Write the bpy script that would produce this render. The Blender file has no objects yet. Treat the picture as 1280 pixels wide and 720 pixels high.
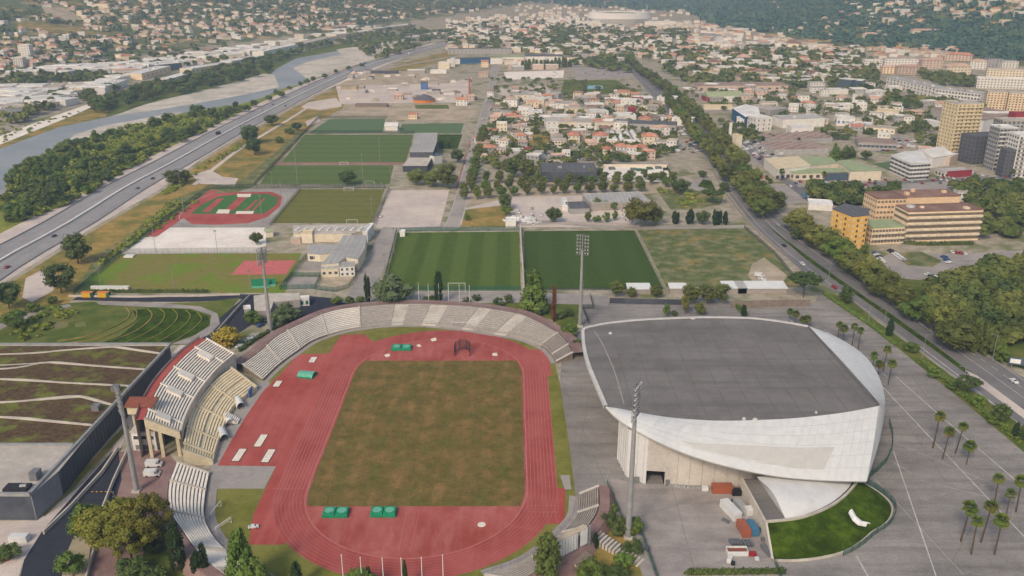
import bpy, math, random
import numpy as np
from mathutils import Vector
R = math.radians
random.seed(7); np.random.seed(7)
S = bpy.context.scene
COL = S.collection

# ------------------------------------------------------------------ camera, world, sun, exposure
CAM_H, FPX, PITCH = 162.0, 1070.0, R(20.6)
cam = bpy.data.cameras.new('camera'); cam.sensor_width = 36.0; cam.lens = 36.0*FPX/1280.0
cam.clip_start = 1.0; cam.clip_end = 30000.0
co = bpy.data.objects.new('camera', cam); COL.objects.link(co)
co.location = (0, 0, CAM_H); co.rotation_euler = (math.pi/2-PITCH, 0, 0)
S.camera = co

SUN_EL, SUN_AZ = R(40), R(207)          # azimuth clockwise from +Y (north): sun in the south-west
W = bpy.data.worlds.new('World'); S.world = W; W.use_nodes = True
wn = W.node_tree; wn.nodes.clear()
sky = wn.nodes.new('ShaderNodeTexSky'); sky.sky_type = 'NISHITA'; sky.sun_disc = False
sky.sun_elevation = SUN_EL; sky.sun_rotation = SUN_AZ; sky.air_density = 1.0; sky.dust_density = 2.5; sky.ozone_density = 1.0
bg = wn.nodes.new('ShaderNodeBackground'); bg.inputs[1].default_value = 0.10
wo = wn.nodes.new('ShaderNodeOutputWorld')
wn.links.new(sky.outputs[0], bg.inputs[0]); wn.links.new(bg.outputs[0], wo.inputs[0])
sl = bpy.data.lights.new('sun', 'SUN'); sl.energy = 1.5; sl.angle = R(13); sl.color = (1.0, 0.93, 0.81)
so = bpy.data.objects.new('sun', sl); COL.objects.link(so)
so.rotation_euler = (math.pi/2-SUN_EL, 0, math.pi-SUN_AZ)
S.view_settings.view_transform = 'Standard'; S.view_settings.look = 'None'
S.view_settings.exposure = 0.67; S.view_settings.gamma = 1.0
S.cycles.volume_bounces = 0; S.cycles.max_bounces = 4; S.cycles.diffuse_bounces = 2; S.cycles.glossy_bounces = 2
S.cycles.use_denoising = True

# ------------------------------------------------------------------ photograph pixel -> place
cp, sp = math.cos(PITCH), math.sin(PITCH)
def ray(x, y):
    u, v = (x-640)/FPX, (y-360)/FPX
    return u, cp - v*sp, -(sp + v*cp)
def G(x, y, z=0.0):
    dx, dy, dz = ray(x, y); t = (CAM_H-z)/-dz
    return (dx*t, dy*t, z)
def G2(x, y, z=0.0): return G(x, y, z)[:2]
def ppm(y): return 0.00577*(y+41)       # pixels per metre on the valley floor
def z_of(base, top):
    """height of something whose foot is at pixel base and whose top is seen at pixel y = top"""
    b = G(*base); dx, dy, dz = ray(base[0], top)
    return CAM_H + dz*(b[1]/dy)

# ------------------------------------------------------------------ terrain
YL = np.array([-500, 1025, 1385, 1700, 1983, 2290, 3020, 3610, 4500, 8000, 12000.])
XL = np.array([-900, -830, -800, -720, -613, -458, -220, -40, 150, 600, 900.])
YR = np.array([-500, 1239, 1460, 1736, 1983, 2290, 2675, 3200, 4200, 8000, 12000.])
XR = np.array([1000, 930, 860, 731, 650, 605, 585, 650, 800, 900, 1000.])
_rs = np.random.RandomState(3)
_ph = _rs.rand(12, 3)*6.28
def _wob(X, Y, sc):
    n = 0
    for i, (a, b, c) in enumerate(_ph):
        th = i*2.399; f = (0.7+0.13*i)/sc
        n = n + np.sin((X*math.cos(th)+Y*math.sin(th))*f*6.28 + a*3+b)/(1+0.12*i)
    return n/5.0
def terrain(X, Y):
    X = np.asarray(X, float); Y = np.asarray(Y, float)
    dl = np.interp(Y, YL, XL) - X; dr = X - np.interp(Y, YR, XR); df = (Y-4600)*0.8
    w1 = 1+0.35*_wob(X, Y, 900.)
    def ramp(d, s, cap):
        d = np.maximum(d, 0); h = s*d*d/(d+90.); return cap*(1-np.exp(-h/cap))
    h = ramp(dl*0.9, 0.20, 420)*w1
    h = np.maximum(h, ramp(dr*0.9, 0.26, 420)*w1)
    h = np.maximum(h, ramp(df, 0.12, 500))
    return h*(1+0.10*_wob(X, Y, 260.)) * (h > 0.01)
def GT(x, y):
    """terrain hit of pixel ray"""
    dx, dy, dz = ray(x, y)
    t0 = 300.0; t = t0
    ts = np.concatenate([np.arange(150, 3000, 8.), np.arange(3000, 9000, 25.)])
    X, Y, Z = dx*ts, dy*ts, CAM_H+dz*ts
    hit = np.where(Z < terrain(X, Y))[0]
    if len(hit) == 0: return None
    i = hit[0]; a, b = ts[max(i-1, 0)], ts[i]
    for _ in range(10):
        m = (a+b)/2
        if CAM_H+dz*m < float(terrain(dx*m, dy*m)): b = m
        else: a = m
    return (dx*b, dy*b, float(terrain(dx*b, dy*b)))

# ------------------------------------------------------------------ materials
def lin(r, g, b):
    f = lambda c: (c/255/12.92) if c <= 10 else ((c/255+0.055)/1.055)**2.4
    return (f(r), f(g), f(b), 1)
def sc4(c, k): return (min(c[0]*k, .95), min(c[1]*k, .95), min(c[2]*k, .95), 1)
MATS = {}
def mat(name, c1, c2=None, size=8.0, c3=None, size3=60.0, rough=0.85, bump=0.0, bsize=1.0, rnd=0.0, world=True, stripes=None, spec=0.07, metal=0.0, th=(0.4, 0.6), th3=(0.42, 0.62), streak=None, grain=.13):
    """procedural base colour: c1/c2 mottled at 'size' metres, c3 patches at 'size3' metres; optional mowing stripes, fine bump, per-object variation"""
    m = bpy.data.materials.new(name); m.use_nodes = True; nt = m.node_tree; N, L = nt.nodes, nt.links
    p = N['Principled BSDF']; p.inputs['Roughness'].default_value = rough; p.inputs['Metallic'].default_value = metal
    p.inputs['Specular IOR Level'].default_value = spec
    if world:
        src = N.new('ShaderNodeNewGeometry').outputs['Position']
    else:
        src = N.new('ShaderNodeTexCoord').outputs['Object']
    def noise(sz, det=4.0, vec=None):
        n = N.new('ShaderNodeTexNoise'); n.inputs['Scale'].default_value = 1.0/sz; n.inputs['Detail'].default_value = det
        n.inputs['Roughness'].default_value = 0.6
        L.new(vec or src, n.inputs['Vector']); return n.outputs['Fac']
    def ramp(fac, lo, hi):
        r = N.new('ShaderNodeMapRange'); r.inputs[1].default_value = lo; r.inputs[2].default_value = hi; L.new(fac, r.inputs[0]); return r.outputs[0]
    def mix(fac, a, b):
        x = N.new('ShaderNodeMix'); x.data_type = 'RGBA'
        if isinstance(fac, float): x.inputs[0].default_value = fac
        else: L.new(fac, x.inputs[0])
        for k, v in ((6, a), (7, b)):
            if isinstance(v, tuple): x.inputs[k].default_value = v
            else: L.new(v, x.inputs[k])
        return x.outputs[2]
    cur = c1
    if c2 is not None: cur = mix(ramp(noise(size), *th), c1, c2)
    if c3 is not None: cur = mix(ramp(noise(size3, 3.0), *th3), cur, c3)
    if streak:
        sz, sx, sy, col, amt = streak
        vm = N.new('ShaderNodeVectorMath'); vm.operation = 'MULTIPLY'; vm.inputs[1].default_value = (sx, sy, 1); L.new(src, vm.inputs[0])
        f = ramp(noise(sz, 3.0, vm.outputs[0]), 0.45, 0.7)
        mm = N.new('ShaderNodeMath'); mm.operation = 'MULTIPLY'; mm.inputs[1].default_value = amt; L.new(f, mm.inputs[0])
        cur = mix(mm.outputs[0], cur, col)
    if stripes:
        ax, per, col, amt, ph = stripes
        sx = N.new('ShaderNodeSeparateXYZ'); L.new(src, sx.inputs[0])
        a = N.new('ShaderNodeMath'); a.operation = 'MULTIPLY_ADD'; a.inputs[1].default_value = 6.2832/per; a.inputs[2].default_value = ph; L.new(sx.outputs[ax], a.inputs[0])
        s = N.new('ShaderNodeMath'); s.operation = 'SINE'; L.new(a.outputs[0], s.inputs[0])
        f = ramp(s.outputs[0], -0.35, 0.35)
        mm = N.new('ShaderNodeMath'); mm.operation = 'MULTIPLY'; mm.inputs[1].default_value = amt; L.new(f, mm.inputs[0])
        cur = mix(mm.outputs[0], cur, col)
    if grain:
        g1 = N.new('ShaderNodeMath'); g1.operation = 'MULTIPLY_ADD'; g1.inputs[1].default_value = .55; L.new(noise(.8 if world else .25, 2.0), g1.inputs[0])
        g2 = N.new('ShaderNodeMath'); g2.operation = 'MULTIPLY'; g2.inputs[1].default_value = .45; L.new(noise(3.7 if world else 1.3, 5.0), g2.inputs[0]); L.new(g2.outputs[0], g1.inputs[2])
        gm = N.new('ShaderNodeMapRange'); gm.inputs[1].default_value = .3; gm.inputs[2].default_value = .7; gm.inputs[3].default_value = 1-grain; gm.inputs[4].default_value = 1+grain; L.new(g1.outputs[0], gm.inputs[0])
        hv = N.new('ShaderNodeHueSaturation'); L.new(gm.outputs[0], hv.inputs['Value'])
        if isinstance(cur, tuple): hv.inputs['Color'].default_value = cur
        else: L.new(cur, hv.inputs['Color'])
        cur = hv.outputs[0]
    if rnd:
        oi = N.new('ShaderNodeObjectInfo'); h = N.new('ShaderNodeHueSaturation')
        a = N.new('ShaderNodeMapRange'); a.inputs[3].default_value = 1-rnd; a.inputs[4].default_value = 1+rnd; L.new(oi.outputs['Random'], a.inputs[0])
        L.new(a.outputs[0], h.inputs['Value'])
        q = N.new('ShaderNodeMath'); q.operation = 'MULTIPLY'; q.inputs[1].default_value = 7.31; L.new(oi.outputs['Random'], q.inputs[0])
        fr = N.new('ShaderNodeMath'); fr.operation = 'FRACT'; L.new(q.outputs[0], fr.inputs[0])
        b = N.new('ShaderNodeMapRange'); b.inputs[3].default_value = 0.5-0.07*rnd; b.inputs[4].default_value = 0.5+0.07*rnd; L.new(fr.outputs[0], b.inputs[0])
        L.new(b.outputs[0], h.inputs['Hue'])
        if isinstance(cur, tuple): h.inputs['Color'].default_value = cur
        else: L.new(cur, h.inputs['Color'])
        cur = h.outputs[0]
    if isinstance(cur, tuple): p.inputs['Base Color'].default_value = cur
    else: L.new(cur, p.inputs['Base Color'])
    if bump:
        b = N.new('ShaderNodeBump'); b.inputs['Strength'].default_value = bump; b.inputs['Distance'].default_value = bsize*0.3
        L.new(noise(bsize), b.inputs['Height']); L.new(b.outputs[0], p.inputs['Normal'])
    MATS[name] = m; return m
M = MATS
def Cm(r, g, b): return sc4(lin(r, g, b), 1.1)
def C(r, g, b, k=0.88): return sc4(lin(r, g, b), k)
# ground
mat('valley_soil', Cm(168,158,140), Cm(142,134,116), 7, Cm(110,114,76), 30, rough=.95, th3=(.52,.64), grain=.2)
mat('hill_scrub', C(88,100,62,1), C(108,112,74,1), 20, C(188,164,118,1), 110, rough=.95, th3=(.5,.62), grain=.2)
mat('plaza_paving', Cm(135,130,125), Cm(120,115,111), 7, Cm(147,141,135), 28, rough=.9, streak=(4,.12,1.0,Cm(100,96,93),.6), th=(.36,.64), grain=.22)
mat('yard_paving', Cm(150,142,137), Cm(138,131,126), 7, Cm(158,150,144), 22, rough=.9, streak=(4,.3,1.0,Cm(122,116,112),.6), th=(.38,.62), grain=.14)
mat('lane_red', Cm(152,72,66), Cm(143,67,61), 5, Cm(162,84,78), 22, rough=.85, streak=(3,1.0,.05,Cm(168,96,90), .45), grain=.09)
mat('roof_seam', Cm(108,104,101), rough=.9)
mat('asphalt', Cm(114,112,112), Cm(105,103,104), 5, Cm(126,122,119), 40, rough=.9)
mat('motorway_asphalt', Cm(146,143,143), Cm(137,134,135), 7, Cm(152,149,147), 60, rough=.9, streak=(4,1.0,.04,Cm(124,122,123),.6))
mat('fresh_asphalt', C(58,60,70), C(64,66,74), 4, rough=.85)
mat('street_paving', Cm(150,143,138), Cm(138,132,127), 6, Cm(160,152,145), 30, rough=.9)
mat('lot_gravel', Cm(190,177,169), Cm(180,168,160), 7, Cm(200,187,174), 30, rough=.95)
mat('pale_gravel', Cm(222,213,203), Cm(212,203,193), 6, Cm(228,220,210), 25, rough=.95)
mat('river_gravel', Cm(202,193,181), Cm(186,178,166), 10, Cm(170,166,152), 40, rough=.95)
mat('bare_earth', Cm(184,168,148), Cm(166,150,130), 6, Cm(150,140,116), 22, rough=.95)
mat('track_red', Cm(160,76,68), Cm(150,70,63), 5, Cm(168,87,80), 26, rough=.85, streak=(3,1.0,.05,Cm(172,100,93),.5), grain=.08)
mat('track_dark', Cm(160,82,74), Cm(168,97,91), 4, Cm(148,71,62), 16, rough=.85, streak=(3,1.0,.2,Cm(174,108,102),.6), grain=.09)
mat('track_pink', Cm(190,108,104), Cm(182,101,98), 5, rough=.85)
mat('clay_path', C(162,120,112), C(152,112,104), 4, C(170,136,126), 12, rough=.9)
mat('concourse_red', C(150,122,116), C(140,113,108), 3, C(160,134,126), 10, rough=.9)
mat('dry_turf', Cm(112,93,52), Cm(94,88,44), 3.0, Cm(130,104,64), 7, rough=.95, bump=.3, bsize=1.2, stripes=(0,7.5,Cm(100,88,47),.45,0), streak=(6,1.1,.5,Cm(84,90,40),.65), grain=.34)
mat('pitch_green', Cm(72,89,36), Cm(77,94,40), 5, rough=.95, stripes=(0,17.0,Cm(86,103,45),.85,.3), streak=(3,1.0,.08,Cm(66,82,32),.4), grain=.18)
mat('pitch_dark', Cm(62,80,34), Cm(67,83,37), 6, rough=.95, stripes=(0,17.0,Cm(67,87,40),.6,.3), streak=(3,1.0,.08,Cm(57,74,31),.4), grain=.18)
mat('pitch_far', Cm(82,99,52), Cm(88,103,56), 7, rough=.95, stripes=(1,22.0,Cm(94,110,60),.7,0))
mat('turf_artificial', Cm(100,101,50), Cm(106,106,54), 9, rough=.95, stripes=(1,14.0,Cm(112,111,58),.5,0))
mat('turf_teal', Cm(86,107,72), Cm(92,112,76), 9, rough=.95)
mat('rough_grass', Cm(112,116,62), Cm(100,106,58), 7, Cm(126,112,84), 26, rough=.95)
mat('worn_grass', Cm(116,118,50), Cm(126,115,70), 6, Cm(106,126,44), 22, rough=.95, th3=(.48,.6), grain=.2)
mat('edge_grass', Cm(115,115,52), Cm(104,105,46), 4, Cm(125,121,64), 14, rough=.95, grain=.18)
mat('fresh_grass', Cm(56,74,12), Cm(74,92,24), 2.6, Cm(43,58,10), 8, rough=.95, bump=.6, bsize=.8, grain=.32)
mat('court_green', Cm(68,106,58), Cm(74,112,62), 6, rough=.95)
mat('lawn', Cm(86,99,42), Cm(76,90,38), 5, Cm(106,108,54), 18, rough=.95, grain=.2)
mat('golden_grass', Cm(164,135,78), Cm(142,121,68), 5, Cm(108,108,54), 22, rough=.95, bump=.4, bsize=1.5, grain=.22)
mat('meadow', Cm(98,106,62), Cm(78,92,50), 3.5, Cm(134,118,70), 12, rough=.95, bump=.5, bsize=1.5, th3=(.52,.64), grain=.36, streak=(7,1,1,Cm(164,154,128),.5))
mat('scrub_green', Cm(114,124,50), Cm(98,112,46), 6, Cm(132,133,62), 22, rough=.95, bump=.5, bsize=2, grain=.2)
mat('sedum', Cm(98,80,57), Cm(76,60,46), 1.6, Cm(104,108,50), 9, rough=.95, bump=.9, bsize=.9, th3=(.5,.64), grain=.34)
mat('river_water', Cm(136,142,146), Cm(128,135,140), 25, Cm(146,150,152), 80, rough=.5, spec=.25, bump=.05, bsize=3)
mat('pool_water', C(92,170,196), rough=.15, spec=.5)
mat('white_line', C(214,209,202), C(188,183,177), 3, rough=.8)
mat('lane_line', Cm(182,116,110), Cm(172,106,101), 3, rough=.8)
# built
mat('concrete', C(192,184,172,1), C(180,172,160,1), 3, C(200,192,180,1), 9, rough=.9)
mat('concrete_grey', C(164,156,150,1), C(152,145,140,1), 2.5, C(170,162,154), 8, rough=.9)
mat('concrete_dark', C(116,112,108), C(104,100,98), 3, rough=.9)
mat('cream_concrete', C(218,204,174), C(206,192,162), 3, rough=.85)
mat('bench_white', C(236,227,213,1), C(227,218,204,1), 2, rough=.8)
mat('bench_cream', C(234,216,180,1), C(226,207,170,1), 2, rough=.8)
mat('bench_grey', C(190,181,170), C(178,170,160), 2, rough=.85)
mat('tread_brown', C(146,132,120), C(132,120,110), 2, rough=.9)
mat('white_panel', C(224,225,224,.8), C(217,218,217,.8), 2.5, rough=.5, rnd=.02, world=False, grain=.02)
mat('grey_panel', C(207,205,200,.8), C(201,199,194,.8), 3, rough=.5, grain=.03)
mat('shell_backing', C(214,212,207,.8), C(207,205,200,.8), 3, rough=.7)
mat('membrane_white', C(226,225,222,.86), C(217,216,214,.86), 4, rough=.55, grain=.04)
mat('roof_membrane', Cm(115,111,107), Cm(107,103,99), 5, Cm(122,118,114), 22, rough=.9, streak=(5,.08,1.0,Cm(97,94,91),.75), grain=.09)
mat('wall_salmon', C(226,196,160,1), C(218,188,152,1), 4, rough=.85)
mat('roof_rim', C(224,221,215,.8), C(212,209,203,.8), 3, rough=.6, grain=.05)
mat('wall_beige', C(196,188,178,1), C(186,178,168,1), 4, C(202,194,184,1), 12, rough=.85)
mat('steel_grey', C(150,150,150), C(138,138,140), 2, rough=.5, metal=.4)
mat('galvanised', C(176,176,174), C(164,164,164), 2, rough=.45, metal=.3)
mat('dark_metal', C(62,62,66), C(54,54,58), 2, rough=.6)
mat('cladding_dark', C(84,88,98), C(76,80,90), 3, C(94,97,104), 9, rough=.6, stripes=(1,2.4,C(72,76,86),.8,0))
mat('cladding_grey', C(140,142,148), C(132,134,140), 4, rough=.6)
mat('wood_roof', C(150,92,76), C(138,82,68), 1.5, rough=.9)
mat('fence_green', C(44,104,88), C(38,94,78), 2, rough=.8)
mat('fence_dark', C(56,76,70), C(50,68,62), 2, rough=.8)
mat('glass_dark', C(66,72,80), C(82,86,92), 1.5, rough=.15, spec=.6)
mat('glass_blue', C(78,92,108), C(92,106,120), 2, rough=.2, spec=.5)
mat('glass_soft', C(132,121,106), C(118,108,95), 1.5, rough=.35, spec=.4)
mat('faded_paint', Cm(168,163,157), Cm(154,149,144), 2, rough=.9)
mat('barrier_concrete', C(218,214,206,1), C(206,202,195,1), 4, rough=.8)
mat('mark_pave', Cm(118,113,109), Cm(112,107,103), 3, rough=.9)
mat('mark_faint', C(150,147,146), C(142,139,138), 3, rough=.9)
mat('tarp_green', C(46,150,110), C(38,136,98), 1.2, rough=.45)
mat('tarp_light', C(120,190,164), C(106,178,150), 1.2, rough=.45)
mat('plastic_white', C(232,232,228), rough=.4)
mat('sand_pit', Cm(222,211,196), Cm(212,200,185), 1.5, rough=.95)
mat('rubber_dark', C(48,44,44), rough=.9)
mat('bark', C(104,88,72), C(88,74,60), .6, rough=.95, world=False)
mat('pale_bark', C(140,128,110), C(124,112,96), .6, rough=.95, world=False)
def _lf(c, k=.92): return C(min(c[0]*1.02, 255), c[1]*1.01, c[2]*.84, k)
def leafm(n, a, b, c=None, s=1.6, rnd=.18): return mat(n, _lf(a), _lf(b), s, _lf(c) if c else None, 4.0, rough=.7, world=False, rnd=rnd, spec=.2)
leafm('leaf_plane', (108,114,62), (88,98,54), (124,124,70), rnd=.24)
leafm('leaf_plane_dark', (96,106,60), (80,92,54), (110,114,64), rnd=.24)
leafm('leaf_dark', (80,96,58), (68,86,52), (94,106,62))
leafm('leaf_bush', (96,116,58), (84,106,52), (110,124,64), rnd=.2)
leafm('leaf_river', (92,110,58), (78,98,54), (112,124,66), rnd=.22)
leafm('leaf_pine', (124,124,58), (104,108,52), (138,134,64), 1.0)
leafm('leaf_cypress', (50,68,42), (42,60,38), None, 1.0)
leafm('leaf_olive', (98,112,88), (86,100,78), (110,120,96))
leafm('leaf_bright', (128,142,70), (110,128,62), (144,152,78), rnd=.22)
leafm('leaf_yellow', (162,140,58), (142,126,54), (150,118,52))
leafm('leaf_palm', (96,118,58), (78,100,50), (112,116,62), 1.0)
leafm('leaf_rust', (112,64,52), (98,56,46), None, 1.0)
mat('leaf_far_hazed', C(74,102,88,1), C(62,90,80,1), 14, C(92,114,88,1), 60, rough=.9, spec=.03)  # far woods: blue of the distance haze is put into the leaf colour
mat('leaf_valley', C(90,102,54,1), C(70,86,48,1), 6, C(114,118,62,1), 26, rough=.8, spec=.05)
mat('leaf_scrub', C(134,146,62), C(116,132,56), 5, C(148,152,70), 20, rough=.8, spec=.05)
mat('tile_red', C(196,134,108), C(180,122,98), 2, C(206,156,132), 7, rough=.9, rnd=.14)
mat('tile_pink', C(200,166,146), C(188,154,134), 2, C(210,180,162), 7, rough=.9, rnd=.14)
mat('tile_brown', C(142,112,100), C(128,102,92), 3, C(156,128,114), 12, rough=.9, rnd=.08)
mat('roof_grey', C(176,174,170,1), C(164,162,159,1), 5, C(186,183,178,1), 16, rough=.7, rnd=.1, stripes=(0,3.2,C(162,161,159,1),.6,0))
mat('roof_slate', C(112,112,116), C(104,104,108), 5, rough=.85, rnd=.06, stripes=(0,4.2,C(100,100,104),.7,0))
mat('roof_white', C(226,225,221,1), C(216,215,211,1), 5, C(202,200,195,1), 18, rough=.8, rnd=.06)
mat('roof_cream', C(228,212,178), C(216,200,168), 5, rough=.85)
mat('roof_gravel', C(204,195,184), C(190,182,171), 4, C(180,172,162), 14, rough=.95, rnd=.1)
mat('roof_green', C(168,180,142), C(156,168,130), 5, rough=.85)
mat('roof_brown', C(150,126,116), C(138,116,108), 4, C(164,142,132), 14, rough=.9, stripes=(1,9.0,C(176,160,150),.7,0))
mat('wall_white', C(224,221,215,.97), C(214,211,205,.97), 4, rough=.85, rnd=.06)
mat('wall_cream', C(224,212,190,.97), C(214,202,180,.97), 4, rough=.85, rnd=.08)
mat('wall_pink', C(210,190,174), C(200,180,164), 4, rough=.85, rnd=.08)
mat('wall_grey', C(176,174,172), C(166,164,162), 4, rough=.85, rnd=.08)
mat('wall_peach', C(234,212,180,1), C(226,202,170,1), 4, rough=.85)
mat('wall_yellow', C(228,184,104,1), C(220,174,96,1), 4, rough=.85)
mat('wall_ochre', C(220,203,166,1), C(210,193,156,1), 4, rough=.85)
mat('wall_dark', C(104,102,106), C(96,95,99), 4, rough=.8)
mat('wall_red', C(158,64,68), C(148,58,62), 4, rough=.8)
mat('wall_blue', C(66,104,140), C(60,98,132), 4, rough=.6)
mat('wall_brick', C(176,106,82), C(164,96,74), 2, rough=.9)
mat('rail_blue', C(90,120,170), rough=.5)
PAINT = {}
for n, c in dict(white=(224,224,222), silver=(170,172,174), grey=(110,112,116), black=(38,38,42), red=(160,40,40), blue=(52,84,134), orange=(224,130,44), yellow=(226,176,50), rust=(168,96,70), teal=(70,120,150), green=(60,110,80)).items():
    PAINT[n] = mat('paint_'+n, C(*c), rough=.35, spec=.5)

# ------------------------------------------------------------------ mesh helpers
class MB:
    def __init__(self): self.v, self.f, self.m = [], [], []
    def add(self, vs, fs, mi=0):
        o = len(self.v); self.v += [tuple(p) for p in vs]
        for q in fs: self.f.append(tuple(i+o for i in q)); self.m.append(mi)
        return self
    def box(self, c, s, rz=0.0, mi=0, taper=1.0):
        """c = centre of the base, s = full sizes"""
        x, y, z = s[0]/2, s[1]/2, s[2]; ca, sa = math.cos(rz), math.sin(rz); vs = []
        for zz, k in ((0, 1.0), (z, taper)):
            for a, b in ((-x, -y), (x, -y), (x, y), (-x, y)):
                a *= k; b *= k
                vs.append((c[0]+a*ca-b*sa, c[1]+a*sa+b*ca, c[2]+zz))
        return self.add(vs, [(3,2,1,0), (4,5,6,7), (0,1,5,4), (1,2,6,5), (2,3,7,6), (3,0,4,7)], mi)
    def prism(self, poly, z0, z1, mi=0, mtop=None, top=True, bottom=False):
        n = len(poly); a = sum(poly[i][0]*poly[(i+1) % n][1]-poly[(i+1) % n][0]*poly[i][1] for i in range(n))
        if a < 0: poly = poly[::-1]
        g = lambda z, i: z[i] if isinstance(z, (list, tuple)) else z
        vs = [(p[0], p[1], g(z0, i)) for i, p in enumerate(poly)] + [(p[0], p[1], g(z1, i)) for i, p in enumerate(poly)]
        o = len(self.v); self.v += vs
        for i in range(n):
            j = (i+1) % n; self.f.append((o+i, o+j, o+n+j, o+n+i)); self.m.append(mi)
        if top: self.f.append(tuple(o+n+i for i in range(n))); self.m.append(mi if mtop is None else mtop)
        if bottom: self.f.append(tuple(o+i for i in reversed(range(n)))); self.m.append(mi)
        return self
    def sheet(self, poly, z, mi=0):
        n = len(poly); a = sum(poly[i][0]*poly[(i+1) % n][1]-poly[(i+1) % n][0]*poly[i][1] for i in range(n))
        if a < 0: poly = poly[::-1]
        return self.add([(p[0], p[1], z) for p in poly], [tuple(range(n))], mi)
    def strip(self, A, B, mi=0):
        """ribbon between two equal-length point lists"""
        n = len(A); return self.add(list(A)+list(B), [(i, i+1, n+i+1, n+i) for i in range(n-1)], mi)
    def tube(self, p0, p1, r0, r1=None, n=6, mi=0, cap=True):
        r1 = r0 if r1 is None else r1
        p0, p1 = Vector(p0), Vector(p1); d = (p1-p0).normalized()
        a = d.orthogonal().normalized(); b = d.cross(a); vs = []
        for p, r in ((p0, r0), (p1, r1)):
            for k in range(n):
                t = 6.28318*k/n; vs.append(p+a*(r*math.cos(t))+b*(r*math.sin(t)))
        fs = [(k, (k+1) % n, n+(k+1) % n, n+k) for k in range(n)]
        if cap: fs += [tuple(range(n))[::-1], tuple(range(n, 2*n))]
        return self.add(vs, fs, mi)
    def path(self, pts, r, n=5, mi=0):
        for a, b in zip(pts[:-1], pts[1:]): self.tube(a, b, r, r, n, mi)
        return self
    def build(self, name, mats, parent=None, origin=(0, 0, 0), smooth=False, place=None):
        me = bpy.data.meshes.new(name)
        ox, oy, oz = origin
        me.from_pydata([(x-ox, y-oy, z-oz) for x, y, z in self.v], [], self.f)
        if not isinstance(mats, (list, tuple)): mats = [mats]
        for k in mats: me.materials.append(M[k] if isinstance(k, str) else k)
        if len(mats) > 1: me.polygons.foreach_set('material_index', self.m)
        if smooth: me.polygons.foreach_set('use_smooth', [True]*len(me.polygons))
        me.update()
        o = bpy.data.objects.new(name, me); COL.objects.link(o)
        if parent is not None: o.parent = parent
        else: o.location = place if place is not None else origin
        return o
def tag(o, label=None, cat=None, group=None, kind=None):
    if label: o['label'] = label
    if cat: o['category'] = cat
    if group: o['group'] = group
    if kind: o['kind'] = kind
    return o
def thing(name, label, cat, loc=(0, 0, 0), rz=0.0, group=None):
    o = bpy.data.objects.new(name, None); COL.objects.link(o); o.empty_display_size = 1
    o.location = loc; o.rotation_euler = (0, 0, rz)
    return tag(o, label, cat, group)
def inst(src, parent=None, loc=(0, 0, 0), rz=0.0, scale=(1, 1, 1), name=None):
    """one more object of a mesh (shared data)"""
    o = src.copy(); COL.objects.link(o)
    for k in list(o.keys()):
        if k in ('label', 'category', 'group', 'kind'): del o[k]
    o.parent = parent; o.location = loc; o.rotation_euler = (0, 0, rz); o.scale = scale
    if name: o.name = name
    return o
def mesh_obj(name, me, parent=None, loc=(0, 0, 0), rz=0.0, scale=(1, 1, 1)):
    o = bpy.data.objects.new(name, me); COL.objects.link(o); o.parent = parent
    o.location = loc; o.rotation_euler = (0, 0, rz); o.scale = scale
    return o
_ZS = []
def free_z(P, z):
    """lift a sheet a few millimetres clear of any other sheet it may lie on"""
    xs = [p[0] for p in P]; ys = [p[1] for p in P]; b = (min(xs), max(xs), min(ys), max(ys))
    again = True
    while again:
        again = False
        for c, w in _ZS:
            if abs(w-z) < .0038 and b[0] < c[1] and c[0] < b[1] and b[2] < c[3] and c[2] < b[3]: z = w+.004; again = True
    _ZS.append((b, z)); return z
def sheet(name, px, z, m, kind='structure', label=None, parent=None):
    z = free_z([G2(x, y) for x, y in px], z)
    o = MB().sheet([G2(x, y) for x, y in px], z).build(name, m, parent)
    if parent is None: o['kind'] = kind
    if label: o['label'] = label
    return o
def resample(P, n):
    P = [np.array(p, float) for p in P]; d = [0]
    for a, b in zip(P[:-1], P[1:]): d.append(d[-1]+float(np.linalg.norm(b-a)))
    t = np.linspace(0, d[-1], n); A = np.array(P)
    return np.stack([np.interp(t, d, A[:, k]) for k in range(A.shape[1])], 1)
def smooth_line(P, n):
    """Catmull-Rom through P, n points"""
    P = np.array(P, float); Q = []
    E = np.vstack([2*P[0]-P[1], P, 2*P[-1]-P[-2]])
    for i in range(1, len(E)-2):
        for t in np.linspace(0, 1, 12, endpoint=False):
            a, b, c, d = E[i-1], E[i], E[i+1], E[i+2]
            Q.append(.5*((2*b)+(-a+c)*t+(2*a-5*b+4*c-d)*t*t+(-a+3*b-3*c+d)*t**3))
    Q.append(P[-1]); return resample(Q, n)
def offset_line(L, d):
    L = np.array(L, float)[:, :2]; T = np.gradient(L, axis=0); T /= np.linalg.norm(T, axis=1)[:, None]+1e-9
    return L + np.stack([-T[:, 1], T[:, 0]], 1)*d        # d > 0: to the left of the direction of travel
def ribbon(mb, L, d0, d1, z, mi=0):
    A, B = offset_line(L, d0), offset_line(L, d1)
    mb.strip([(p[0], p[1], z) for p in B], [(p[0], p[1], z) for p in A], mi)   # d1 < d0 keeps normals up either way in Cycles
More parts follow.
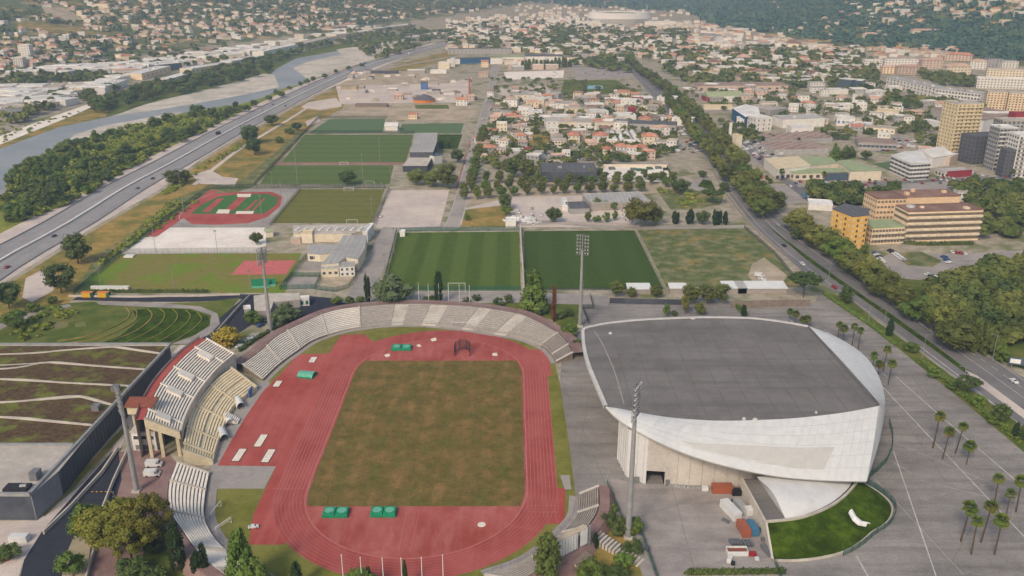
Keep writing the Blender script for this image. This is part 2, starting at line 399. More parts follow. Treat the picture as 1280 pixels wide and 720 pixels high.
def road(name, px, w, z, m, n=60, lines=(), dashes=(), kind='structure'):
    L = smooth_line([G2(*p) for p in px], n)
    z = free_z([tuple(p) for p in L], z)
    mb = MB(); ribbon(mb, L, w/2, -w/2, z); o = mb.build(name, m); o['kind'] = kind
    if lines:
        mk = MB()
        for d in lines: ribbon(mk, L, d+.22, d-.22, z+.012)
        mk.build('edge_line', 'mark_faint' if name == 'motorway' else 'white_line', o)
    if dashes:
        mk = MB(); Lf = resample(L, n*6)
        for d in dashes:
            A, B = offset_line(Lf, d+.18), offset_line(Lf, d-.18)
            for i in range(0, len(Lf)-2, 4): mk.strip([(*A[i], z+.012), (*A[i+1], z+.012)], [(*B[i], z+.012), (*B[i+1], z+.012)])
        k = mk.build('lane_dash', 'mark_faint', o); k['kind'] = 'stuff'
    return o, L
_U = 'zeroth first second third fourth fifth sixth seventh eighth ninth tenth eleventh twelfth thirteenth fourteenth fifteenth sixteenth seventeenth eighteenth nineteenth'.split()
def nth(n):
    if n < 20: return _U[n]
    t, u = divmod(n, 10); return (['', '', 'twentieth', 'thirtieth'] if u == 0 else ['', '', 'twenty-', 'thirty-'])[t] + ('' if u == 0 else _U[u])
def inside_np(x, y, poly):
    c = np.zeros(len(x), bool); n = len(poly); j = n-1
    for i in range(n):
        (xi, yi), (xj, yj) = poly[i], poly[j]
        if yi != yj: c ^= ((yi > y) != (yj > y)) & (x < (xj-xi)*(y-yi)/(yj-yi)+xi)
        j = i
    return c
def inside(x, y, poly):
    c = False; n = len(poly); j = n-1
    for i in range(n):
        a, b = poly[i], poly[j]
        if (a[1] > y) != (b[1] > y) and x < (b[0]-a[0])*(y-a[1])/(b[1]-a[1])+a[0]: c = not c
        j = i
    return c
def scatter(poly, n, mind, rng, tries=40):
    """n pixel points in a pixel polygon, at least mind(y) pixels apart"""
    xs = [p[0] for p in poly]; ys = [p[1] for p in poly]; out = []
    for _ in range(n*tries):
        if len(out) >= n: break
        x, y = rng.uniform(min(xs), max(xs)), rng.uniform(min(ys), max(ys))
        if not inside(x, y, poly): continue
        md = mind(y) if callable(mind) else mind
        if all((x-a)**2+((y-b)*2.2)**2 > md*md for a, b in out): out.append((x, y))
    return out
# ------------------------------------------------------------------ ground with hills: one sheet to the horizon
def build_terrain():
    xs = np.unique(np.concatenate([np.arange(-6000, -2000, 160), np.arange(-2000, 2000, 40), np.arange(2000, 6001, 160)])).astype(float)
    ys = np.unique(np.concatenate([np.arange(-400, 900, 100), np.arange(900, 3600, 40), np.arange(3600, 5600, 80), np.arange(5600, 12001, 260)])).astype(float)
    X, Y = np.meshgrid(xs, ys); Z = terrain(X, Y)
    nx, ny = len(xs), len(ys)
    me = bpy.data.meshes.new('ground')
    v = np.stack([X.ravel(), Y.ravel(), Z.ravel()], 1)
    i = np.arange(nx*ny).reshape(ny, nx)
    f = np.stack([i[:-1, :-1].ravel(), i[:-1, 1:].ravel(), i[1:, 1:].ravel(), i[1:, :-1].ravel()], 1)
    me.from_pydata(v.tolist(), [], f.tolist())
    me.materials.append(M['valley_soil']); me.materials.append(M['hill_scrub'])
    zc = Z.ravel()[f].mean(1)
    me.polygons.foreach_set('material_index', (zc > 1.5).astype(np.int32))
    me.polygons.foreach_set('use_smooth', [True]*len(f)); me.update()
    o = bpy.data.objects.new('ground', me); COL.objects.link(o); o['kind'] = 'structure'
build_terrain()

# ------------------------------------------------------------------ river
sheet('river', [(0,184),(74,158),(131,147),(200,128),(300,104),(345,86),(352,79),(375,72),(430,63),(500,49),(525,46),(500,56),(430,72),(386,78),(372,86),(388,101),(402,104),(350,114),(302,131),(252,138),(201,149),(165,160),(101,172),(60,192),(20,212),(7,235),(-6,262),(-60,300),(-300,416),(-300,289),(-60,205)], .02, 'river_water')
sheet('gravel_bar', [(141,145),(200,137),(252,128),(302,119),(349,109),(343,94),(330,92),(300,101),(262,111),(215,122),(180,131)], .05, 'river_gravel')
sheet('gravel_bar', [(366,85),(386,100),(430,85),(452,79),(500,62),(522,50),(470,58),(430,67),(385,77)], .05, 'river_gravel')
sheet('gravel_bar', [(94,168),(130,157),(165,151),(215,141),(230,140),(201,150),(165,160),(120,170),(75,185)], .05, 'river_gravel')
sheet('gravel_bar', [(420,62),(470,54),(510,49),(505,53),(470,60),(430,70)], .05, 'river_gravel')
sheet('river_bank', [(0,178),(30,165),(74,150),(110,138),(128,130),(140,132),(131,147),(74,159),(0,186)], .04, 'golden_grass')
sheet('river_path', [(-20,178),(40,155),(88,138),(120,127),(126,129),(92,144),(45,163),(-20,189)], .08, 'pale_gravel')
sheet('river_meadow', [(7,240),(20,212),(60,190),(101,171),(161,155),(201,147),(250,137),(300,130),(330,122),(349,112),(404,98),(470,77),(540,54),(560,54),(470,80),(365,116),(267,163),(187,206),(120,240),(60,270),(0,300),(-60,330),(-300,447),(-300,416),(-60,300)], .04, 'scrub_green')
sheet('north_meadow', [(105,150),(131,147),(200,130),(280,116),(330,101),(345,86),(370,73),(430,62),(520,46),(560,36),(520,38),(440,52),(330,68),(270,80),(200,95),(150,115),(105,136)], .03, 'lawn')
sheet('north_track', [(505,46),(560,38),(600,26),(618,20),(622,21),(600,30),(566,40),(520,47)], .06, 'pale_gravel')

# ------------------------------------------------------------------ motorway and its verges
sheet('motorway_verge', [(-300,447),(-60,322),(24,280),(112,235),(180,200),(262,160),(310,136),(360,112),(420,91),(472,73),(540,54),(556,54),(492,77),(420,107),(401,115),(356,138),(293,174),(250,200),(198,238),(112,287),(0,356),(-60,392),(-300,541)], .06, 'lot_gravel')
MW = [(-300,498),(-60,364),(0,326),(84,280),(158,234),(210,206.5),(296,159),(389,112),(456,83.5),(530,61.5),(592,46.5),(640,37.5)]
mo, ML = road('motorway', MW, 34, .09, 'motorway_asphalt', 70, lines=(16.2, 1.6, -1.6, -15.2), dashes=(12.6, 9.0, 5.4, -5.2, -8.6, -12.0))
def wall_along(name, L, d, h, t, m, parent, z0=0.0):
    mb = MB(); A, B = offset_line(L, d+t/2), offset_line(L, d-t/2); n = len(A)
    mb.strip([(*p, z0+h) for p in A], [(*p, z0+h) for p in B])
    mb.strip([(*p, z0) for p in A], [(*p, z0+h) for p in A]); mb.strip([(*p, z0+h) for p in B], [(*p, z0) for p in B])
    return mb.build(name, m, parent)
wall_along('median_barrier', ML, 0, .95, 1.7, 'barrier_concrete', mo, .1)
wall_along('guard_rail', ML, 17.6, .8, .3, 'galvanised', mo)
wall_along('guard_rail', ML, -17.4, .8, .3, 'galvanised', mo)
# golden strip between the motorway and the sports grounds, with its farm track
sheet('dry_verge', [(0,362),(112,291),(198,242),(250,204),(293,178),(356,141),(401,118),(440,104),(500,80),(470,110),(430,135),(400,150),(378,170),(345,205),(318,232),(255,262),(195,290),(150,318),(95,366),(85,380),(60,400),(0,440),(-60,470),(-300,646),(-300,551),(-60,400)], .03, 'golden_grass')
sheet('green_verge', [(95,366),(150,318),(195,290),(255,258),(318,232),(345,203),(385,163),(372,166),(330,203),(300,226),(240,240),(215,250),(160,295),(120,320),(105,345)], .05, 'meadow')
road('farm_track', [(243,231),(262,215),(300,186),(330,168),(360,150),(385,134)], 4, .08, 'lot_gravel', 20)
sheet('works_yard', [(240,219),(262,212),(278,221),(298,223),(293,232),(250,230)], .09, 'lot_gravel')
sheet('bare_clearing', [(28,372),(32,348),(55,336),(75,345),(66,364),(40,378)], .07, 'lot_gravel')
sheet('works_yard', [(385,128),(420,122),(428,133),(400,138),(376,134)], .07, 'lot_gravel')
sheet('works_yard', [(382,152),(398,145),(400,152),(384,158)], .09, 'lot_gravel')

# ------------------------------------------------------------------ paved plaza and car parks round the hall
sheet('plaza', [(705,400),(722,372),(760,380),(912,377),(1018,379),(1026,362),(1050,376),(1112,425),(1195,491),(1290,566),(1420,680),(1420,900),(560,900),(600,740),(690,690),(712,640),(712,560),(700,480)], .012, 'plaza_paving')
sheet('storage_yard', [(762,596),(790,604),(930,608),(958,652),(968,700),(978,735),(830,735),(806,668),(776,640)], .02, 'yard_paving')
sheet('north_lawn', [(560,376),(725,372),(728,408),(712,418),(690,400),(640,388),(560,380)], .02, 'lawn')
def line_px(name, segs, w, z, m='white_line', kind='structure'):
    mb = MB()
    for a, b in segs:
        L = np.array([G2(*a), G2(*b)]); L = resample(L, 2); ribbon(mb, L, w/2, -w/2, z)
    o = mb.build(name, m); o['kind'] = kind; return o
for sg in (((1100,480),(1159,543)), ((1159,543),(1218,605)), ((1218,605),(1290,681)), ((1119,470),(1178,522)), ((1178,522),(1290,618)), ((1117,564),(1170,720)), ((1070,694),(1086,722)), ((1030,412),(1110,472)), ((972,402),(984,412)), ((985,398),(1006,416))): line_px('parking_line', [sg], .36, .03)
for sg in (((1093,598),(1204,718)), ((1117,552),(1239,604)), ((1112,527),(1160,524)), ((1110,515),(1158,512)), ((1117,578),(1140,592)), ((1064,425),(1086,408)), ((1150,600),(1238,622))): line_px('faded_line', [sg], .25, .027, 'faded_paint')
for sg in (((1010,690),(1150,560)),((1180,720),(1270,560)),((1140,470),(1230,600)),((1075,440),(1180,600)),((1120,640),(1240,600)),((745,440),(725,560)),((700,470),(772,640)),((760,660),(900,612)),((840,608),(870,720))): line_px('paving_seam', [sg], .16, .022, 'mark_pave')

# ------------------------------------------------------------------ boulevard: two carriageways with a grass median
sheet('boulevard_verge', [(1022,362),(1062,374),(1094,400),(1140,433),(1200,478),(1290,540),(1420,640),(1420,700),(1288,572),(1195,494),(1112,427),(1050,378)], .03, 'lawn')
sheet('boulevard_ground', [(778,76),(800,104),(832,140),(868,180),(893,212),(917,250),(951,294),(1010,345),(1060,374),(1094,398),(1200,476),(1290,545),(1420,640),(1420,560),(1290,478),(1241,450),(1182,412),(1090,360),(1011,309),(961,270),(945,240),(925,205),(888,165),(850,120),(820,100),(790,78)], .02, 'asphalt')
_bl = smooth_line([G2(*p) for p in [(777,76),(785,84),(800,100),(822,122),(836,139),(856,160),(880,187),(899,212),(925,245),(962,288),(1012,330),(1056,361),(1103,395),(1172,446),(1250,502),(1330,560),(1460,655)]], 90)
free_z([tuple(p) for p in _bl], .06)
bo = MB(); ribbon(bo, _bl, 4.6, -4.6, .06); bo = bo.build('boulevard_carriageway', 'asphalt'); bo['kind'] = 'structure'
k = MB(); ribbon(k, _bl, 4.3, 4.0, .075); ribbon(k, _bl, -4.0, -4.3, .075); k.build('edge_line', 'white_line', bo)
_br = smooth_line([G2(*p) for p in [(868,140),(886,162),(905,185),(924,210),(946,240),(968,268),(1012,303),(1060,336),(1115,372),(1160,402),(1205,434),(1268,478),(1330,522),(1460,610)]], 80)
free_z([tuple(p) for p in _br], .066)
bo2 = MB(); ribbon(bo2, _br, 5.5, -5.5, .066); bo2 = bo2.build('boulevard_carriageway', 'asphalt'); bo2['kind'] = 'structure'
k = MB(); ribbon(k, _br, 5.2, 4.9, .08); ribbon(k, _br, -4.9, -5.2, .08); k.build('edge_line', 'white_line', bo2)
k = MB(); Lf = resample(_br, 400)
for i in range(0, 398, 4): k.strip([(*p, .08) for p in offset_line(Lf[i:i+3], .15)], [(*p, .08) for p in offset_line(Lf[i:i+3], -.15)])
k = k.build('lane_dash', 'white_line', bo2); k['kind'] = 'stuff'
sheet('median_strip', [(946,271),(958,281),(1009,320),(1041,343),(1088,376),(1110,390),(1167,431),(1206,460),(1222,470),(1206,466),(1167,437),(1105,393),(1082,377),(1040,348),(1006,323)], .12, 'fresh_grass')
sheet('splitter_island', [(1206,462),(1222,470),(1290,520),(1420,615),(1420,628),(1290,531),(1222,480)], .12, 'lot_gravel')
line_px('stop_line', [((1147,431),(1196,468)),((1196,468),(1260,520))], .5, .085)

# ------------------------------------------------------------------ streets
road('campus_street', [(425,392),(447,372),(462,345),(473,322),(485,292),(490,284)], 12, .05, 'street_paving', 24)
road('avenue', [(563,286),(567,279),(577,248),(587,210),(598,172),(606,142),(614,112),(618,90),(622,74)], 10, .05, 'street_paving', 40, lines=(4.6, -4.6))
sheet('avenue_path', [(569,238),(575,216),(585,180),(588,172),(590,172),(587,182),(577,216),(572,238)], .07, 'clay_path')
sheet('event_lot', [(470,285),(486,238),(562,237),(553,272),(548,287)], .04, 'lot_gravel')
road('service_lane', [(480,288),(560,284),(660,277),(760,283),(860,284),(935,283)], 7, .045, 'street_paving', 24)
road('stadium_lane', [(95,372),(170,374),(250,374),(300,371),(370,372),(440,378),(490,374),(560,369),(640,369),(720,372)], 7, .04, 'fresh_asphalt', 30)
sheet('stadium_apron', [(430,372),(490,366),(660,365),(760,370),(760,382),(640,378),(430,384)], .05, 'street_paving')
sheet('access_road', [(305,372),(318,372),(348,374),(384,372),(440,380),(420,392),(350,405),(318,404),(262,440),(248,420),(272,400)], .05, 'fresh_asphalt')
sheet('dark_lane', [(140,565),(148,562),(152,600),(140,640),(120,672),(100,735),(20,745),(30,700),(52,665),(100,610)], .06, 'fresh_asphalt')
sheet('stair_forecourt', [(140,566),(205,560),(222,580),(213,640),(232,668),(262,705),(300,740),(100,760),(112,690),(128,630),(142,602)], .05, 'concourse_red')
sheet('lane_verge', [(106,640),(118,660),(112,690),(108,735),(74,735),(84,690)], .07, 'bare_earth')
sheet('planted_corner', [(180,690),(196,668),(212,640),(226,668),(250,705),(262,740),(170,740)], .07, 'lawn')
sheet('bench_path', [(255,700),(300,705),(330,740),(250,760)], .03, 'concourse_red')
sheet('embankment', [(740,612),(752,618),(772,655),(800,690),(808,740),(690,750),(715,690),(742,650)], .05, 'golden_grass')
sheet('south_walk', [(750,606),(760,608),(756,640),(742,672),(730,690),(712,740),(690,740),(715,690),(736,655)], .07, 'concourse_red')
sheet('ramp_walk', [(788,668),(800,668),(822,730),(806,730)], .06, 'street_paving')
sheet('green_roof_yard', [(-260,652),(46,651),(100,607),(140,566),(146,540),(200,470),(212,445),(226,430),(280,415),(260,440),(180,505),(160,540),(146,570),(100,612),(50,668),(28,705),(16,745),(-260,745)], .03, 'lot_gravel')
sheet('planted_bed', [(50,640),(82,608),(120,570),(158,530),(162,535),(126,574),(92,610),(56,646)], .08, 'golden_grass')

# ------------------------------------------------------------------ amphitheatre garden
sheet('garden', [(-170,432),(-150,414),(-20,412),(0,400),(40,383),(110,377),(190,380),(262,377),(300,372),(285,392),(266,420),(240,431),(-20,432)], .04, 'lawn')
sheet('garden_path', [(-20,412),(40,390),(86,380),(90,383),(46,394),(10,407),(-20,424)], .07, 'street_paving')
sheet('garden_path', [(120,378),(200,379),(250,383),(272,392),(275,405),(262,418),(236,430),(214,430),(240,421),(262,408),(264,394),(240,386),(190,384),(125,381)], .07, 'street_paving')
sheet('amphitheatre_lawn', [(160,432),(118,432),(150,420),(172,402),(166,388),(190,385),(238,387),(260,395),(263,405),(245,418),(215,428),(190,432)], .06, 'fresh_grass')
sheet('amphitheatre_hollow', [(30,424),(26,410),(50,396),(85,386),(130,384),(150,392),(148,404),(128,415),(92,424),(55,428)], .06, 'lawn')
sheet('sand_patch', [(64,408),(72,402),(86,402),(84,409),(70,412)], .08, 'rough_grass')
sheet('sand_patch', [(94,404),(106,402),(108,408),(94,409)], .08, 'rough_grass')
for i, (a, m) in enumerate([([(157,385),(162,391),(158,400),(140,410),(112,420),(72,427)],'golden_grass'),([(166,384),(171,391),(168,402),(150,413),(122,424),(80,430)],'golden_grass'),([(184,386),(190,393),(186,402),(168,415),(138,427)],'golden_grass'),([(200,386),(206,393),(201,404),(182,417),(155,430)],'edge_grass'),([(216,387),(222,394),(216,406),(196,420),(172,431)],'edge_grass'),([(232,388),(238,395),(231,407),(212,420),(192,431)],'edge_grass'),([(247,391),(252,399),(243,410),(226,422),(210,431)],'edge_grass')]):
    L = smooth_line([G2(*p) for p in a], 30); mb = MB(); A, B = offset_line(L, .28), offset_line(L, -.28)
    mb.strip([(*p, .42) for p in A], [(*p, .42) for p in B]); mb.strip([(*p, .0) for p in A], [(*p, .42) for p in A]); mb.strip([(*p, .42) for p in B], [(*p, .0) for p in B])
    tag(mb.build('grass_step', 'golden_grass' if i < 3 else 'edge_grass'), kind='structure')

# ------------------------------------------------------------------ sports pitches
sheet('training_pitch', [(497,291),(649,289.5),(651,362),(480,362)], .05, 'pitch_green')
sheet('training_pitch', [(655,289),(793,288),(829,361),(656,361)], .05, 'pitch_dark')
sheet('meadow', [(797,287.5),(932,285),(968,318),(1003,358),(833,359)], .05, 'meadow')
sheet('bare_patch', [(940,330),(955,322),(985,345),(975,356),(945,357),(935,345)], .07, 'bare_earth')
sheet('long_green', [(90,366),(150,317.5),(377,316.5),(356,366)], .05, 'worn_grass')
sheet('red_court', [(305,326),(370,325.5),(358,343),(289,343.5)], .07, 'track_pink')
sheet('gravel_ground', [(152,317.5),(180,296.5),(194,296.5),(212,284.5),(331,284.5),(333,304),(330,316.5)], .05, 'pale_gravel')
sheet('asphalt_field', [(192,290),(262,237),(376,236),(336,284),(212,284.3)], .045, 'street_paving')
sheet('green_court', [(375,236.5),(481,236.5),(465,279),(338,279)], .06, 'turf_artificial')
sheet('football_pitch', [(381,168.5),(517,168.5),(507,203),(352,203)], .05, 'pitch_far')
sheet('football_pitch', [(340,206.5),(492,206.5),(487,230),(325,230)], .05, 'pitch_far')
sheet('clay_strip', [(345,203),(507,203),(506,206),(340,206)], .06, 'clay_path')
sheet('football_pitch', [(412,149),(482,148),(478,166),(386,166)], .05, 'turf_teal')
sheet('football_pitch', [(502,155),(580,154),(576,167),(500,166)], .05, 'turf_teal')
sheet('football_pitch', [(547,168),(578,168),(572,186),(548,186)], .05, 'fresh_grass')
sheet('meadow', [(518,131),(560,131),(562,136),(520,136)], .05, 'lawn')
sheet('ball_court', [(352,356),(364,346.5),(400,346.5),(392,361)], .06, 'street_paving')
sheet('school_yard', [(376,338),(384,325),(402,325),(400,338)], .06, 'street_paving')
sheet('school_yard', [(396,361),(404,346),(430,342),(444,343),(436,358),(425,363)], .055, 'bare_earth')
sheet('works_plot', [(575,284),(580,248),(640,245),(770,240),(812,262),(790,284)], .035, 'lot_gravel')
sheet('dry_plot', [(576,284),(582,262),(635,256),(632,284)], .045, 'golden_grass')
sheet('pale_lot', [(745,225),(752,208),(835,208),(846,228)], .05, 'pale_gravel')
sheet('tree_square', [(575,262),(580,225),(700,222),(860,230),(845,240),(800,243),(640,246)], .04, 'bare_earth')
sheet('dry_plot', [(634,187),(638,164),(697,164),(694,178)], .05, 'golden_grass')
sheet('dry_plot', [(838,262),(820,236),(868,236),(905,244),(900,256),(860,262)], .05, 'meadow')
sheet('turning_loop', [(858,228),(878,222),(890,222),(888,240),(868,238)], .05, 'street_paving')
sheet('traffic_island', [(872,233),(879,224),(889,226),(895,238),(885,236)], .07, 'fresh_grass')
sheet('dry_verge', [(452,100),(500,80),(560,64),(600,50),(640,42),(640,46),(604,56),(566,72),(520,86),(470,104)], .035, 'golden_grass')
sheet('sand_yard', [(410,84),(470,86),(560,94),(560,104),(420,108)], .03, 'bare_earth')
sheet('sand_yard', [(420,108),(560,104),(590,97),(586,130),(560,128),(425,130)], .04, 'lot_gravel')
sheet('sand_yard', [(430,130),(500,128),(600,132),(586,152),(500,150),(425,147)], .035, 'bare_earth')
sheet('coach_park', [(630,90),(705,88),(704,97),(632,100)], .05, 'pale_gravel')
sheet('coach_park', [(625,110),(685,107),(690,119),(640,121),(622,118)], .05, 'lot_gravel')
sheet('coach_park', [(716,84),(785,80),(800,96),(720,100)], .04, 'street_paving')
sheet('swimming_pool', [(729,107),(753,107),(754,111),(729,111.5)], .12, 'pool_water')
sheet('pool_lawn', [(705,100),(770,100),(790,112),(770,118),(700,118)], .05, 'lawn')
sheet('car_park', [(1090,330),(1110,318),(1170,318),(1280,313),(1300,336),(1190,334),(1180,340),(1150,350),(1090,345)], .045, 'street_paving')
sheet('weedy_plot', [(1115,318),(1150,314),(1178,326),(1165,334),(1135,332)], .06, 'meadow')
sheet('weedy_plot', [(1125,246),(1180,240),(1225,236),(1260,246),(1262,252),(1200,256),(1130,258)], .05, 'meadow')
sheet('sports_field', [(1090,205),(1112,202),(1136,214),(1124,218)], .05, 'turf_teal')
sheet('retail_car_park', [(945,232),(1000,232),(1120,226),(1280,218),(1290,232),(1210,238),(1040,246),(975,258)], .04, 'street_paving')
sheet('retail_car_park', [(925,180),(965,176),(975,196),(945,205)], .04, 'street_paving')
sheet('park_lawn', [(1228,440),(1300,420),(1420,470),(1420,540),(1290,466),(1255,452)], .04, 'lawn')
sheet('park_ground', [(1165,400),(1100,345),(1190,340),(1290,338),(1420,330),(1420,470),(1300,470),(1245,448)], .03, 'lawn')
sheet('far_field', [(905,63),(958,60),(968,74),(915,74)], .05, 'edge_grass')
sheet('far_field', [(640,50),(700,44),(720,52),(650,62)], .04, 'lawn')
sheet('far_road', [(880,40),(888,30),(896,30),(900,42),(915,52),(880,56)], .06, 'street_paving')

# chalk markings on the football grounds
def px_rect(mb, q, w, z, n=4):
    P = [np.array(G2(*p)) for p in q]
    for a, b in zip(P, P[1:]+P[:1]): ribbon(mb, np.array([a, b]), w/2, -w/2, z)
def bil(q, u, v):
    A, B, Cc, D = [np.array(G2(*p)) for p in q]; return A*(1-u)*(1-v)+B*u*(1-v)+Cc*u*v+D*(1-u)*v
def chalk(q, w=.16, z=.07):
    mb = MB()
    def poly(uv):
        for a, b in zip(uv[:-1], uv[1:]): ribbon(mb, np.array([bil(q, *a), bil(q, *b)]), w/2, -w/2, z)
    poly([(.04,.04),(.96,.04),(.96,.96),(.04,.96),(.04,.04)]); poly([(.04,.5),(.96,.5)])
    for s in (0, 1):
        f = (lambda v: v) if s == 0 else (lambda v: 1-v)
        poly([(.22,f(.04)),(.22,f(.2)),(.78,f(.2)),(.78,f(.04))])
    poly([(.5+.14*math.cos(t), .5+.1*math.sin(t)) for t in np.linspace(0, 6.2832, 25)])
    tag(mb.build('pitch_marking', 'edge_grass'), kind='structure')
chalk([(381,168.5),(517,168.5),(507,203),(352,203)]); chalk([(340,206.5),(492,206.5),(487,230),(325,230)])
chalk([(375,236.5),(481,236.5),(465,279),(338,279)], z=.08)

# little athletics oval north-west
q0 = [(268,242),(300,240),(340,240),(353,246),(350,258),(333,272),(310,279),(270,281),(240,280),(228,272),(236,260),(250,250)]
o = sheet('small_track', q0, .06, 'track_red')
sheet('small_infield', [(272,246),(300,242.5),(335,242.5),(348,247),(346,256),(330,267),(238,267.5),(252,256)], .08, 'court_green')
sheet('sprint_lane', [(262,238),(274,238),(226,275),(196,296),(184,294)], .065, 'track_red')
for q in ([(272,248),(280,248),(262,265),(252,265)], [(299,246),(310,246),(292,263),(281,263)], [(320,250),(323,250),(310,263),(305,263)], [(329,248),(332,248),(318,263),(315,263)]): sheet('jump_runway', q, .1, 'track_red')
for q in ([(296,242.5),(314,242.5),(313,246.5),(297,246.5)], [(273,262),(288,262),(286,267),(270,267)], [(296,264),(318,264),(316,267.5),(294,267.5)]): sheet('sand_pit', q, .12, 'sand_pit')
mb = MB(); L = smooth_line([G2(*p) for p in q0+[q0[0]]], 60); ribbon(mb, L, 2.2, 1.8, .1); tag(mb.build('track_line', 'white_line'), kind='structure')

# ------------------------------------------------------------------ the athletics stadium: track, field, markings
CX, RI, LW, YN, YS = -31.4, 36.5, 1.22, 327.0, 242.6
def oval(r, n=40):
    P = [(CX+r*math.cos(t), YN+r*math.sin(t)) for t in np.linspace(0, math.pi, n)]
    P += [(CX+r*math.cos(t), YS+r*math.sin(t)) for t in np.linspace(math.pi, 2*math.pi, n)]
    return P
def arc_line(r, n=40): P = oval(r, n); return P+[P[0]]
sheet('stadium_ground', [(268,612),(262,650),(285,690),(330,740),(620,745),(700,690),(722,640),(712,560),(700,480),(690,440),(640,418),(560,404),(480,404),(425,412),(370,440),(330,472),(320,500),(280,570)], .03, 'edge_grass')
sheet('stadium_paving', [(265,582),(345,583),(330,611),(262,611)], .05, 'concrete_grey')
sheet('sprint_apron', [(427,419),(455,418),(470,430),(420,560),(345,583),(272,582),(284,560),(305,524),(329,489),(352,466),(373,443),(411,442),(418,431)], .055, 'track_red')
sheet('stadium_paving', [(332,472),(338,480),(305,526),(286,560),(270,592),(262,592),(266,576),(276,541),(292,506),(320,484)], .045, 'concrete_grey')
sheet('sprint_apron', [(345,583),(420,560),(400,640),(354,681),(311,681),(316,645)], .055, 'track_red')
sheet('sprint_apron', [(640,437),(684,437),(690,470),(660,470)], .055, 'track_red')
sheet('sprint_apron', [(660,610),(707,610),(706,655),(650,655)], .055, 'track_red')
sheet('paved_edge', [(700,594),(712,594),(714,612),(706,612)], .06, 'concrete_grey')
mb = MB(); A, B = oval(RI+8.2*LW), oval(RI)
mb.strip([(*p, .07) for p in B+[B[0]]], [(*p, .07) for p in A+[A[0]]]); trk = tag(mb.build('running_track', 'lane_red'), kind='structure')
sheet_ = MB().sheet(oval(RI), .06).build('infield_surface', 'track_dark'); sheet_['kind'] = 'structure'
def rline(mb, P, w, z): L = np.array(P); ribbon(mb, L, w/2, -w/2, z)
mb = MB()
for k in range(0, 9): rline(mb, arc_line(RI+.1+k*LW), .10, .085)
k = mb.build('lane_line', 'lane_line', trk)
mb = MB(); rline(mb, arc_line(RI-.15), .3, .09); mb.build('kerb_line', 'lane_line', trk)
mb = MB()
for k in range(9): x = CX-RI-k*LW; rline(mb, [(x, 232), (x, 372)], .09, .088)        # sprint straight carries on north
for k in range(1, 9): x = CX-RI-8*LW-k*1.3; rline(mb, [(x, 255), (x, 372)], .06, .088)
for k in range(9): x = CX+RI+k*LW; rline(mb, [(x, 226), (x, 352)], .09, .088)
rline(mb, [G2(340,611), G2(381,611)], .18, .09); rline(mb, [(CX+RI, 229), (CX+RI+9.8, 229)], .2, .09); rline(mb, [(CX+RI+1, 232.5), (CX+RI+9.8, 232.5)], .15, .09)
rline(mb, [G2(372,650), G2(398,636)], .12, .09); rline(mb, [G2(630,655), G2(676,664)], .14, .09)
mb.build('start_line', 'lane_line', trk)
# dry grass field with rounded ends
def field():
    y0, y1 = G(640,633)[1], G(640,451)[1]; P = []
    r = RI-.9
    yb = max(y0, YS-18)
    for t in np.linspace(math.asin((y0-YS)/r), 0, 8): P.append((CX+r*math.cos(t), YS+r*math.sin(t)))
    for t in np.linspace(0, math.asin((y1-YN)/r), 8): P.append((CX+r*math.cos(t), YN+r*math.sin(t)))
    return P + [(2*CX-x, y) for x, y in P[::-1]]
tag(MB().sheet(field(), .09).build('playing_field', 'dry_turf'), kind='structure')
mb = MB()
for q in ([(484,637),(491,672)], [(566,638),(600,656)], [(606,637),(603,655)], [(508,640),(498,690)], [(524,640),(512,692)]): rline(mb, [G2(*q[0]), G2(*q[1])], .14, .08)
mb.build('sector_line', 'lane_line', trk)
rline_ = MB(); c = G2(602, 656); rline_.sheet([(c[0]+1.3*math.cos(t), c[1]+1.3*math.sin(t)) for t in np.linspace(0, 6.28, 20, endpoint=False)], .1); tag(rline_.build('throwing_circle', 'sand_pit'), kind='structure')
for q in ([(520,432),(524,430),(527,433),(523,434)], [(480,444),(486,442),(488,445),(483,447)], [(615,442),(621,441),(622,445),(616,445)], [(538,424),(545,422),(546,426),(540,427)]): sheet('throwing_circle', q, .1, 'sand_pit')

road('quarter_street', [(930,176),(948,196),(972,218),(1002,240),(1030,262)], 9, .07, 'asphalt', 20)
road('quarter_street', [(1000,236),(1060,232),(1120,228),(1200,224),(1290,222)], 10, .07, 'asphalt', 24)
road('quarter_street', [(880,140),(930,138),(990,140),(1060,136),(1110,136),(1150,128)], 8, .07, 'street_paving', 24)
road('quarter_street', [(610,160),(660,159),(720,162),(840,166)], 7, .07, 'street_paving', 20)
road('quarter_street', [(608,142),(680,141),(760,143),(815,147)], 6, .07, 'street_paving', 20)
road('quarter_street', [(700,163),(690,185),(684,205),(672,222)], 5, .075, 'street_paving', 20)
road('quarter_street', [(612,200),(680,201),(745,203),(840,205)], 6, .07, 'street_paving', 20)
road('quarter_street', [(830,84),(880,80),(960,84),(1060,90)], 9, .07, 'street_paving', 20)
road('quarter_street', [(1090,150),(1120,170),(1150,186),(1185,208),(1215,224)], 9, .075, 'street_paving', 20)
road('expressway', [(470,88),(560,72),(640,60),(720,62),(790,66),(880,62)], 10, .07, 'street_paving', 30)
road('river_road', [(-20,170),(40,146),(90,132),(128,120),(170,104),(230,92),(300,82),(360,68),(430,52),(500,42)], 8, .06, 'street_paving', 40)
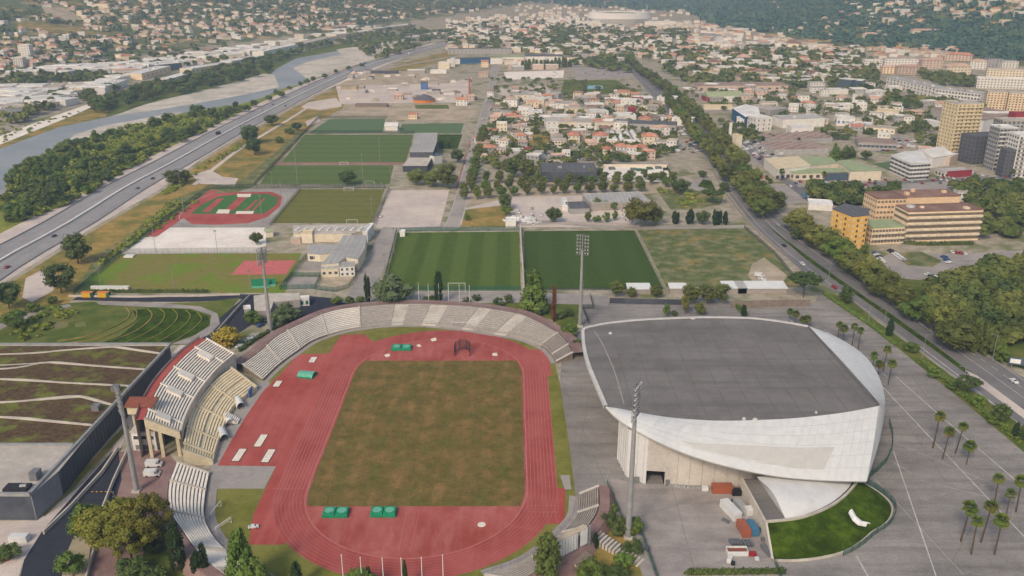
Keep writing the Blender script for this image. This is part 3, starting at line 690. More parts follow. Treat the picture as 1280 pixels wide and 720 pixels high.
# ------------------------------------------------------------------ terraces and grandstand
def terrace(name, label, front, back, zf, zb, rows, sectors, body='tread_brown', gap=.012, bench_w=.6, bench_h=.34, wall_m='concrete', cat='terrace', walls=None, skip=(), hang=None):
    """stepped terrace between two pixel lines; sectors = [(u0, u1, bench material or None, tread material)]"""
    Nn = 97
    F = smooth_line([G2(*p, zf) for p in front], Nn); K = smooth_line([G2(*p, zb) for p in back], Nn)
    o0 = (float(F[Nn//2][0]), float(F[Nn//2][1]), 0.0)
    t = thing(name, label, cat, o0)
    P = lambda i, v: F[i]*(1-v)+K[i]*v
    for si, (u0, u1, bm, tm) in enumerate(sectors):
        i0, i1 = int(round(u0*(Nn-1))), int(round(u1*(Nn-1))); st = max(1, (i1-i0)//10)
        ids = sorted(set(list(range(i0, i1, st))+[i1])); mb = MB()
        for r in range(rows):
            v0, v1 = r/rows, (r+1)/rows; z = zf+(zb-zf)*r/rows; zn = zf+(zb-zf)*(r+1)/rows
            A = [(*P(i, v0), z) for i in ids]; B = [(*P(i, v1), z) for i in ids]
            mb.strip(A, B)
            mb.strip(B, [(b[0], b[1], zn) for b in B])
        z0, z1 = (0, 0) if hang is None else (zf-hang, zb-hang*2)
        A0 = [(*P(i, 0), z0) for i in ids]; A1 = [(*P(i, 0), zf) for i in ids]; mb.strip(A0, A1)
        B0 = [(*P(i, 1), z1) for i in ids]; B1 = [(*P(i, 1), zb) for i in ids]; mb.strip(B1, B0)
        for i in (i0, i1):
            prof = [(*P(i, 0), z0)]
            for r in range(rows): prof += [(*P(i, r/rows), zf+(zb-zf)*r/rows), (*P(i, (r+1)/rows), zf+(zb-zf)*r/rows)]
            prof += [(*P(i, 1), zb), (*P(i, 1), z1)]
            mb.add(prof, [tuple(range(len(prof)))])
        sec_o = mb.build('sector', tm, t, o0)
        if bm:
            n = len(ids); g = gap
            for r in range(rows):
                if r in skip: continue
                z = zf+(zb-zf)*r/rows; dv = 1.0/rows; va, vb = (r+.22)*dv, (r+.22)*dv+dv*bench_w
                q = MB(); ids2 = ids[:]
                def PP(k, v):
                    u = k/(n-1); u = g+u*(1-2*g); x = i0+(i1-i0)*u; a = int(x); b = min(a+1, Nn-1); f = x-a
                    return P(a, v)*(1-f)+P(b, v)*f
                A = [(*PP(k, va), z+bench_h) for k in range(n)]; B = [(*PP(k, vb), z+bench_h) for k in range(n)]
                q.strip(A, B); q.strip([(a[0], a[1], z+.02) for a in A], A); q.strip(B, [(b[0], b[1], z+.02) for b in B])
                for e in (0, n-1): q.add([(A[e][0], A[e][1], z+.02), A[e], B[e], (B[e][0], B[e][1], z+.02)], [(0, 1, 2, 3)])
                q.build('bench_row', bm, sec_o, o0)
    # stairways and low walls between sectors
    us = walls if walls is not None else sorted(set([s[0] for s in sectors]))+[1]
    for u in us:
        i = int(round(u*(Nn-1))); a, b = P(i, 0), P(i, 1); d = (b-a)/np.linalg.norm(b-a); nrm = np.array([-d[1], d[0]])*.35
        q = MB(); pts = []
        for s in (-1, 1):
            for (p, z) in ((a, zf+.05), (a, zf+.55), (b, zb+.55), (b, zb+.05)): pts.append((p[0]+s*nrm[0], p[1]+s*nrm[1], z))
        q.add(pts, [(0,1,2,3), (7,6,5,4), (1,5,6,2), (0,4,5,1), (2,6,7,3)]); q.build('aisle_wall', wall_m, t, o0)
    return t, F, K, o0
def rail(name, L, z, h, parent, o0, m='galvanised', step=2.6):
    mb = MB(); L = np.array(L)[:, :2]; n = max(2, int(sum(np.linalg.norm(b-a) for a, b in zip(L[:-1], L[1:]))/step)); Q = resample(L, n)
    for p in Q: mb.tube((*p, z), (*p, z+h), .05, .05, 4)
    for hh in (h, h*.55): mb.path([(*p, z+hh) for p in Q], .04, 4)
    return mb.build(name, m, parent, o0)
def fence(name, label, px, h, m='fence_green', z=0.0, group=None, post=None, pts=None):
    """see-through fence: posts, top rail and closely spaced wires"""
    L = np.array(pts) if pts is not None else np.array([G2(*p, z) for p in px]); tot = sum(np.linalg.norm(b-a) for a, b in zip(L[:-1], L[1:]))
    o0 = (float(L[0][0]), float(L[0][1]), z); t = thing(name, label, 'fence', o0, 0, group)
    Q = resample(L, max(3, int(tot/3.2))); mb = MB()
    for p in Q: mb.box((p[0], p[1], z), (.14, .14, h))
    mb.build('post', post or m, t, o0)['kind'] = 'stuff'
    mb = MB(); n = int(h/.34)
    for k in range(n+1):
        zz = z+h*(k+.3)/(n+.6)
        for a, b in zip(L[:-1], L[1:]): mb.add([(a[0], a[1], zz), (b[0], b[1], zz), (b[0], b[1], zz+.16), (a[0], a[1], zz+.16)], [(0, 1, 2, 3)])
    mb.build('wire_mesh', m, t, o0)['kind'] = 'stuff'; return t
def wall_px(name, label, px, h, th, m, z=0.0, cat='wall', pts=None):
    L = np.array(pts) if pts is not None else np.array([G2(*p, z) for p in px]); o0 = (float(L[0][0]), float(L[0][1]), z)
    mb = MB(); A, B = offset_line(L, th/2), offset_line(L, -th/2)
    mb.strip([(*p, z+h) for p in A], [(*p, z+h) for p in B]); mb.strip([(*p, z) for p in A], [(*p, z+h) for p in A]); mb.strip([(*p, z+h) for p in B], [(*p, z) for p in B])
    for e in (0, -1): mb.add([(*A[e], z), (*A[e], z+h), (*B[e], z+h), (*B[e], z)], [(0, 1, 2, 3)])
    return tag(mb.build(name, m, None, o0), label, cat)

# north curve
fr = [(329,474),(349,455),(371,439),(394,424),(432,412),(479,405.5),(520,404.5),(550,406.5),(585,410.5),(612,415),(648,421),(677,432),(689,442),(695,452)]
bk = [(303,455.5),(327,438),(345.5,421),(375,405.5),(418.5,388),(477,381),(515,379.5),(548.5,380.5),(590,383),(621,387),(655,394),(689,411),(706,424),(716,441)]
wh, gr = ('bench_white', 'tread_brown'), ('bench_grey', 'concrete_grey')
g2 = ('bench_grey', 'bench_grey')
secs = [(0,.095,*wh),(.095,.18,*wh),(.18,.285,*wh),(.285,.37,'bench_white','concrete_grey'),(.37,.46,*gr),(.46,.485,None,'concrete'),(.485,.545,*gr),(.545,.58,None,'concrete'),(.58,.66,*gr),(.66,.69,None,'concrete'),(.69,.755,*gr),(.755,.785,None,'concrete'),(.785,.90,*gr),(.90,.955,'concrete_grey','tread_brown'),(.955,1,'concrete_grey','tread_brown')]
NT, NF, NK, NO = terrace('north_terrace', 'long curved concrete terrace around the north bend of the track', fr, bk, .9, 3.4, 12, secs, bench_w=.5, walls=(0,.095,.18,.285,.37,.90,.955,1))
rail('front_rail', offset_line(NF, .4), 0, 2.2, NT, NO, 'steel_grey')
mb = MB(); A = [(*p, 3.35) for p in offset_line(NK, .3)]; B = [(*p, 3.35) for p in offset_line(NK, 5.5)]; B0 = [(*p, 0) for p in offset_line(NK, 7.5)]
o1 = MB().strip(A, B).strip(B, B0).build('terrace_walkway', 'concourse_red'); o1['kind'] = 'structure'
rail('rear_rail', offset_line(NK, 1.0), 3.35, 1.1, NT, NO, 'steel_grey')

# south-west terrace, white benches
fr = [(262,592),(257,620),(256,647),(267,671),(287,692),(313,712),(345,732)]
bk = [(221,578),(211,607),(213,638),(229,664),(247,689),(272,712),(305,736)]
T2, F2, K2, O2 = terrace('south_terrace', 'curved terrace of long white benches at the south-west bend, behind the cypresses', fr, bk, .9, 4.2, 10, [(0,.15,*wh),(.15,.37,*wh),(.37,.66,*wh),(.66,.83,None,'bench_white'),(.83,1,*gr)], bench_w=.7)
rail('front_rail', offset_line(F2, 1.0), 0, 2.2, T2, O2, 'steel_grey')
mb = MB(); A = [(*p, 4.1) for p in offset_line(K2, -.2)]; B = [(*p, 4.1) for p in offset_line(K2, -3.5)]; B0 = [(*p, 0) for p in offset_line(K2, -5.5)]
mb.strip(A, B); mb.strip(B, B0); tag(mb.build('terrace_walkway', 'concourse_red'), kind='structure')
# south-east terrace
fr = [(724,618),(721,643),(706,662),(690,677),(666,695),(640,708),(606,719)]
bk = [(748.5,608),(747.5,636),(734,659),(717,679),(700,694),(680,708),(650,726)]
T3, F3, K3, O3 = terrace('south_terrace', 'short grey concrete terrace at the south-east bend beside the scoreboard', fr, bk, .8, 3.2, 9, [(0,.2,'bench_grey','tread_brown'),(.2,.42,'bench_grey','tread_brown'),(.42,.7,*gr),(.7,1,*gr)], bench_w=.35)
rail('front_rail', offset_line(F3, -1.2), 0, 2.0, T3, O3, 'steel_grey')
mb = MB(); A = [(*p, 3.1) for p in offset_line(K3, .2)]; B = [(*p, 3.1) for p in offset_line(K3, 3.4)]; B0 = [(*p, 0) for p in offset_line(K3, 5.5)]
mb.strip(A, B); mb.strip(B, B0); tag(mb.build('terrace_walkway', 'concourse_red'), kind='structure')
# field-side kerb path along the foot of the terraces
for L, d0, d1 in ((F2, 3.2, .1), (F3, -.1, -3.2), (NF, -.1, -2.2)):
    mb = MB(); ribbon(mb, L, max(d0, d1), min(d0, d1), .13); tag(mb.build('terrace_path', 'concrete_grey'), kind='structure')

# main grandstand, lower tier then upper tier
lo_f = [(321,484),(306,495),(293,506),(284,522),(277,541),(271,558),(266,576)]
lo_b = [(289,460),(270,474),(255,491),(245,504),(238,517),(232,541),(228,563)]
cr = ('bench_cream', 'cream_concrete')
T4, F4, K4, O4 = terrace('lower_grandstand', 'cream lower tier of the main grandstand, bench rows facing the sprint straight', lo_f, lo_b, 1.6, 6.2, 12, [(0,.235,*cr),(.235,.49,*cr),(.49,.75,*cr),(.75,.93,*cr),(.93,1,None,'cream_concrete')], bench_w=.7, skip=(5,), wall_m='cream_concrete', cat='grandstand')
up_f = [(293,443),(273,460),(255.5,480),(245,495),(237,509),(230,525),(225.5,541)]
up_b = [(258,423.5),(236,440),(217,459),(204,475),(195,489),(187,506),(181,524)]
T5, F5, K5, O5 = terrace('upper_grandstand', 'raised upper tier of the main grandstand with white bench rows and a red rear walkway', up_f, up_b, 8.6, 15.0, 13, [(0,.13,*wh),(.13,.40,*wh),(.40,.60,*wh),(.60,.90,*wh),(.90,1,*wh)], hang=1.1, bench_w=.76, cat='grandstand', wall_m='bench_white')
mb = MB(); A = [(*p, 15.0) for p in offset_line(K5, -.1)]; B = [(*p, 15.0) for p in offset_line(K5, -3.2)]; B0 = [(*p, 0) for p in offset_line(K5, -3.2)]
mb.strip(A, B); mb.build('rear_walkway', 'track_red', T5, O5)
mb = MB(); mb.strip(B, B0); B2 = [(p[0], p[1], 16.1) for p in B]; mb.strip(B2, B); mb.build('rear_wall', 'concrete', T5, O5)
# vomitory boxes (white landing slabs) across the upper tier, front parapet, cream side beam
for u in (.16, .43, .63, .92):
    mb = MB(); q = []
    for uu, v in ((u-.028, .32), (u+.028, .32), (u+.028, .74), (u-.028, .74)):
        x = min(max(uu, 0), 1)*96; i = min(int(x), 95); f = x-i; Fp, Kp = F5[i]*(1-f)+F5[i+1]*f, K5[i]*(1-f)+K5[i+1]*f; p = Fp*(1-v)+Kp*v; q.append((p[0], p[1], 8.6+6.4*v))
    mb.add([(x, y, z+1.05) for x, y, z in q]+[(x, y, z-.4) for x, y, z in q], [(0,1,2,3),(0,4,5,1),(1,5,6,2),(2,6,7,3),(3,7,4,0)]); mb.build('entrance_block', 'bench_white', T5, O5)
mb = MB(); A = [(*p, 9.2) for p in F5]; B = [(*p, 8.2) for p in F5]; A2 = [(*p, 9.2) for p in offset_line(F5, .35)]; B2 = [(*p, 0) for p in offset_line(F5, .35)]
mb.strip(B, A); mb.strip(A2, A); mb.strip(A2, B2); mb.build('front_parapet', 'concrete', T5, O5)
a, b = np.array([*F5[-1], 8.4]), np.array([*K5[-1], 14.6]); d = (F5[-1]-F5[-4]); d /= np.linalg.norm(d)
mb = MB(); q = []
for s in (.05, 1.4):
    for p in ((a[0], a[1], 6.9), (a[0], a[1], 9.6), (b[0], b[1], 16.0), (b[0], b[1], 12.4)): q.append((p[0]+d[0]*s, p[1]+d[1]*s, p[2]))
mb.add(q, [(0,1,2,3), (7,6,5,4), (1,5,6,2), (0,4,5,1), (2,6,7,3), (3,7,4,0)]); mb.build('side_beam', 'cream_concrete', T5, O5)
for k in (.1, .6, .95):
    p = F5[-1]*(1-k)+K5[-1]*k; mb = MB(); mb.box((p[0]+d[0]*.7, p[1]+d[1]*.7, 0), (1.1, 1.1, 7.2+5.0*k), math.atan2(d[1], d[0])); mb.build('pillar', 'cream_concrete', T5, O5)
# commentary booth and office under the south end
bp = G(178, 512, 13); t = thing('commentary_booth', 'small booth with red tiled roof and dark windows at the top corner of the grandstand', 'booth', (bp[0], bp[1], 12.2))
mb = MB(); mb.box((0, 0, 0), (9, 4.2, 3.2)); mb.build('wall', 'cream_concrete', t)
mb = MB(); mb.add([(-5.2,-2.8,3.1),(5.2,-2.8,3.1),(5.2,2.8,4.3),(-5.2,2.8,4.3),(-5.2,-2.8,3.35),(5.2,-2.8,3.35),(5.2,2.8,4.55),(-5.2,2.8,4.55)], [(0,1,2,3)[::-1],(4,5,6,7),(0,1,5,4),(1,2,6,5),(2,3,7,6),(3,0,4,7)]); mb.build('roof', 'wood_roof', t)
w0 = MB(); w0.box((0, 0, 0), (1.5, .12, 1.3)); w0 = w0.build('window', 'glass_dark', t); w0.location = (.2, -2.13, 1.2)
for x in (2.0, 3.8): inst(w0, t, (x, -2.13, 1.2))
mb = MB(); mb.tube((-3.6, 0, -12.2), (-3.6, 0, 0), .5, .5, 8); mb.tube((3.6, 0, -12.2), (3.6, 0, 0), .5, .5, 8); mb.build('column', 'cream_concrete', t)
bp = G(180, 566); t = thing('stadium_office', 'white office block with a strip of dark windows tucked under the grandstand end', 'office', (bp[0], bp[1]+1, 0))
mb = MB(); mb.box((0, 4, 0), (8.5, 7, 7.4)); mb.build('wall', 'wall_white', t)
mb = MB(); mb.box((0, 4, 7.4), (9.2, 7.8, .35)); mb.build('roof', 'concrete', t)
w0 = MB(); w0.box((0, 0, 0), (1.9, .1, 1.3)); w0 = w0.build('window', 'glass_dark', t); w0.location = (-2.6, .46, 4.6)
for x in (0, 2.6): inst(w0, t, (x, .46, 4.6))
w1 = MB(); w1.box((0, 0, 0), (6.6, .1, 1.9)); w1 = w1.build('shutter', 'steel_grey', t); w1.location = (0, .46, .4)
# canopies at the foot of the lower tier, white stair head
for k, (x, y, L) in enumerate(((299,503,6.6),(286.5,525,4.6),(278.5,542,6.8))):
    p = G(x, y, 1.5); t = thing('dugout', ['white rounded bench shelter nearest the blue board below the cream tier','small middle one of the white shelters below the cream tier','white rounded bench shelter at the south end below the cream tier'][k], 'shelter', (p[0], p[1], 0), R(-62))
    mb = MB(); n = 9; A = [(-L/2, -1.7*math.cos(q), .5+2.4*math.sin(q)) for q in np.linspace(.1, 3.0, n)]; mb.strip([(L/2, a[1], a[2]) for a in A], A); mb.build('canopy', 'plastic_white', t)
    mb = MB(); mb.box((0, -.9, 0), (L, .12, .7)); mb.box((0, .6, .1), (L*.9, .5, .45)); mb.build('bench', 'steel_grey', t)
p = G(313, 491, 1.2); mb = MB(); mb.box((0, 0, 0), (.5, 5.0, 2.6)); mb.box((.3, 0, .2), (.1, 4.6, 2.2)); tag(mb.build('blue_board', 'rail_blue', None, (0,0,0), False, (p[0], p[1], .4)), 'blue board standing in front of the cream lower tier', 'board')
p = G(282, 516, 4); mb = MB()
for k in range(8): mb.box((.0+k*.62, 0, 0), (.64, 3.4, 3.2-k*.38))
tag(mb.build('white_staircase', 'bench_white', None, (0,0,0), False, (p[0], p[1], .3)), 'white staircase cutting into the lower tier of the grandstand', 'staircase')

# ------------------------------------------------------------------ floodlight masts
def mast(base, topy, label, rows=6, wdt=7.5, hh=9.0, face=0.0, leans=0):
    b = G(*base); H = z_of(base, topy)
    t = thing('floodlight_mast', label, 'floodlight', b)
    mb = MB(); mb.tube((0,0,0), (0,0,H-hh*.75), .95, .55, 12); mb.build('pole', 'galvanised', t)
    mb = MB(); mb.box((0,0,0), (2.6,2.6,.6)); mb.build('footing', 'concrete', t)
    ca, sa = math.cos(face), math.sin(face); fr = MB()
    P = lambda x, z, d=0: (x*ca-d*sa, x*sa+d*ca, z)
    for x in (-wdt/2, -wdt/6, wdt/6, wdt/2): fr.tube(P(x, H-hh), P(x, H), .08, .08, 4)
    for k in range(rows+1): z = H-hh+hh*k/rows; fr.tube(P(-wdt/2, z), P(wdt/2, z), .08, .08, 4)
    fr.tube(P(0, H-hh*.8), P(0, H), .35, .3, 6); fr.tube(P(-wdt/2, H-hh), P(wdt/2, H-hh*.5), .08, .08, 4); fr.tube(P(wdt/2, H-hh), P(-wdt/2, H-hh*.5), .08, .08, 4)
    fr = fr.build('lamp_frame', 'steel_grey', t)
    lm = MB(); lm.tube((0,-.1,0), (0,-.6,-.2), .26, .44, 8); lm = lm.build('lamp', 'galvanised', fr)
    first = True
    for k in range(rows):
        for x in np.linspace(-wdt*.42, wdt*.42, 5):
            l = P(x, H-hh+hh*(k+.5)/rows, -.15)
            if first: lm.location = l; lm.rotation_euler = (0,0,face); first = False
            else: inst(lm, fr, l, face)
    lp = MB(); lp.tube((0,0,0), (0,0,H*.5), .06, .06, 4); l = lp.build('ladder', 'steel_grey', t); l.location = (1.1, 0, 0)
    return t
mast((785,672), 479, 'tall floodlight mast in the foreground between the scoreboard and the hall', 7, 6.5, 11, R(65))
mast((171,614), 484, 'floodlight mast behind the main grandstand, lamps beside the red booth', 6, 6, 10, R(-55))
mast((338,415), 309, 'floodlight mast at the north-west bend near the parked cars', 6, 6, 8, R(-120))
mast((725,408), 293, 'floodlight mast at the north-east bend in front of the green pitches', 6, 6, 10, R(160))

# ------------------------------------------------------------------ scoreboard, mats, shelters, cage, goals
A, B = np.array(G2(697, 712)), np.array(G2(731, 694)); d = (B-A); Ls = np.linalg.norm(d); ang = math.atan2(d[1], d[0])
Hs = z_of((731, 694), 661)
t = thing('scoreboard', 'big white scoreboard seen from behind, wooden top edge, over the south-east terrace', 'scoreboard', (*A, 0), ang)
for x in (.6, Ls*.72, Ls+2.0):
    mb = MB(); mb.box((x, .5, 0), (.55, .55, Hs)); mb.build('post', 'galvanised', t)
mb = MB(); mb.box((Ls*.36, .1, Hs-5.4), (Ls*.70, .3, 5.2)); mb.build('panel', 'plastic_white', t)
mb = MB(); mb.box((Ls*.87+.9, .1, Hs-5.4), (Ls*.24, .3, 5.2)); mb.build('panel', 'plastic_white', t)
for k in range(7):
    mb = MB(); mb.box((Ls*.06+k*Ls*.1, -.08, Hs-5.3), (.12, .06, 5.0)); mb.build('batten', 'galvanised', t)
mb = MB(); mb.box((Ls*.52, 1.0, Hs-.1), (Ls*1.12, 2.0, .25)); mb.build('top_board', 'bare_earth', t)
t = thing('timing_hut', 'low dark-roofed hut under the scoreboard', 'hut', (*(A*.35+B*.65), 0), ang)
mb = MB(); mb.box((0, -1.5, 0), (6.0, 4.0, 2.2)); mb.build('wall', 'concrete', t); mb = MB(); mb.box((0, -1.5, 2.2), (6.6, 4.6, .2)); mb.build('roof', 'tread_brown', t)

def soft_mat(px, w, dpt, h, label, split=2, rz=0.0):
    p = G(*px); t = thing('landing_mat', label, 'landing mat', p, rz)
    for k in range(split):
        ww = w/split; mb = MB(); x = -w/2+ww*(k+.5)
        mb.box((x, 0, .12), (ww*.99, dpt, h*.62)); mb.box((x, 0, .12+h*.62), (ww*.97, dpt*.98, h*.25), 0, 0, .94); mb.build('cushion', 'tarp_green', t)
        mb = MB(); n = 14; mb.prism([(x+ww*.36*math.cos(a), dpt*.34*math.sin(a)) for a in np.linspace(0, 6.28, n, endpoint=False)], .12+h*.86, .16+h*.9); mb.build('top_cover', 'tarp_light', t)
    return t
soft_mat((420,643), 8.0, 4.2, 1.7, 'green high-jump landing mat on the south end, left of the pair')
soft_mat((479.5,642.5), 8.0, 4.2, 1.7, 'green high-jump landing mat on the south end, right of the pair')
soft_mat((502,436), 9.0, 5.0, 1.4, 'green landing mat on the north end of the infield')
p = G(384, 470); t = thing('mat_shelter', 'rounded green pole-vault mat cover on the red apron west of the track', 'mat cover', p, R(-12))
mb = MB(); n = 9; A_ = [(-3.4, -2.6*math.cos(q), .5+1.5*math.sin(q)) for q in np.linspace(0, math.pi, n)]; mb.strip([(3.4, a[1], a[2]) for a in A_], A_); mb.build('cover', 'tarp_light', t)
mb = MB(); mb.box((0, 0, 0), (6.8, 5.2, .7)); mb.build('base', 'tarp_green', t)
for i, (x, y, w, h) in enumerate(((347,480,2.6,5.2),(391,450,2.6,5.4),(326,551,2.6,8.4),(299,569,2.6,8.0),(335.5,570,2.6,8.4))):
    p = G(x, y); t = thing('jump_pit', ['sand pit with black rim on the red apron, nearest the cream tier','sand pit behind the rounded green mat cover','sand pit in the middle of the three at the south of the apron','sand pit at the left of the three at the south of the apron','sand pit at the right of the three at the south of the apron'][i], 'sand pit', (p[0], p[1], .06), R(-3))
    mb = MB(); mb.box((0,0,0), (w+.5, h+.5, .08)); mb.build('rim', 'rubber_dark', t); mb = MB(); mb.box((0,0,.08), (w, h, .06)); mb.build('sand', 'sand_pit', t)
p = G(578, 443); t = thing('throwing_cage', 'dark hammer throwing cage on the north end of the infield', 'throwing cage', p)
mb = MB(); pts = [(-3.4,-2),(-3.2,2.6),(-1.4,5),(1.4,5),(3.2,2.6),(3.4,-2)]
for q in pts: mb.tube((*q, 0), (*q, 5.2), .14, .14, 5)
mb.build('pole', 'dark_metal', t)
mb = MB()
for a, b in zip(pts[:-1], pts[1:]):
    for k in range(12): z = .3+k*.42; mb.add([(*a, z), (*b, z), (*b, z+.1), (*a, z+.1)], [(0,1,2,3)])
    for u in np.linspace(0, 1, 9): q = (a[0]*(1-u)+b[0]*u, a[1]*(1-u)+b[1]*u); mb.box((*q, .1), (.08, .08, 5.0))
mb.build('net', 'dark_metal', t)
def goal(px, label, w=7.3, h=2.4, dpt=2.0, rz=0.0, z=0.0, group=None):
    p = G(*px); t = thing('football_goal', label, 'goal', (p[0], p[1], z), rz, group); mb = MB()
    for s in (-1, 1): mb.tube((s*w/2,0,0), (s*w/2,0,h), .11, .11, 5); mb.tube((s*w/2,0,h), (s*w/2,dpt,.05), .06, .06, 4); mb.tube((s*w/2,0,.05), (s*w/2,dpt,.05), .06, .06, 4)
    mb.tube((-w/2,0,h), (w/2,0,h), .11, .11, 5); mb.tube((-w/2,dpt,.05), (w/2,dpt,.05), .06, .06, 4); mb.build('frame', 'plastic_white', t)
    mb = MB()
    for u in np.linspace(-w/2, w/2, 11): mb.tube((u,0,h), (u,dpt,.05), .02, .02, 3)
    mb.build('net', 'plastic_white', t); return t
goal((575,410), 'white goal at the foot of the north terrace', 8.0, 3.0)
goal((271,640), 'white goal frame lying by the south-west terrace rail, upper of two', 6, 2.2, 1.6, R(80)); goal((280,660), 'white goal frame by the south-west terrace rail, lower of two', 6, 2.2, 1.6, R(60))
goal((571,366), 'tall white goal net behind the terrace on the striped pitch', 9.0, 5.5)
for px, lb, rz in (((430,206),'goal on the far side of the near grass pitch',math.pi),((462,230),'white goal on the near side of the grass pitch',0),((436,238),'goal at the far end of the olive artificial pitch',math.pi),((440,279),'white goal at the near end of the olive artificial pitch',0)): goal(px, lb, rz=rz)
# flagpoles
def pole_thing(name, label, cat, base, topy, r=.12, m='plastic_white', group=None, head=None):
    b = G(*base); H = z_of(base, topy); t = thing(name, label, cat, b, 0, group)
    mb = MB(); mb.tube((0,0,0), (0,0,H), r, r*.6, 7); mb.build('pole', m, t)
    if head == 'flood':
        hd = MB(); hd.box((0,0,H-.5), (1.6,.3,.5)); hd.box((0,-.25,H-.45), (.5,.4,.4)); hd.build('lamp', 'steel_grey', t)
    elif head == 'flag':
        hd = MB(); hd.tube((0,0,H), (0,0,H+.3), .18, .02, 6); hd.build('finial', 'plastic_white', t)
    elif head == 'arms':
        hd = MB()
        for s in (-1, 1): hd.tube((0,0,H-.3), (s*2.2,0,H), .09, .06, 5); hd.box((s*2.5,0,H-.08), (1.0,.4,.18))
        hd.build('lamp_arm', 'steel_grey', t)
    elif head == 'arm':
        hd = MB(); hd.tube((0,0,H-.3), (-2.0,0,H), .09, .06, 5); hd.box((-2.4,0,H-.08), (1.1,.45,.2)); hd.build('lamp_arm', 'steel_grey', t)
    return t
for i, (x, y, ty) in enumerate(((524,384,354),(536,382,355),(549,382,355),(561,383,355),(574.5,384,355),(587,384,357))): pole_thing('flagpole', '%s white flagpole from the west on the rim of the north terrace' % nth(i+1), 'flagpole', (x, y), ty, .14, head='flag', group='flagpoles above the north terrace')
for i, (x, y, ty) in enumerate(((431,745,694),(454,748,697),(481,750,698),(504,752,698),(529,752,697),(555,750,694))): pole_thing('flagpole', '%s white flagpole from the west at the south bend in the foreground' % nth(i+1), 'flagpole', (x, y), ty, .14, head='flag', group='flagpoles at the south bend')
SP = [(126,357,333,'by the white bench on the rough green'),(218,364,333,'on the near edge of the rough green'),(313,362,338,'next to the green batting screens'),(195,316,279,'between the gravel ground and the rough green, western one'),(272,316,288,'on the near edge of the gravel ground'),(230,268,210,'beside the little red oval, at its west rail'),(195,276,250,'at the south-west tip of the little red oval'),(328,279,244,'inside the south bend of the little red oval'),(352,250,225,'between the little oval and the olive pitch'),(372,232,178,'between the two grass pitches on the west side'),(454,230,192,'behind the near grass pitch goal'),(475,203,172,'on the clay strip between the grass pitches'),(489,228,206,'at the east end of the near grass pitch'),(465,269,248,'on the east edge of the olive pitch'),(478,250,228,'at the far corner of the olive pitch'),(340,232,214,'in front of the near grass pitch'),(493,318,285,'at the west edge of the striped green pitch'),(481,340,318,'near the olive tree by the striped pitch')]
for x, y, ty, lb in SP: pole_thing('pitch_light', 'slim pitch light pole '+lb, 'light pole', (x, y), ty, .16, 'galvanised', head='flood')
# ------------------------------------------------------------------ the arena hall with its white shell
HZ = 22.0
c0 = G(915, 560); hall = thing('arena_hall', 'large arena hall with flat grey roof and sweeping white shell beside the stadium', 'arena', (c0[0], c0[1]+30, 0))
HO = (c0[0], c0[1]+30, 0)
back = [(730,411),(745,407),(760,404),(800,400),(840,398),(870,397),(905,397),(940,398),(975,402),(1010,408)]
front = [(757,508),(775,511),(800,516),(830,521),(860,524),(900,526),(950,525),(990,523),(1030,519),(1065,514),(1098,507.5)]
left = [(745,480),(735,455),(730,435),(728.5,420)]
rp = [G2(x, y, HZ) for x, y in back+front[::-1]+left]
mb = MB(); mb.prism(rp, HZ-.9, HZ, bottom=True); roof_o = mb.build('roof', 'roof_membrane', hall, HO)
# raised seams and fittings of the roof
edge = smooth_line([G(x, y, HZ) for x, y in front[:1]+left+back], 60)
q = MB(); A, B = offset_line(edge, .5), offset_line(edge, -.75)
q.strip([(*p, HZ+.35) for p in A], [(*p, HZ+.35) for p in B]); q.strip([(*p, HZ-1.0) for p in A], [(*p, HZ+.35) for p in A]); q.strip([(*p, HZ+.35) for p in B], [(*p, HZ-.0) for p in B])
q.build('roof_rim', 'roof_rim', hall, HO)
q = MB(); L = smooth_line([G(743,414,HZ),G(752,428,HZ),G(761,447,HZ),G(769,467,HZ),G(780,505,HZ)], 20); ribbon(q, L, .22, -.22, HZ+.06); q.build('roof_walkway', 'concrete_grey', roof_o, HO)
q = MB(); ribbon(q, resample([G2(1011.5,409,HZ), G2(1099,507,HZ)], 2), .3, -.9, HZ+.12); q.build('roof_gutter', 'concrete_dark', hall, HO)
for k in range(1, 12):
    xa = 33+k*8.0; ya = [p for p in rp]; ys_ = []
    for (p, r_) in zip(rp, rp[1:]+rp[:1]):
        if (p[0]-xa)*(r_[0]-xa) < 0: ys_.append(p[1]+(r_[1]-p[1])*(xa-p[0])/(r_[0]-p[0]))
    if len(ys_) >= 2:
        q = MB(); q.box((xa, (min(ys_)+max(ys_))/2, HZ), (.14, max(ys_)-min(ys_)-1.6, .07)); q.build('roof_seam', 'roof_seam', roof_o, HO)
for x, y, w in ((763,417,1.6),(930,524,1.4),(944,525,1.8),(1020,516,1.0),(866,398,2.2)):
    p = G(x, y, HZ); q = MB(); q.tube((p[0],p[1],HZ), (p[0],p[1],HZ+.5), w*.5, w*.4, 8); q.build('roof_vent', 'roof_rim', roof_o, HO)
def V(p): return Vector(p)
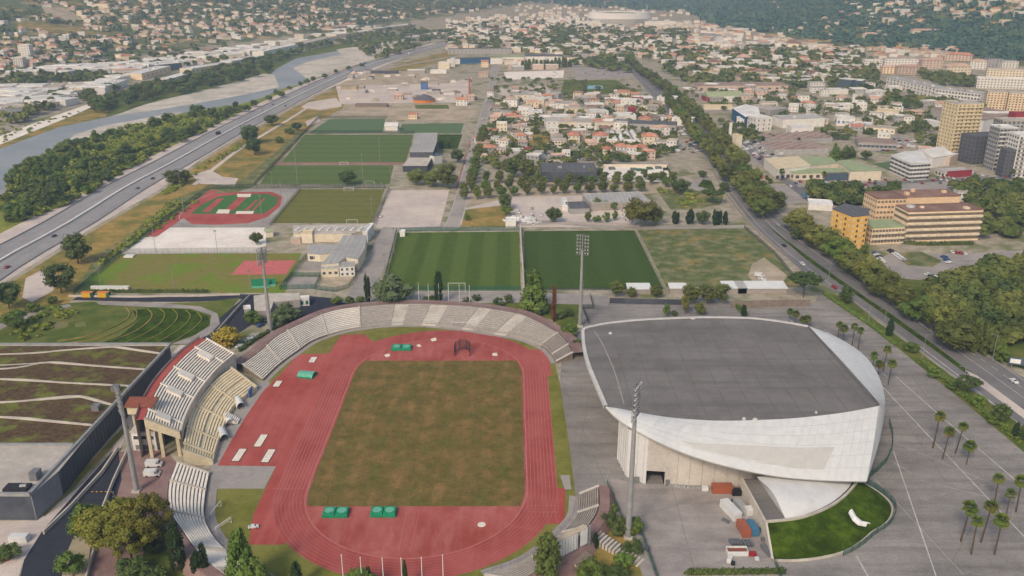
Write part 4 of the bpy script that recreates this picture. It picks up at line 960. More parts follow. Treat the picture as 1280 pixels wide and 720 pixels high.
def shell(inner, outer, nu, nv, bulge, name_panel, mat_panel, name_back, skip=None, gap=.03, th=.1):
    I = smooth_line([G(*p) for p in inner], nu*4+1); O = smooth_line([G(*p) for p in outer], nu*4+1)
    cen = I.mean(0)*.5+O.mean(0)*.5
    def P(u, v, d=0.0):
        k = min(max(u, 0), 1)*nu*4; i = min(int(k), nu*4-1); f = k-i
        a = V(I[i]*(1-f)+I[i+1]*f); b = V(O[i]*(1-f)+O[i+1]*f)
        p = a.lerp(b, v); e = b-a
        t = V(O[min(i+2, nu*4)]*.5+I[min(i+2, nu*4)]*.5)-V(O[max(i-2, 0)]*.5+I[max(i-2, 0)]*.5)
        n = t.cross(e); n = n.normalized() if n.length > 1e-6 else V((0, 0, 1))
        if n.z < 0: n = -n
        return p + n*(bulge*4*v*(1-v)*min(1, e.length/8)+d)
    q = MB(); NU, NV = nu*2, 8
    for i in range(NU):
        for j in range(NV):
            a, b, c, d = P(i/NU, j/NV), P((i+1)/NU, j/NV), P((i+1)/NU, (j+1)/NV), P(i/NU, (j+1)/NV)
            q.add([a, b, c, d], [(0, 1, 2, 3)])
            a, b, c, d = [P(*uv, -.7) for uv in ((i/NU, j/NV), ((i+1)/NU, j/NV), ((i+1)/NU, (j+1)/NV), (i/NU, (j+1)/NV))]
            q.add([a, b, c, d], [(3, 2, 1, 0)])
    for i in range(NU): q.add([P(i/NU, 1), P((i+1)/NU, 1), P((i+1)/NU, 1, -.7), P(i/NU, 1, -.7)], [(0, 1, 2, 3)])
    for e in (0, 1):
        for j in range(NV): q.add([P(e, j/NV), P(e, (j+1)/NV), P(e, (j+1)/NV, -.7), P(e, j/NV, -.7)], [(0, 1, 2, 3)])
    bk_o = q.build(name_back, 'shell_backing', hall, HO)
    for i in range(nu):
        for j in range(nv):
            u0, u1, v0, v1 = i/nu, (i+1)/nu, j/nv, (j+1)/nv
            e = (P(u0, v0)-P(u0, v1)).length; w = (P(u0, v1)-P(u1, v1)).length
            if e < .35 or w < .35: continue
            gu, gv = min(.2, gap/max(w, .3))*(u1-u0), min(.2, gap/max(e, .3))*(v1-v0)
            q = MB(); m = 2 if bulge else 1
            for a in range(m):
                va, vb = v0+gv+(v1-v0-2*gv)*a/m, v0+gv+(v1-v0-2*gv)*(a+1)/m
                c4 = [(u0+gu, va), (u1-gu, va), (u1-gu, vb), (u0+gu, vb)]
                top = [P(*c, th) for c in c4]; bot = [P(*c, .01) for c in c4]
                q.add(top+bot, [(0, 1, 2, 3), (0, 4, 5, 1), (1, 5, 6, 2), (2, 6, 7, 3), (3, 7, 4, 0)])
            q.build(name_panel, mat_panel, bk_o, HO)
    return P, I, O
ff = [(x, y, HZ) for x, y in front]
fo = [(757,510,21.6),(775,526,20.4),(800,541,19.2),(830,556,17.6),(868,571,15.6),(905,582,13.8),(945,591,11.8),(985,597,10.3),(1022,600,9.2),(1055,601.5,8.5),(1083,602,8.0)]
PS, IF, OF = shell(ff, fo, 34, 6, .9, 'shell_panel', 'white_panel', 'front_shell')
shell([(1098,507.5,HZ),(1099,506.5,HZ),(1100,505.5,HZ)], [(1083,602,8.0),(1092,575,10.0),(1100,547,12.6),(1105,520,15.2)], 5, 6, .2, 'shell_panel', 'white_panel', 'corner_shell')
shell([(1100,505.5,HZ),(1085,488,HZ),(1068,469,HZ),(1048,447,HZ),(1030,428,HZ),(1011,408.5,HZ)], [(1105,520,15.2),(1106,500,16.6),(1102,480,17.8),(1094,462,18.8),(1081,445,19.8),(1061,430,20.7),(1036,417,21.5),(1011,408,21.9)], 16, 2, .5, 'shell_panel', 'white_panel', 'side_shell')
# darker translucent wedge let into the front shell: find the shell coordinates of its outline
def shell_uv(x, y):
    d = Vector(ray(x, y)).normalized(); o = Vector((0, 0, CAM_H)); best = None
    for u in np.linspace(.05, 1, 120):
        for v in np.linspace(.02, .98, 40):
            e = PS(u, v)-o; r = (e-d*e.dot(d)).length
            if best is None or r < best[0]: best = (r, u, v)
    return best[1:]
top = [shell_uv(*p) for p in ((850,551),(900,556),(950,558),(1000,559),(1042,559))]; bot = [shell_uv(*p) for p in ((868,559),(905,569),(945,577),(988,584),(1030,588))]
q = MB(); A = resample(top, 25); B = resample(bot, 25)
for a in range(5): q.strip([PS(*(B[i]*(1-a/5)+A[i]*(a/5)), .19) for i in range(25)], [PS(*(B[i]*(1-(a+1)/5)+A[i]*((a+1)/5)), .19) for i in range(25)])
q.build('translucent_panel', 'grey_panel', hall, HO)
# walls under the shell
Wp = [(772,574),(783,596),(807,605)]
wl = [G2(*p) for p in Wp]; D0 = G2(830,606.5); D1 = G2(938,607)
E = [(112.0, 252.0), (125.0, 268.0), (127.0, 296.0), (112.0, 318.0), (64.0, 330.0), (50.0, 320.0), (44.5, 300.0)]
n = 16; q = MB(); L = resample(wl, n)
zt = [18.0+.6*i/(n-1) for i in range(n)]
for i in range(n-1):
    q.add([(*L[i], 0), (*L[i+1], 0), (*L[i+1], zt[i+1]), (*L[i], zt[i])], [(0, 1, 2, 3)])
    m = (L[i]+L[i+1])/2; d = L[i+1]-L[i]; nn = np.array([d[1], -d[0]]); nn /= np.linalg.norm(nn)
rw_o = q.build('ribbed_wall', 'membrane_white', hall, HO)
for i in range(0, n, 2):
    q = MB(); d = (L[min(i+1, n-1)]-L[max(i-1, 0)]); q.box((L[i][0], L[i][1], 0), (.25, .5, zt[i]-.1), math.atan2(d[1], d[0])); q.build('wall_rib', 'membrane_white', rw_o, HO)
w0 = np.array(wl[-1]); w1 = np.array(D0)
q = MB(); q.add([(*w0, 5.2), (*w1, 5.2), (*w1, 18.6), (*w0, 18.6)], [(0,1,2,3)]); q.add([(*D0, 0), (*D1, 0), (*D1, 18.2), (*D0, 18.6)], [(0,1,2,3)])
pts = [D1]+E; zz = [18.2, 13.0, 14.5, 17.5, 19, 21, 21, 20.5]
for a in range(len(pts)-1): q.add([(*pts[a], 0), (*pts[a+1], 0), (*pts[a+1], zz[a+1]), (*pts[a], zz[a])], [(0,1,2,3)])
q.add([(*E[-1], 0), (*wl[0], 0), (*wl[0], 18), (*E[-1], 20.5)], [(0,1,2,3)])
q.build('wall', 'wall_beige', hall, HO)
q = MB()   # loading doorway: a real recess
for a, b, c, d in (((*w0,0),(*w0,5.2),(w0[0],w0[1]+6,5.2),(w0[0],w0[1]+6,0)), ((*w1,0),(w1[0],w1[1]+6,0),(w1[0],w1[1]+6,5.2),(*w1,5.2)), ((w0[0],w0[1]+6,0),(w1[0],w1[1]+6,0),(w1[0],w1[1]+6,5.2),(w0[0],w0[1]+6,5.2)), ((*w0,5.2),(*w1,5.2),(w1[0],w1[1]+6,5.2),(w0[0],w0[1]+6,5.2))): q.add([a, b, c, d], [(0,1,2,3)])
q.build('loading_door', 'dark_metal', hall, HO)
for k in range(1, 7):
    p = np.array(D0)*(1-k/7)+np.array(D1)*(k/7); q = MB(); q.box((p[0], p[1]-.04, 0), (.12, .1, 17.5)); q.build('wall_joint', 'concrete_grey', hall, HO)
for x, w, h in ((795,1.6,2.3),(834,1.4,2.3)):
    p = G2(x, 603 if x < 800 else 606.8); q = MB(); q.box((p[0], p[1]-.25, 0), (w, .3, h)); q.build('side_door', 'steel_grey', hall, HO)

# annex with the small white shell roof, retaining wall and grass mound
a0 = G(1000, 650); AO = (a0[0], a0[1], 0)
ax = thing('annex', 'small annex with a white folded shell roof set into the grass mound', 'annex', AO)
g5 = lambda x, y, z=5.0: G(x, y, z)
rim = [(958,652),(980,650),(1000,647),(1020,640.5),(1040,631),(1055,620),(1066,608),(1070,602)]
q = MB(); q.prism([g5(*p)[:2] for p in ((929,598),(948,598),(982,649.5),(959,652))], 0, 4.9); q.build('terrace_roof', 'roof_membrane', ax, AO)
q = MB(); q.prism([g5(*p)[:2] for p in ((944,596),(1069,596),(1064,607),(1053,619),(1038,629.5),(1019,639),(999,645.5),(980,648.5))], 0, 4.6); q.build('wall', 'concrete_dark', ax, AO)
rd = [(982,649,5.0),(999,645.5,5.0),(1019,638.5,5.0),(1038,629,5.0),(1052,618.5,5.0),(1063,606.5,5.0),(1066,596,5.0)]
rg = [(982,649,5.05),(976,636,6.6),(970,623,8.0),(962,611,8.6),(952,602,8.8),(946,596,8.9)]
q = MB(); D = smooth_line([G(*p) for p in rd], 25); Rg = smooth_line([G(*p) for p in rg], 25); nv = 8
pts = [[V(Rg[i]).lerp(V(D[i]), j/nv)+V((0, 0, 1.1*math.sin(math.pi*j/nv)*min(1, i/8))) for i in range(25)] for j in range(nv+1)]
for j in range(nv): q.strip(pts[j+1], pts[j])
q.build('shell_roof', 'membrane_white', ax, AO, True)
q = MB(); Bs = resample([G(982,649,4.95), G(946,597,4.95)], 25); q.strip([tuple(p) for p in Rg], [tuple(p) for p in Bs]); q.build('shell_side', 'membrane_white', ax, AO)
q = MB(); Lr = smooth_line([G2(*p, 5.0) for p in rim], 30); A, B = offset_line(Lr, .1), offset_line(Lr, -.55)
q.strip([(*p, 5.5) for p in A], [(*p, 5.5) for p in B]); q.strip([(*p, 3.5) for p in B], [(*p, 5.5) for p in B]); q.strip([(*p, 5.5) for p in A], [(*p, 3.5) for p in A]); q.build('rim_wall', 'concrete', ax, AO)
mz = [(966,699,.4),(985,699.5,.4),(1005,698.5,.4),(1030,695,.4),(1055,688,.4),(1075,676,.4),(1089,664,.4),(1105,654,.4),(1113,642,.4),(1112,630,.4),(1100,617,.6),(1080,604,.8)]
In = resample(smooth_line([G(*p, 5.0) for p in rim], 60), 40); Ou = resample(smooth_line([G(*p) for p in mz], 80), 40); q = MB(); nv = 7
pts = [[V(In[i]).lerp(V(Ou[i]), j/nv)+V((0, 0, .5*math.sin(math.pi*j/nv))) for i in range(40)] for j in range(nv+1)]
for j in range(nv): q.strip(pts[j+1], pts[j])
q.strip([(p[0], p[1], -.3) for p in Ou], [tuple(p) for p in Ou])
md = q.build('grass_mound', 'fresh_grass', None, AO, True); md['kind'] = 'structure'
wall_px('mound_kerb', 'low white kerb around the foot of the grass mound', None, .7, .35, 'concrete', pts=offset_line(Ou, -.4), cat='kerb')
q = MB(); rw = resample([G(928,598,5.6), G(958,652.5,5.6)], 8); rw2 = resample([G(958,652.5,5.4), G(966,699,.9)], 8); L = np.vstack([rw, rw2[1:]])
A, B = offset_line(L, .3), offset_line(L, -.3)
q.strip([(*A[i], L[i][2]) for i in range(15)], [(*B[i], L[i][2]) for i in range(15)]); q.strip([(*p, 0) for p in A], [(*A[i], L[i][2]) for i in range(15)]); q.strip([(*B[i], L[i][2]) for i in range(15)], [(*p, 0) for p in B])
tag(q.build('retaining_wall', 'concrete', None, AO), 'sloping concrete retaining wall between the mound and the storage yard', 'wall')
fence('fence', 'green wire fence curving round the foot of the grass mound', None, 2.2, pts=offset_line(Ou[12:], -1.4))
fence('fence', 'green fence around the east entrance of the hall under the white shell', [(1084,600),(1096,590),(1108,578),(1115,562),(1115,545),(1111,530)], 2.6)
fence('fence', 'short green fence at the corner between yard and mound', [(966,699),(976,726)], 2.2)
# white tube lying on the mound
q = MB(); L = [G(1063,641,3.8), G(1068,650,3.3), G(1075,656,2.6), G(1085,658,1.8)]
prof = []
for p in L: prof.append([(p[0]+1.15*math.sin(a)*.8, p[1]+1.15*math.sin(a)*.6, p[2]+.35+1.0*math.cos(a)) for a in np.linspace(-1.6, 1.6, 9)])
for a, b in zip(prof[:-1], prof[1:]): q.strip(a, b)
tag(q.build('white_slide', 'plastic_white', None, L[0]), 'white half-tube chute lying on the grass mound', 'chute')
# roof edge paving joints on the yard are left to the material; storage yard things:
def crate(name, label, cat, px, size, paint, rz=0.0, open_top=False):
    p = G(*px); t = thing(name, label, cat, p, rz); w, d, h = size
    q = MB()
    if open_top:
        for x, y, a, b in ((0, -d/2, w, .15), (0, d/2, w, .15)): q.box((x, y, .1), (a, b, h))
        for x in (-w/2, w/2): q.box((x, 0, .1), (.15, d-.16, h))
        q.box((0, 0, .1), (w-.2, d-.2, .15)); q.build('body', paint, t); q = MB(); q.box((0, 0, .3), (w-.5, d-.5, h*.55)); q.build('load', 'wood_roof', t)
    else:
        q.box((0, 0, .12), (w, d, h)); q.build('body', paint, t)
        q = MB(); q.box((0, 0, h+.13), (w-.1, d-.1, .06)); q.build('roof', paint, t)
        q = MB(); n = max(3, int(w/.7))
        for k in range(n):
            x = -w/2+w*(k+.5)/n; q.box((x, -d/2-.04, .25), (w/n*.45, .06, h-.3)); q.box((x, d/2+.04, .25), (w/n*.45, .06, h-.3))
        q.build('ribs', paint, t); q = MB(); q.box((w/2+.03, 0, .3), (.05, d*.86, h-.45)); q.build('door', paint, t)
    return t
crate('shipping_container', 'rust-orange shipping container by the hall wall', 'container', (902,615), (6.6,2.6,2.7), 'paint_rust')
crate('shipping_container', 'rust-orange container in the storage yard beside the blue one', 'container', (929,665), (2.6,6.0,2.6), 'paint_rust', R(6))
crate('shipping_container', 'blue container in the storage yard beside the rust-orange one', 'container', (940,664), (2.5,5.6,2.2), 'paint_teal', R(6))
crate('site_cabin', 'long white site cabin in the storage yard', 'cabin', (913,642), (2.8,8.5,2.7), 'paint_white', R(18))
crate('site_cabin', 'grey cabin against the retaining wall', 'cabin', (924,636), (2.2,5.0,2.3), 'paint_silver', R(14))
crate('site_cabin', 'small white cabin between the long cabin and the wall', 'cabin', (936,643), (2.6,2.4,2.4), 'paint_white', R(10))
crate('rubbish_skip', 'open white skip filled with brown rubble', 'skip', (921,692), (6.0,2.6,1.6), 'paint_white', 0, True)
for i, (x, y) in enumerate(((914,680),(917.5,680),(921,680),(924.5,680),(930,681),(934,681),(938,681))): crate('crowd_barrier_stack', '%s grey stack of crowd barriers from the left in the storage yard row' % nth(i+1), 'barrier stack', (x, y), (.7,2.6,1.0), 'paint_grey', R(12))
crate('crowd_barrier_stack', 'leaning stack of dark barriers beside the lower retaining wall', 'barrier stack', (958,690), (1.4,5.0,1.1), 'paint_grey', R(14))
crate('dark_crate', 'dark crate in the corner between container and annex', 'crate', (922,618), (4.0,2.2,1.8), 'paint_black'); crate('white_crate', 'white box standing left of the orange container by the wall', 'box', (881,613), (2.0,1.4,1.3), 'paint_white')
crate('red_crate', 'red box among rubbish near the mound corner', 'box', (940,694), (2.2,1.4,.9), 'paint_red'); crate('white_sacks', 'white sack beside the red box', 'sack', (946,700), (1.2,1.0,.7), 'paint_white')
p = G(850,606); q = MB()
for k in range(12): q.box((p[0]-3.2+k*.95+random.uniform(-.2,.2), p[1]-.6-.15*k+random.uniform(-.3,.3), 0), (1.2,.9,.6), random.random(), 0, .6)
tag(q.build('tarpaulin_heap', 'galvanised', None, p), 'long grey heap under sheeting along the hall wall', 'heap')

for i, (x, y, w, d, h, c, lb) in enumerate(((905,628,1.6,1.2,1.1,'silver','small grey box by the long white cabin'),(917,628,1.8,1.0,.8,'black','black pallet between container and cabin'),(930,650,2.6,1.6,.6,'silver','grey sheet pile in front of the orange yard container'),(907,652,1.2,2.4,.5,'grey','flat dark pallet beside the long cabin'),(912,702,2.2,1.2,1.3,'white','white cage trolley below the skip'),(916,706,1.0,1.0,.9,'black','dark drum below the skip'),(955,676,1.2,1.8,.8,'grey','grey crate against the retaining wall foot'),(949,664,.9,2.2,1.0,'black','black rack between blue container and wall'))): crate('yard_crate', lb, 'crate', (x, y), (w, d, h), 'paint_'+c, R(8+i*13))
p = G(801, 688); q = MB()
for k in range(4): q.box((p[0]-2.4+k*1.5, p[1], 0), (.9,1.1,1.25))
tag(q.build('waste_bin_row', 'paint_grey', None, p), 'row of grey waste bins beside the foreground mast', 'bins')
# ------------------------------------------------------------------ vehicles
def vehicle_proto(kind, paint):
    t = bpy.data.objects.new(kind, None); COL.objects.link(t); t.empty_display_size = 1
    q = MB()
    if kind == 'parked_car':
        prof = [(-2.1,.35),(-2.12,.75),(-1.95,.95),(-1.55,1.0),(-1.0,1.42),(.45,1.45),(1.05,1.0),(1.75,.88),(2.1,.7),(2.12,.35)]; hw = .86; gl = [(-1.42,1.02),(-.98,1.37),(.42,1.39),(.92,1.02)]; ax_ = (-1.3, 1.3); wr = .33
    elif kind == 'white_van':
        prof = [(-2.7,.4),(-2.75,2.2),(-2.5,2.4),(1.2,2.42),(1.6,2.2),(2.1,1.35),(2.7,1.1),(2.75,.4)]; hw = 1.0; gl = [(1.0,1.45),(1.05,2.1),(1.45,2.1),(1.95,1.45)]; ax_ = (-1.7, 1.8); wr = .37
    else:
        prof = [(-4.2,.6),(-4.2,3.3),(1.9,3.3),(1.95,.95),(2.15,.95),(2.2,2.6),(3.5,2.6),(3.95,1.7),(4.1,.6)]; hw = 1.22; gl = [(2.9,1.75),(2.95,2.4),(3.42,2.4),(3.75,1.75)]; ax_ = (-2.6, 3.0); wr = .5
    n = len(prof); zc = lambda z: 1.0 if z < 1.02 or kind != 'parked_car' else .84
    A = [(x, -hw*zc(z), z) for x, z in prof]; B = [(x, hw*zc(z), z) for x, z in prof]
    q.strip(A, B); q.add(A, [tuple(range(n))]); q.add(B, [tuple(reversed(range(n)))]); q.add([A[0], A[-1], B[-1], B[0]], [(0,1,2,3)])
    parts = [q.build('body', paint, t)]
    q = MB(); hz = hw*.86 if kind == 'parked_car' else hw+.015
    for s in (-1, 1): q.add([(x, s*(hz if z > 1.1 or kind != 'parked_car' else hw*.93), z) for x, z in gl], [(0,1,2,3) if s > 0 else (3,2,1,0)])
    if kind == 'parked_car':
        for a, b, dx in (((.5,1.40),(1.0,1.03),.02), ((-1.02,1.38),(-1.5,1.03),-.02)): q.add([(a[0]+dx,-.64,a[1]+.02),(a[0]+dx,.64,a[1]+.02),(b[0]+dx,.7,b[1]+.02),(b[0]+dx,-.7,b[1]+.02)], [(0,1,2,3)])
    else: q.add([(gl[2][0]+.28,-hw*.86,gl[2][1]),(gl[2][0]+.28,hw*.86,gl[2][1]),(gl[3][0]+.14,hw*.9,gl[3][1]),(gl[3][0]+.14,-hw*.9,gl[3][1])], [(0,1,2,3)])
    parts.append(q.build('window', 'glass_dark', t))
    q = MB(); q.tube((0,-.1,0), (0,.1,0), wr, wr, 10); w = q.build('wheel', 'rubber_dark', t); w.location = (ax_[0], -hw+.08, wr)
    for x, y in ((ax_[0], hw-.08), (ax_[1], -hw+.08), (ax_[1], hw-.08)): inst(w, t, (x, y, wr))
    return t
PROTO = {}
def vehicle(kind, paint, label, px=None, rz=0.0, group=None, cat=None, xyz=None, z=.09, scale=1.0):
    key = (kind, paint)
    if key not in PROTO: t = PROTO[key] = vehicle_proto(kind, 'paint_'+paint)
    else:
        s = PROTO[key]; t = s.copy(); COL.objects.link(t)
        for ch in s.children: inst(ch, t, ch.location, 0, ch.scale)
    p = xyz or G(*px); t.location = (p[0], p[1], p[2]+z); t.rotation_euler = (0, 0, rz); t.scale = (scale,)*3
    for k in ('group',):
        if k in t.keys(): del t[k]
    return tag(t, label, cat or {'parked_car': 'car', 'white_van': 'van'}.get(kind, 'truck'), group)
def heading(L, p):
    L = np.array(L); i = int(np.argmin(np.linalg.norm(L-np.array(p[:2]), axis=1))); j = min(i+1, len(L)-1); d = L[j]-L[j-1]; return math.atan2(d[1], d[0])
for x, y, k, c, lb in ((9,335,'parked_car','red','red car on the motorway at the left edge'),(68,296,'parked_car','black','dark car on the near carriageway of the motorway'),(191,224,'parked_car','black','dark car on the motorway beside the riverside trees'),(172,236,'parked_car','grey','grey car on the motorway just behind the dark one'),(273,168,'lorry','black','black lorry crossing the far carriageway of the motorway'),(341,131,'parked_car','grey','small grey car on the far carriageway of the motorway'),(357,133,'parked_car','black','black car far up the near carriageway'),(327,138,'parked_car','silver','silver car far up the motorway beside the barrier'),(456,80,'lorry','teal','pale blue lorry far away on the motorway'),(440,90,'lorry','teal','second pale blue lorry on the distant motorway'),(512,68,'lorry','white','white lorry in the most distant stretch of motorway')):
    p = G(x, y); vehicle(k, c, lb, (x, y), heading(ML, p))
for x, y, c, lb, Ln in ((1003,331,'white','white car on the boulevard beyond the round pine',_bl),(980,308,'black','black car on the boulevard near the meadow corner',_bl),(1043,360,'red','red car on the boulevard by the grassy bank',_bl),(972,282,'silver','silver car passing the orange block on the far carriageway',_br),(1267,478,'white','white car at the right edge of the boulevard',_br),(1034,318,'yellow','yellow car under the plane trees across the boulevard',_br),(1085,356,'white','white car half hidden by the large plane trees',_br)):
    p = G(x, y); vehicle('parked_car', c, lb, (x, y), heading(Ln, p))
vehicle('white_van', 'white', 'white van parked behind the grandstand, upper of the pair', (193,583), R(4)); vehicle('white_van', 'white', 'white van parked behind the grandstand, lower of the pair', (191,595), R(4))
vehicle('parked_car', 'blue', 'blue car parked near the floodlight mast at the north-west bend', (326,408), R(58))
for i, (x, y, c) in enumerate(((300,434,'white'),(311,426,'white'),(320,422,'silver'),(352,402,'white'),(345,408,'grey'))): vehicle('parked_car', c, ['white car parked nearest the grandstand behind the north-west terrace','white car parked by the hedge behind the north-west terrace','silver car parked third from the grandstand','white car parked beyond the mast behind the terrace','grey car parked right beside the mast behind the terrace'][i], (x, y), R(50))
for i, (x, y, c) in enumerate(((949,346,'white'),(953,350,'white'),(956,353,'white'))): vehicle('white_van' if i == 0 else 'parked_car', c, ['white van on the bare patch of the meadow','white car beside the van on the bare meadow patch, middle of three','white car nearest the camera on the bare meadow patch'][i], (x, y), R(-10))
for i, (x, y, c) in enumerate(((317,660,'white'),(388,301,'blue'),(402,296,'grey'),(410,297,'white'),(418,297,'silver'),(426,300,'black'),(443,337,'grey'),(476,271,'white'))):
    vehicle('parked_car' if i != 0 else 'parked_car', c, ['small white buggy on the red apron at the south-west bend','blue car in the yard of the long beige building','grey car in the yard behind the metal-roofed school','white car in the yard behind the metal-roofed school','silver car in the yard behind the metal-roofed school','black car tucked against the metal-roofed school','grey car under the eave of the metal-roofed school','white car on the pale event lot'][i], (x, y), R(random.choice((0,90,15))), scale=.75 if i == 0 else 1)
rng = random.Random(11)
def lot(poly, n, md, label, group, ang, cols=('white','silver','grey','black','white','blue','red'), kinds=('parked_car',)):
    for x, y in scatter(poly, n, md, rng): vehicle(rng.choice(kinds), rng.choice(cols), label, (x, y), ang+rng.choice((0, math.pi))+rng.uniform(-.06, .06), group)
def carrow(a, b, n, label, ang, cols=('white','silver','grey','black','white','blue')):
    for i in range(n):
        u = i/max(1, n-1); x, y = a[0]+(b[0]-a[0])*u, a[1]+(b[1]-a[1])*u; vehicle('parked_car', rng.choice(cols), '%s from the left of the %s' % (nth(i+1), label), (x, y), ang+rng.uniform(-.05,.05), label)
carrow((1113,314),(1130,326), 7, 'cars beside the weedy plot', R(20))
carrow((1094,317),(1104,329), 6, 'cars beside the pointed tree', R(20))
carrow((1160,344),(1175,350), 6, 'cars parked below the open car park', R(15))
carrow((1180,322),(1186,329), 3, 'front row of cars on the open car park', R(10)); carrow((1190,316),(1206,318), 4, 'back row of cars on the open car park', R(80), ('white','silver','red','red'))
carrow((1118,303),(1140,303), 4, 'cars before the orange block', R(85))
for k, yy in enumerate((195.0, 199.0)): carrow((681,yy),(736,yy+1), 13, '%s row of vehicles in the van depot' % ('back','front')[k], R(90), ('white','white','silver'))
lot([(858,178),(868,172),(876,190),(862,192)], 16, 4.5, 'car packed in the used car yard by the boulevard', 'cars in the yard by the boulevard', R(40))
lot([(930,180),(960,175),(972,192),(948,202)], 22, 5.5, 'car parked on the retail park forecourt', 'cars on the retail forecourt', R(30))
lot([(985,228),(1110,222),(1112,230),(990,237)], 30, 6, 'car parked in front of the cream retail store', 'cars before the cream store', R(85))
lot([(1125,222),(1270,216),(1278,229),(1130,230)], 40, 6, 'car parked along the road below the grey tower blocks', 'cars below the tower blocks', R(80), ('white','silver','red','red','grey','white'))
lot([(1090,180),(1128,172),(1140,182),(1100,192)], 26, 5, 'car parked on the lot behind the white office', 'cars behind the white office', R(20))
lot([(722,130),(790,128),(792,142),(726,142)], 26, 5, 'car parked on the lot behind the long grey store', 'cars behind the long grey store', R(85))
lot([(640,150),(695,150),(690,158),(640,158)], 16, 5, 'vehicle parked in the yard of the workshops', 'cars in the workshop yard', R(85))
lot([(812,170),(852,165),(858,190),(815,195)], 20, 5, 'scrap car heaped in the yard near the boulevard', 'cars in the scrap yard', R(60))
lot([(640,262),(668,258),(690,276),(660,282)], 10, 7, 'vehicle standing in the builders yard north of the pitches', 'vehicles in the builders yard', R(85), ('white','white','silver'))
lot([(680,100),(690,85),(785,82),(790,95)], 26, 4, 'vehicle on the far coach park', 'vehicles on the coach park', R(85), ('white','silver','black'))
for poly, n, lb in (([(640,140),(700,142),(694,158),(640,158)], 14, 'white van in the workshop yards beside the avenue'), ([(700,126),(830,128),(840,146),(716,144)], 20, 'white van on the lots behind the long grey store'), ([(680,180),(735,182),(728,192),(676,190)], 10, 'white van scattered behind the van depot'), ([(815,158),(860,160),(868,190),(815,192)], 16, 'white van in the yard by the boulevard'), ([(920,178),(975,176),(985,205),(950,206)], 16, 'white van on the retail park forecourt'), ([(1090,172),(1150,170),(1150,186),(1096,192)], 12, 'white van on the lot behind the white office')):
    lot(poly, n, 4.5, lb, lb.replace('white van', 'white vans'), R(rng.choice((10, 80))), ('white', 'white', 'silver'), ('white_van',))
for i in range(9): vehicle('lorry', rng.choice(('teal','teal','blue','white')), '%s coach from the left in the bus yard behind the orange block' % nth(i+1), (1005+i*5.2, 247-((i*7) % 3)), R(75), 'coaches in the bus yard')
for i, (x, y) in enumerate(((792,223),(800,224),(812,222),(823,221),(833,223),(765,222))): vehicle('lorry', rng.choice(('grey','green','black')), 'dark truck on the pale walled lot, %s from the west' % nth({5:1,0:2,1:3,2:4,3:5,4:6}[i]), (x, y-10), R(5), 'trucks on the pale walled lot', scale=.7)
for i, (x, y, c) in enumerate(((590,175,'white'),(586,190,'silver'),(580,205,'grey'),(603,150,'white'),(609,128,'silver'))): vehicle('parked_car', c, '%s car from the near end on the narrow avenue' % nth({0:3,1:2,2:1,3:4,4:5}[i]), (x, y), R(70), 'cars on the avenue')
lot([(888,196),(900,210),(950,262),(940,262),(905,225)], 7, 14, 'car on the boulevard stretch lined with plane trees', 'cars on the northern boulevard', R(110))
# ------------------------------------------------------------------ trees
def crown_mesh(name, seed, m, nleaf, leaf, shape='round', clumps=16, trunk=.22):
    """many small leaf faces in clumps; unit tree: height 1, crown width 1"""
    rs = np.random.RandomState(seed); v = []; f = []
    cl = []
    for i in range(clumps):
        while True:
            p = rs.uniform(-1, 1, 3)
            if np.linalg.norm(p) <= 1: break
        p = p/np.linalg.norm(p)*(np.linalg.norm(p)**.5)
        if shape == 'round': c = np.array([p[0]*.34, p[1]*.34, .56+p[2]*.31]); r = rs.uniform(.15, .23)
        elif shape == 'cone': h = rs.uniform(.08, .97); w = .42*(1-h)**.75+.03; a = rs.uniform(0, 6.28); c = np.array([math.cos(a)*w*.75, math.sin(a)*w*.75, h]); r = .10+.16*(1-h)
        elif shape == 'column': h = rs.uniform(.07, .95); w = .36*math.sin(math.pi*min(.97, h*.85+.12))**.6; a = rs.uniform(0, 6.28); c = np.array([math.cos(a)*w*.7, math.sin(a)*w*.7, h]); r = .17
        elif shape == 'umbrella': c = np.array([p[0]*.40, p[1]*.40, .78+p[2]*.14+.04*(1-p[0]**2-p[1]**2)]); r = rs.uniform(.1, .16)
        elif shape == 'pine': c = np.array([p[0]*.38, p[1]*.38, .62+p[2]*.28]); r = rs.uniform(.09, .15)
        elif shape == 'bush': c = np.array([p[0]*.33, p[1]*.33, .46+p[2]*.33]); r = rs.uniform(.18, .26)
        cl.append((c, r))
    sz = .5 if shape in ('round', 'umbrella') else 1
    for k in range(nleaf):
        c, r = cl[k % clumps]
        d = rs.normal(size=3); d /= np.linalg.norm(d); p = c+d*r*(rs.uniform(.45, 1.0))*np.array([1, 1, .8])
        n = d+rs.normal(size=3)*.55; n[2] += .25; n /= np.linalg.norm(n)
        a = np.cross(n, [0.3, .2, 1]); a /= np.linalg.norm(a); b = np.cross(n, a); s = leaf*rs.uniform(.6, 1.25); th = rs.uniform(0, 3.14)
        a, b = a*math.cos(th)+b*math.sin(th), b*math.cos(th)-a*math.sin(th)
        o = len(v); v += [tuple(p-a*s), tuple(p-b*s*.55), tuple(p+a*s), tuple(p+b*s*.55)]; f.append((o, o+1, o+2, o+3))
    for c, r in cl:
        o = len(v); k = r*.72; v += [tuple(c+np.array(q)*k) for q in ((1,0,0),(-1,0,0),(0,1,0),(0,-1,0),(0,0,.8),(0,0,-.8))]
        f += [(o,o+2,o+4),(o+2,o+1,o+4),(o+1,o+3,o+4),(o+3,o,o+4),(o+2,o,o+5),(o+1,o+2,o+5),(o+3,o+1,o+5),(o,o+3,o+5)]
    me = bpy.data.meshes.new(name); me.from_pydata(v, [], f); me.materials.append(M[m]); me.update(); return me
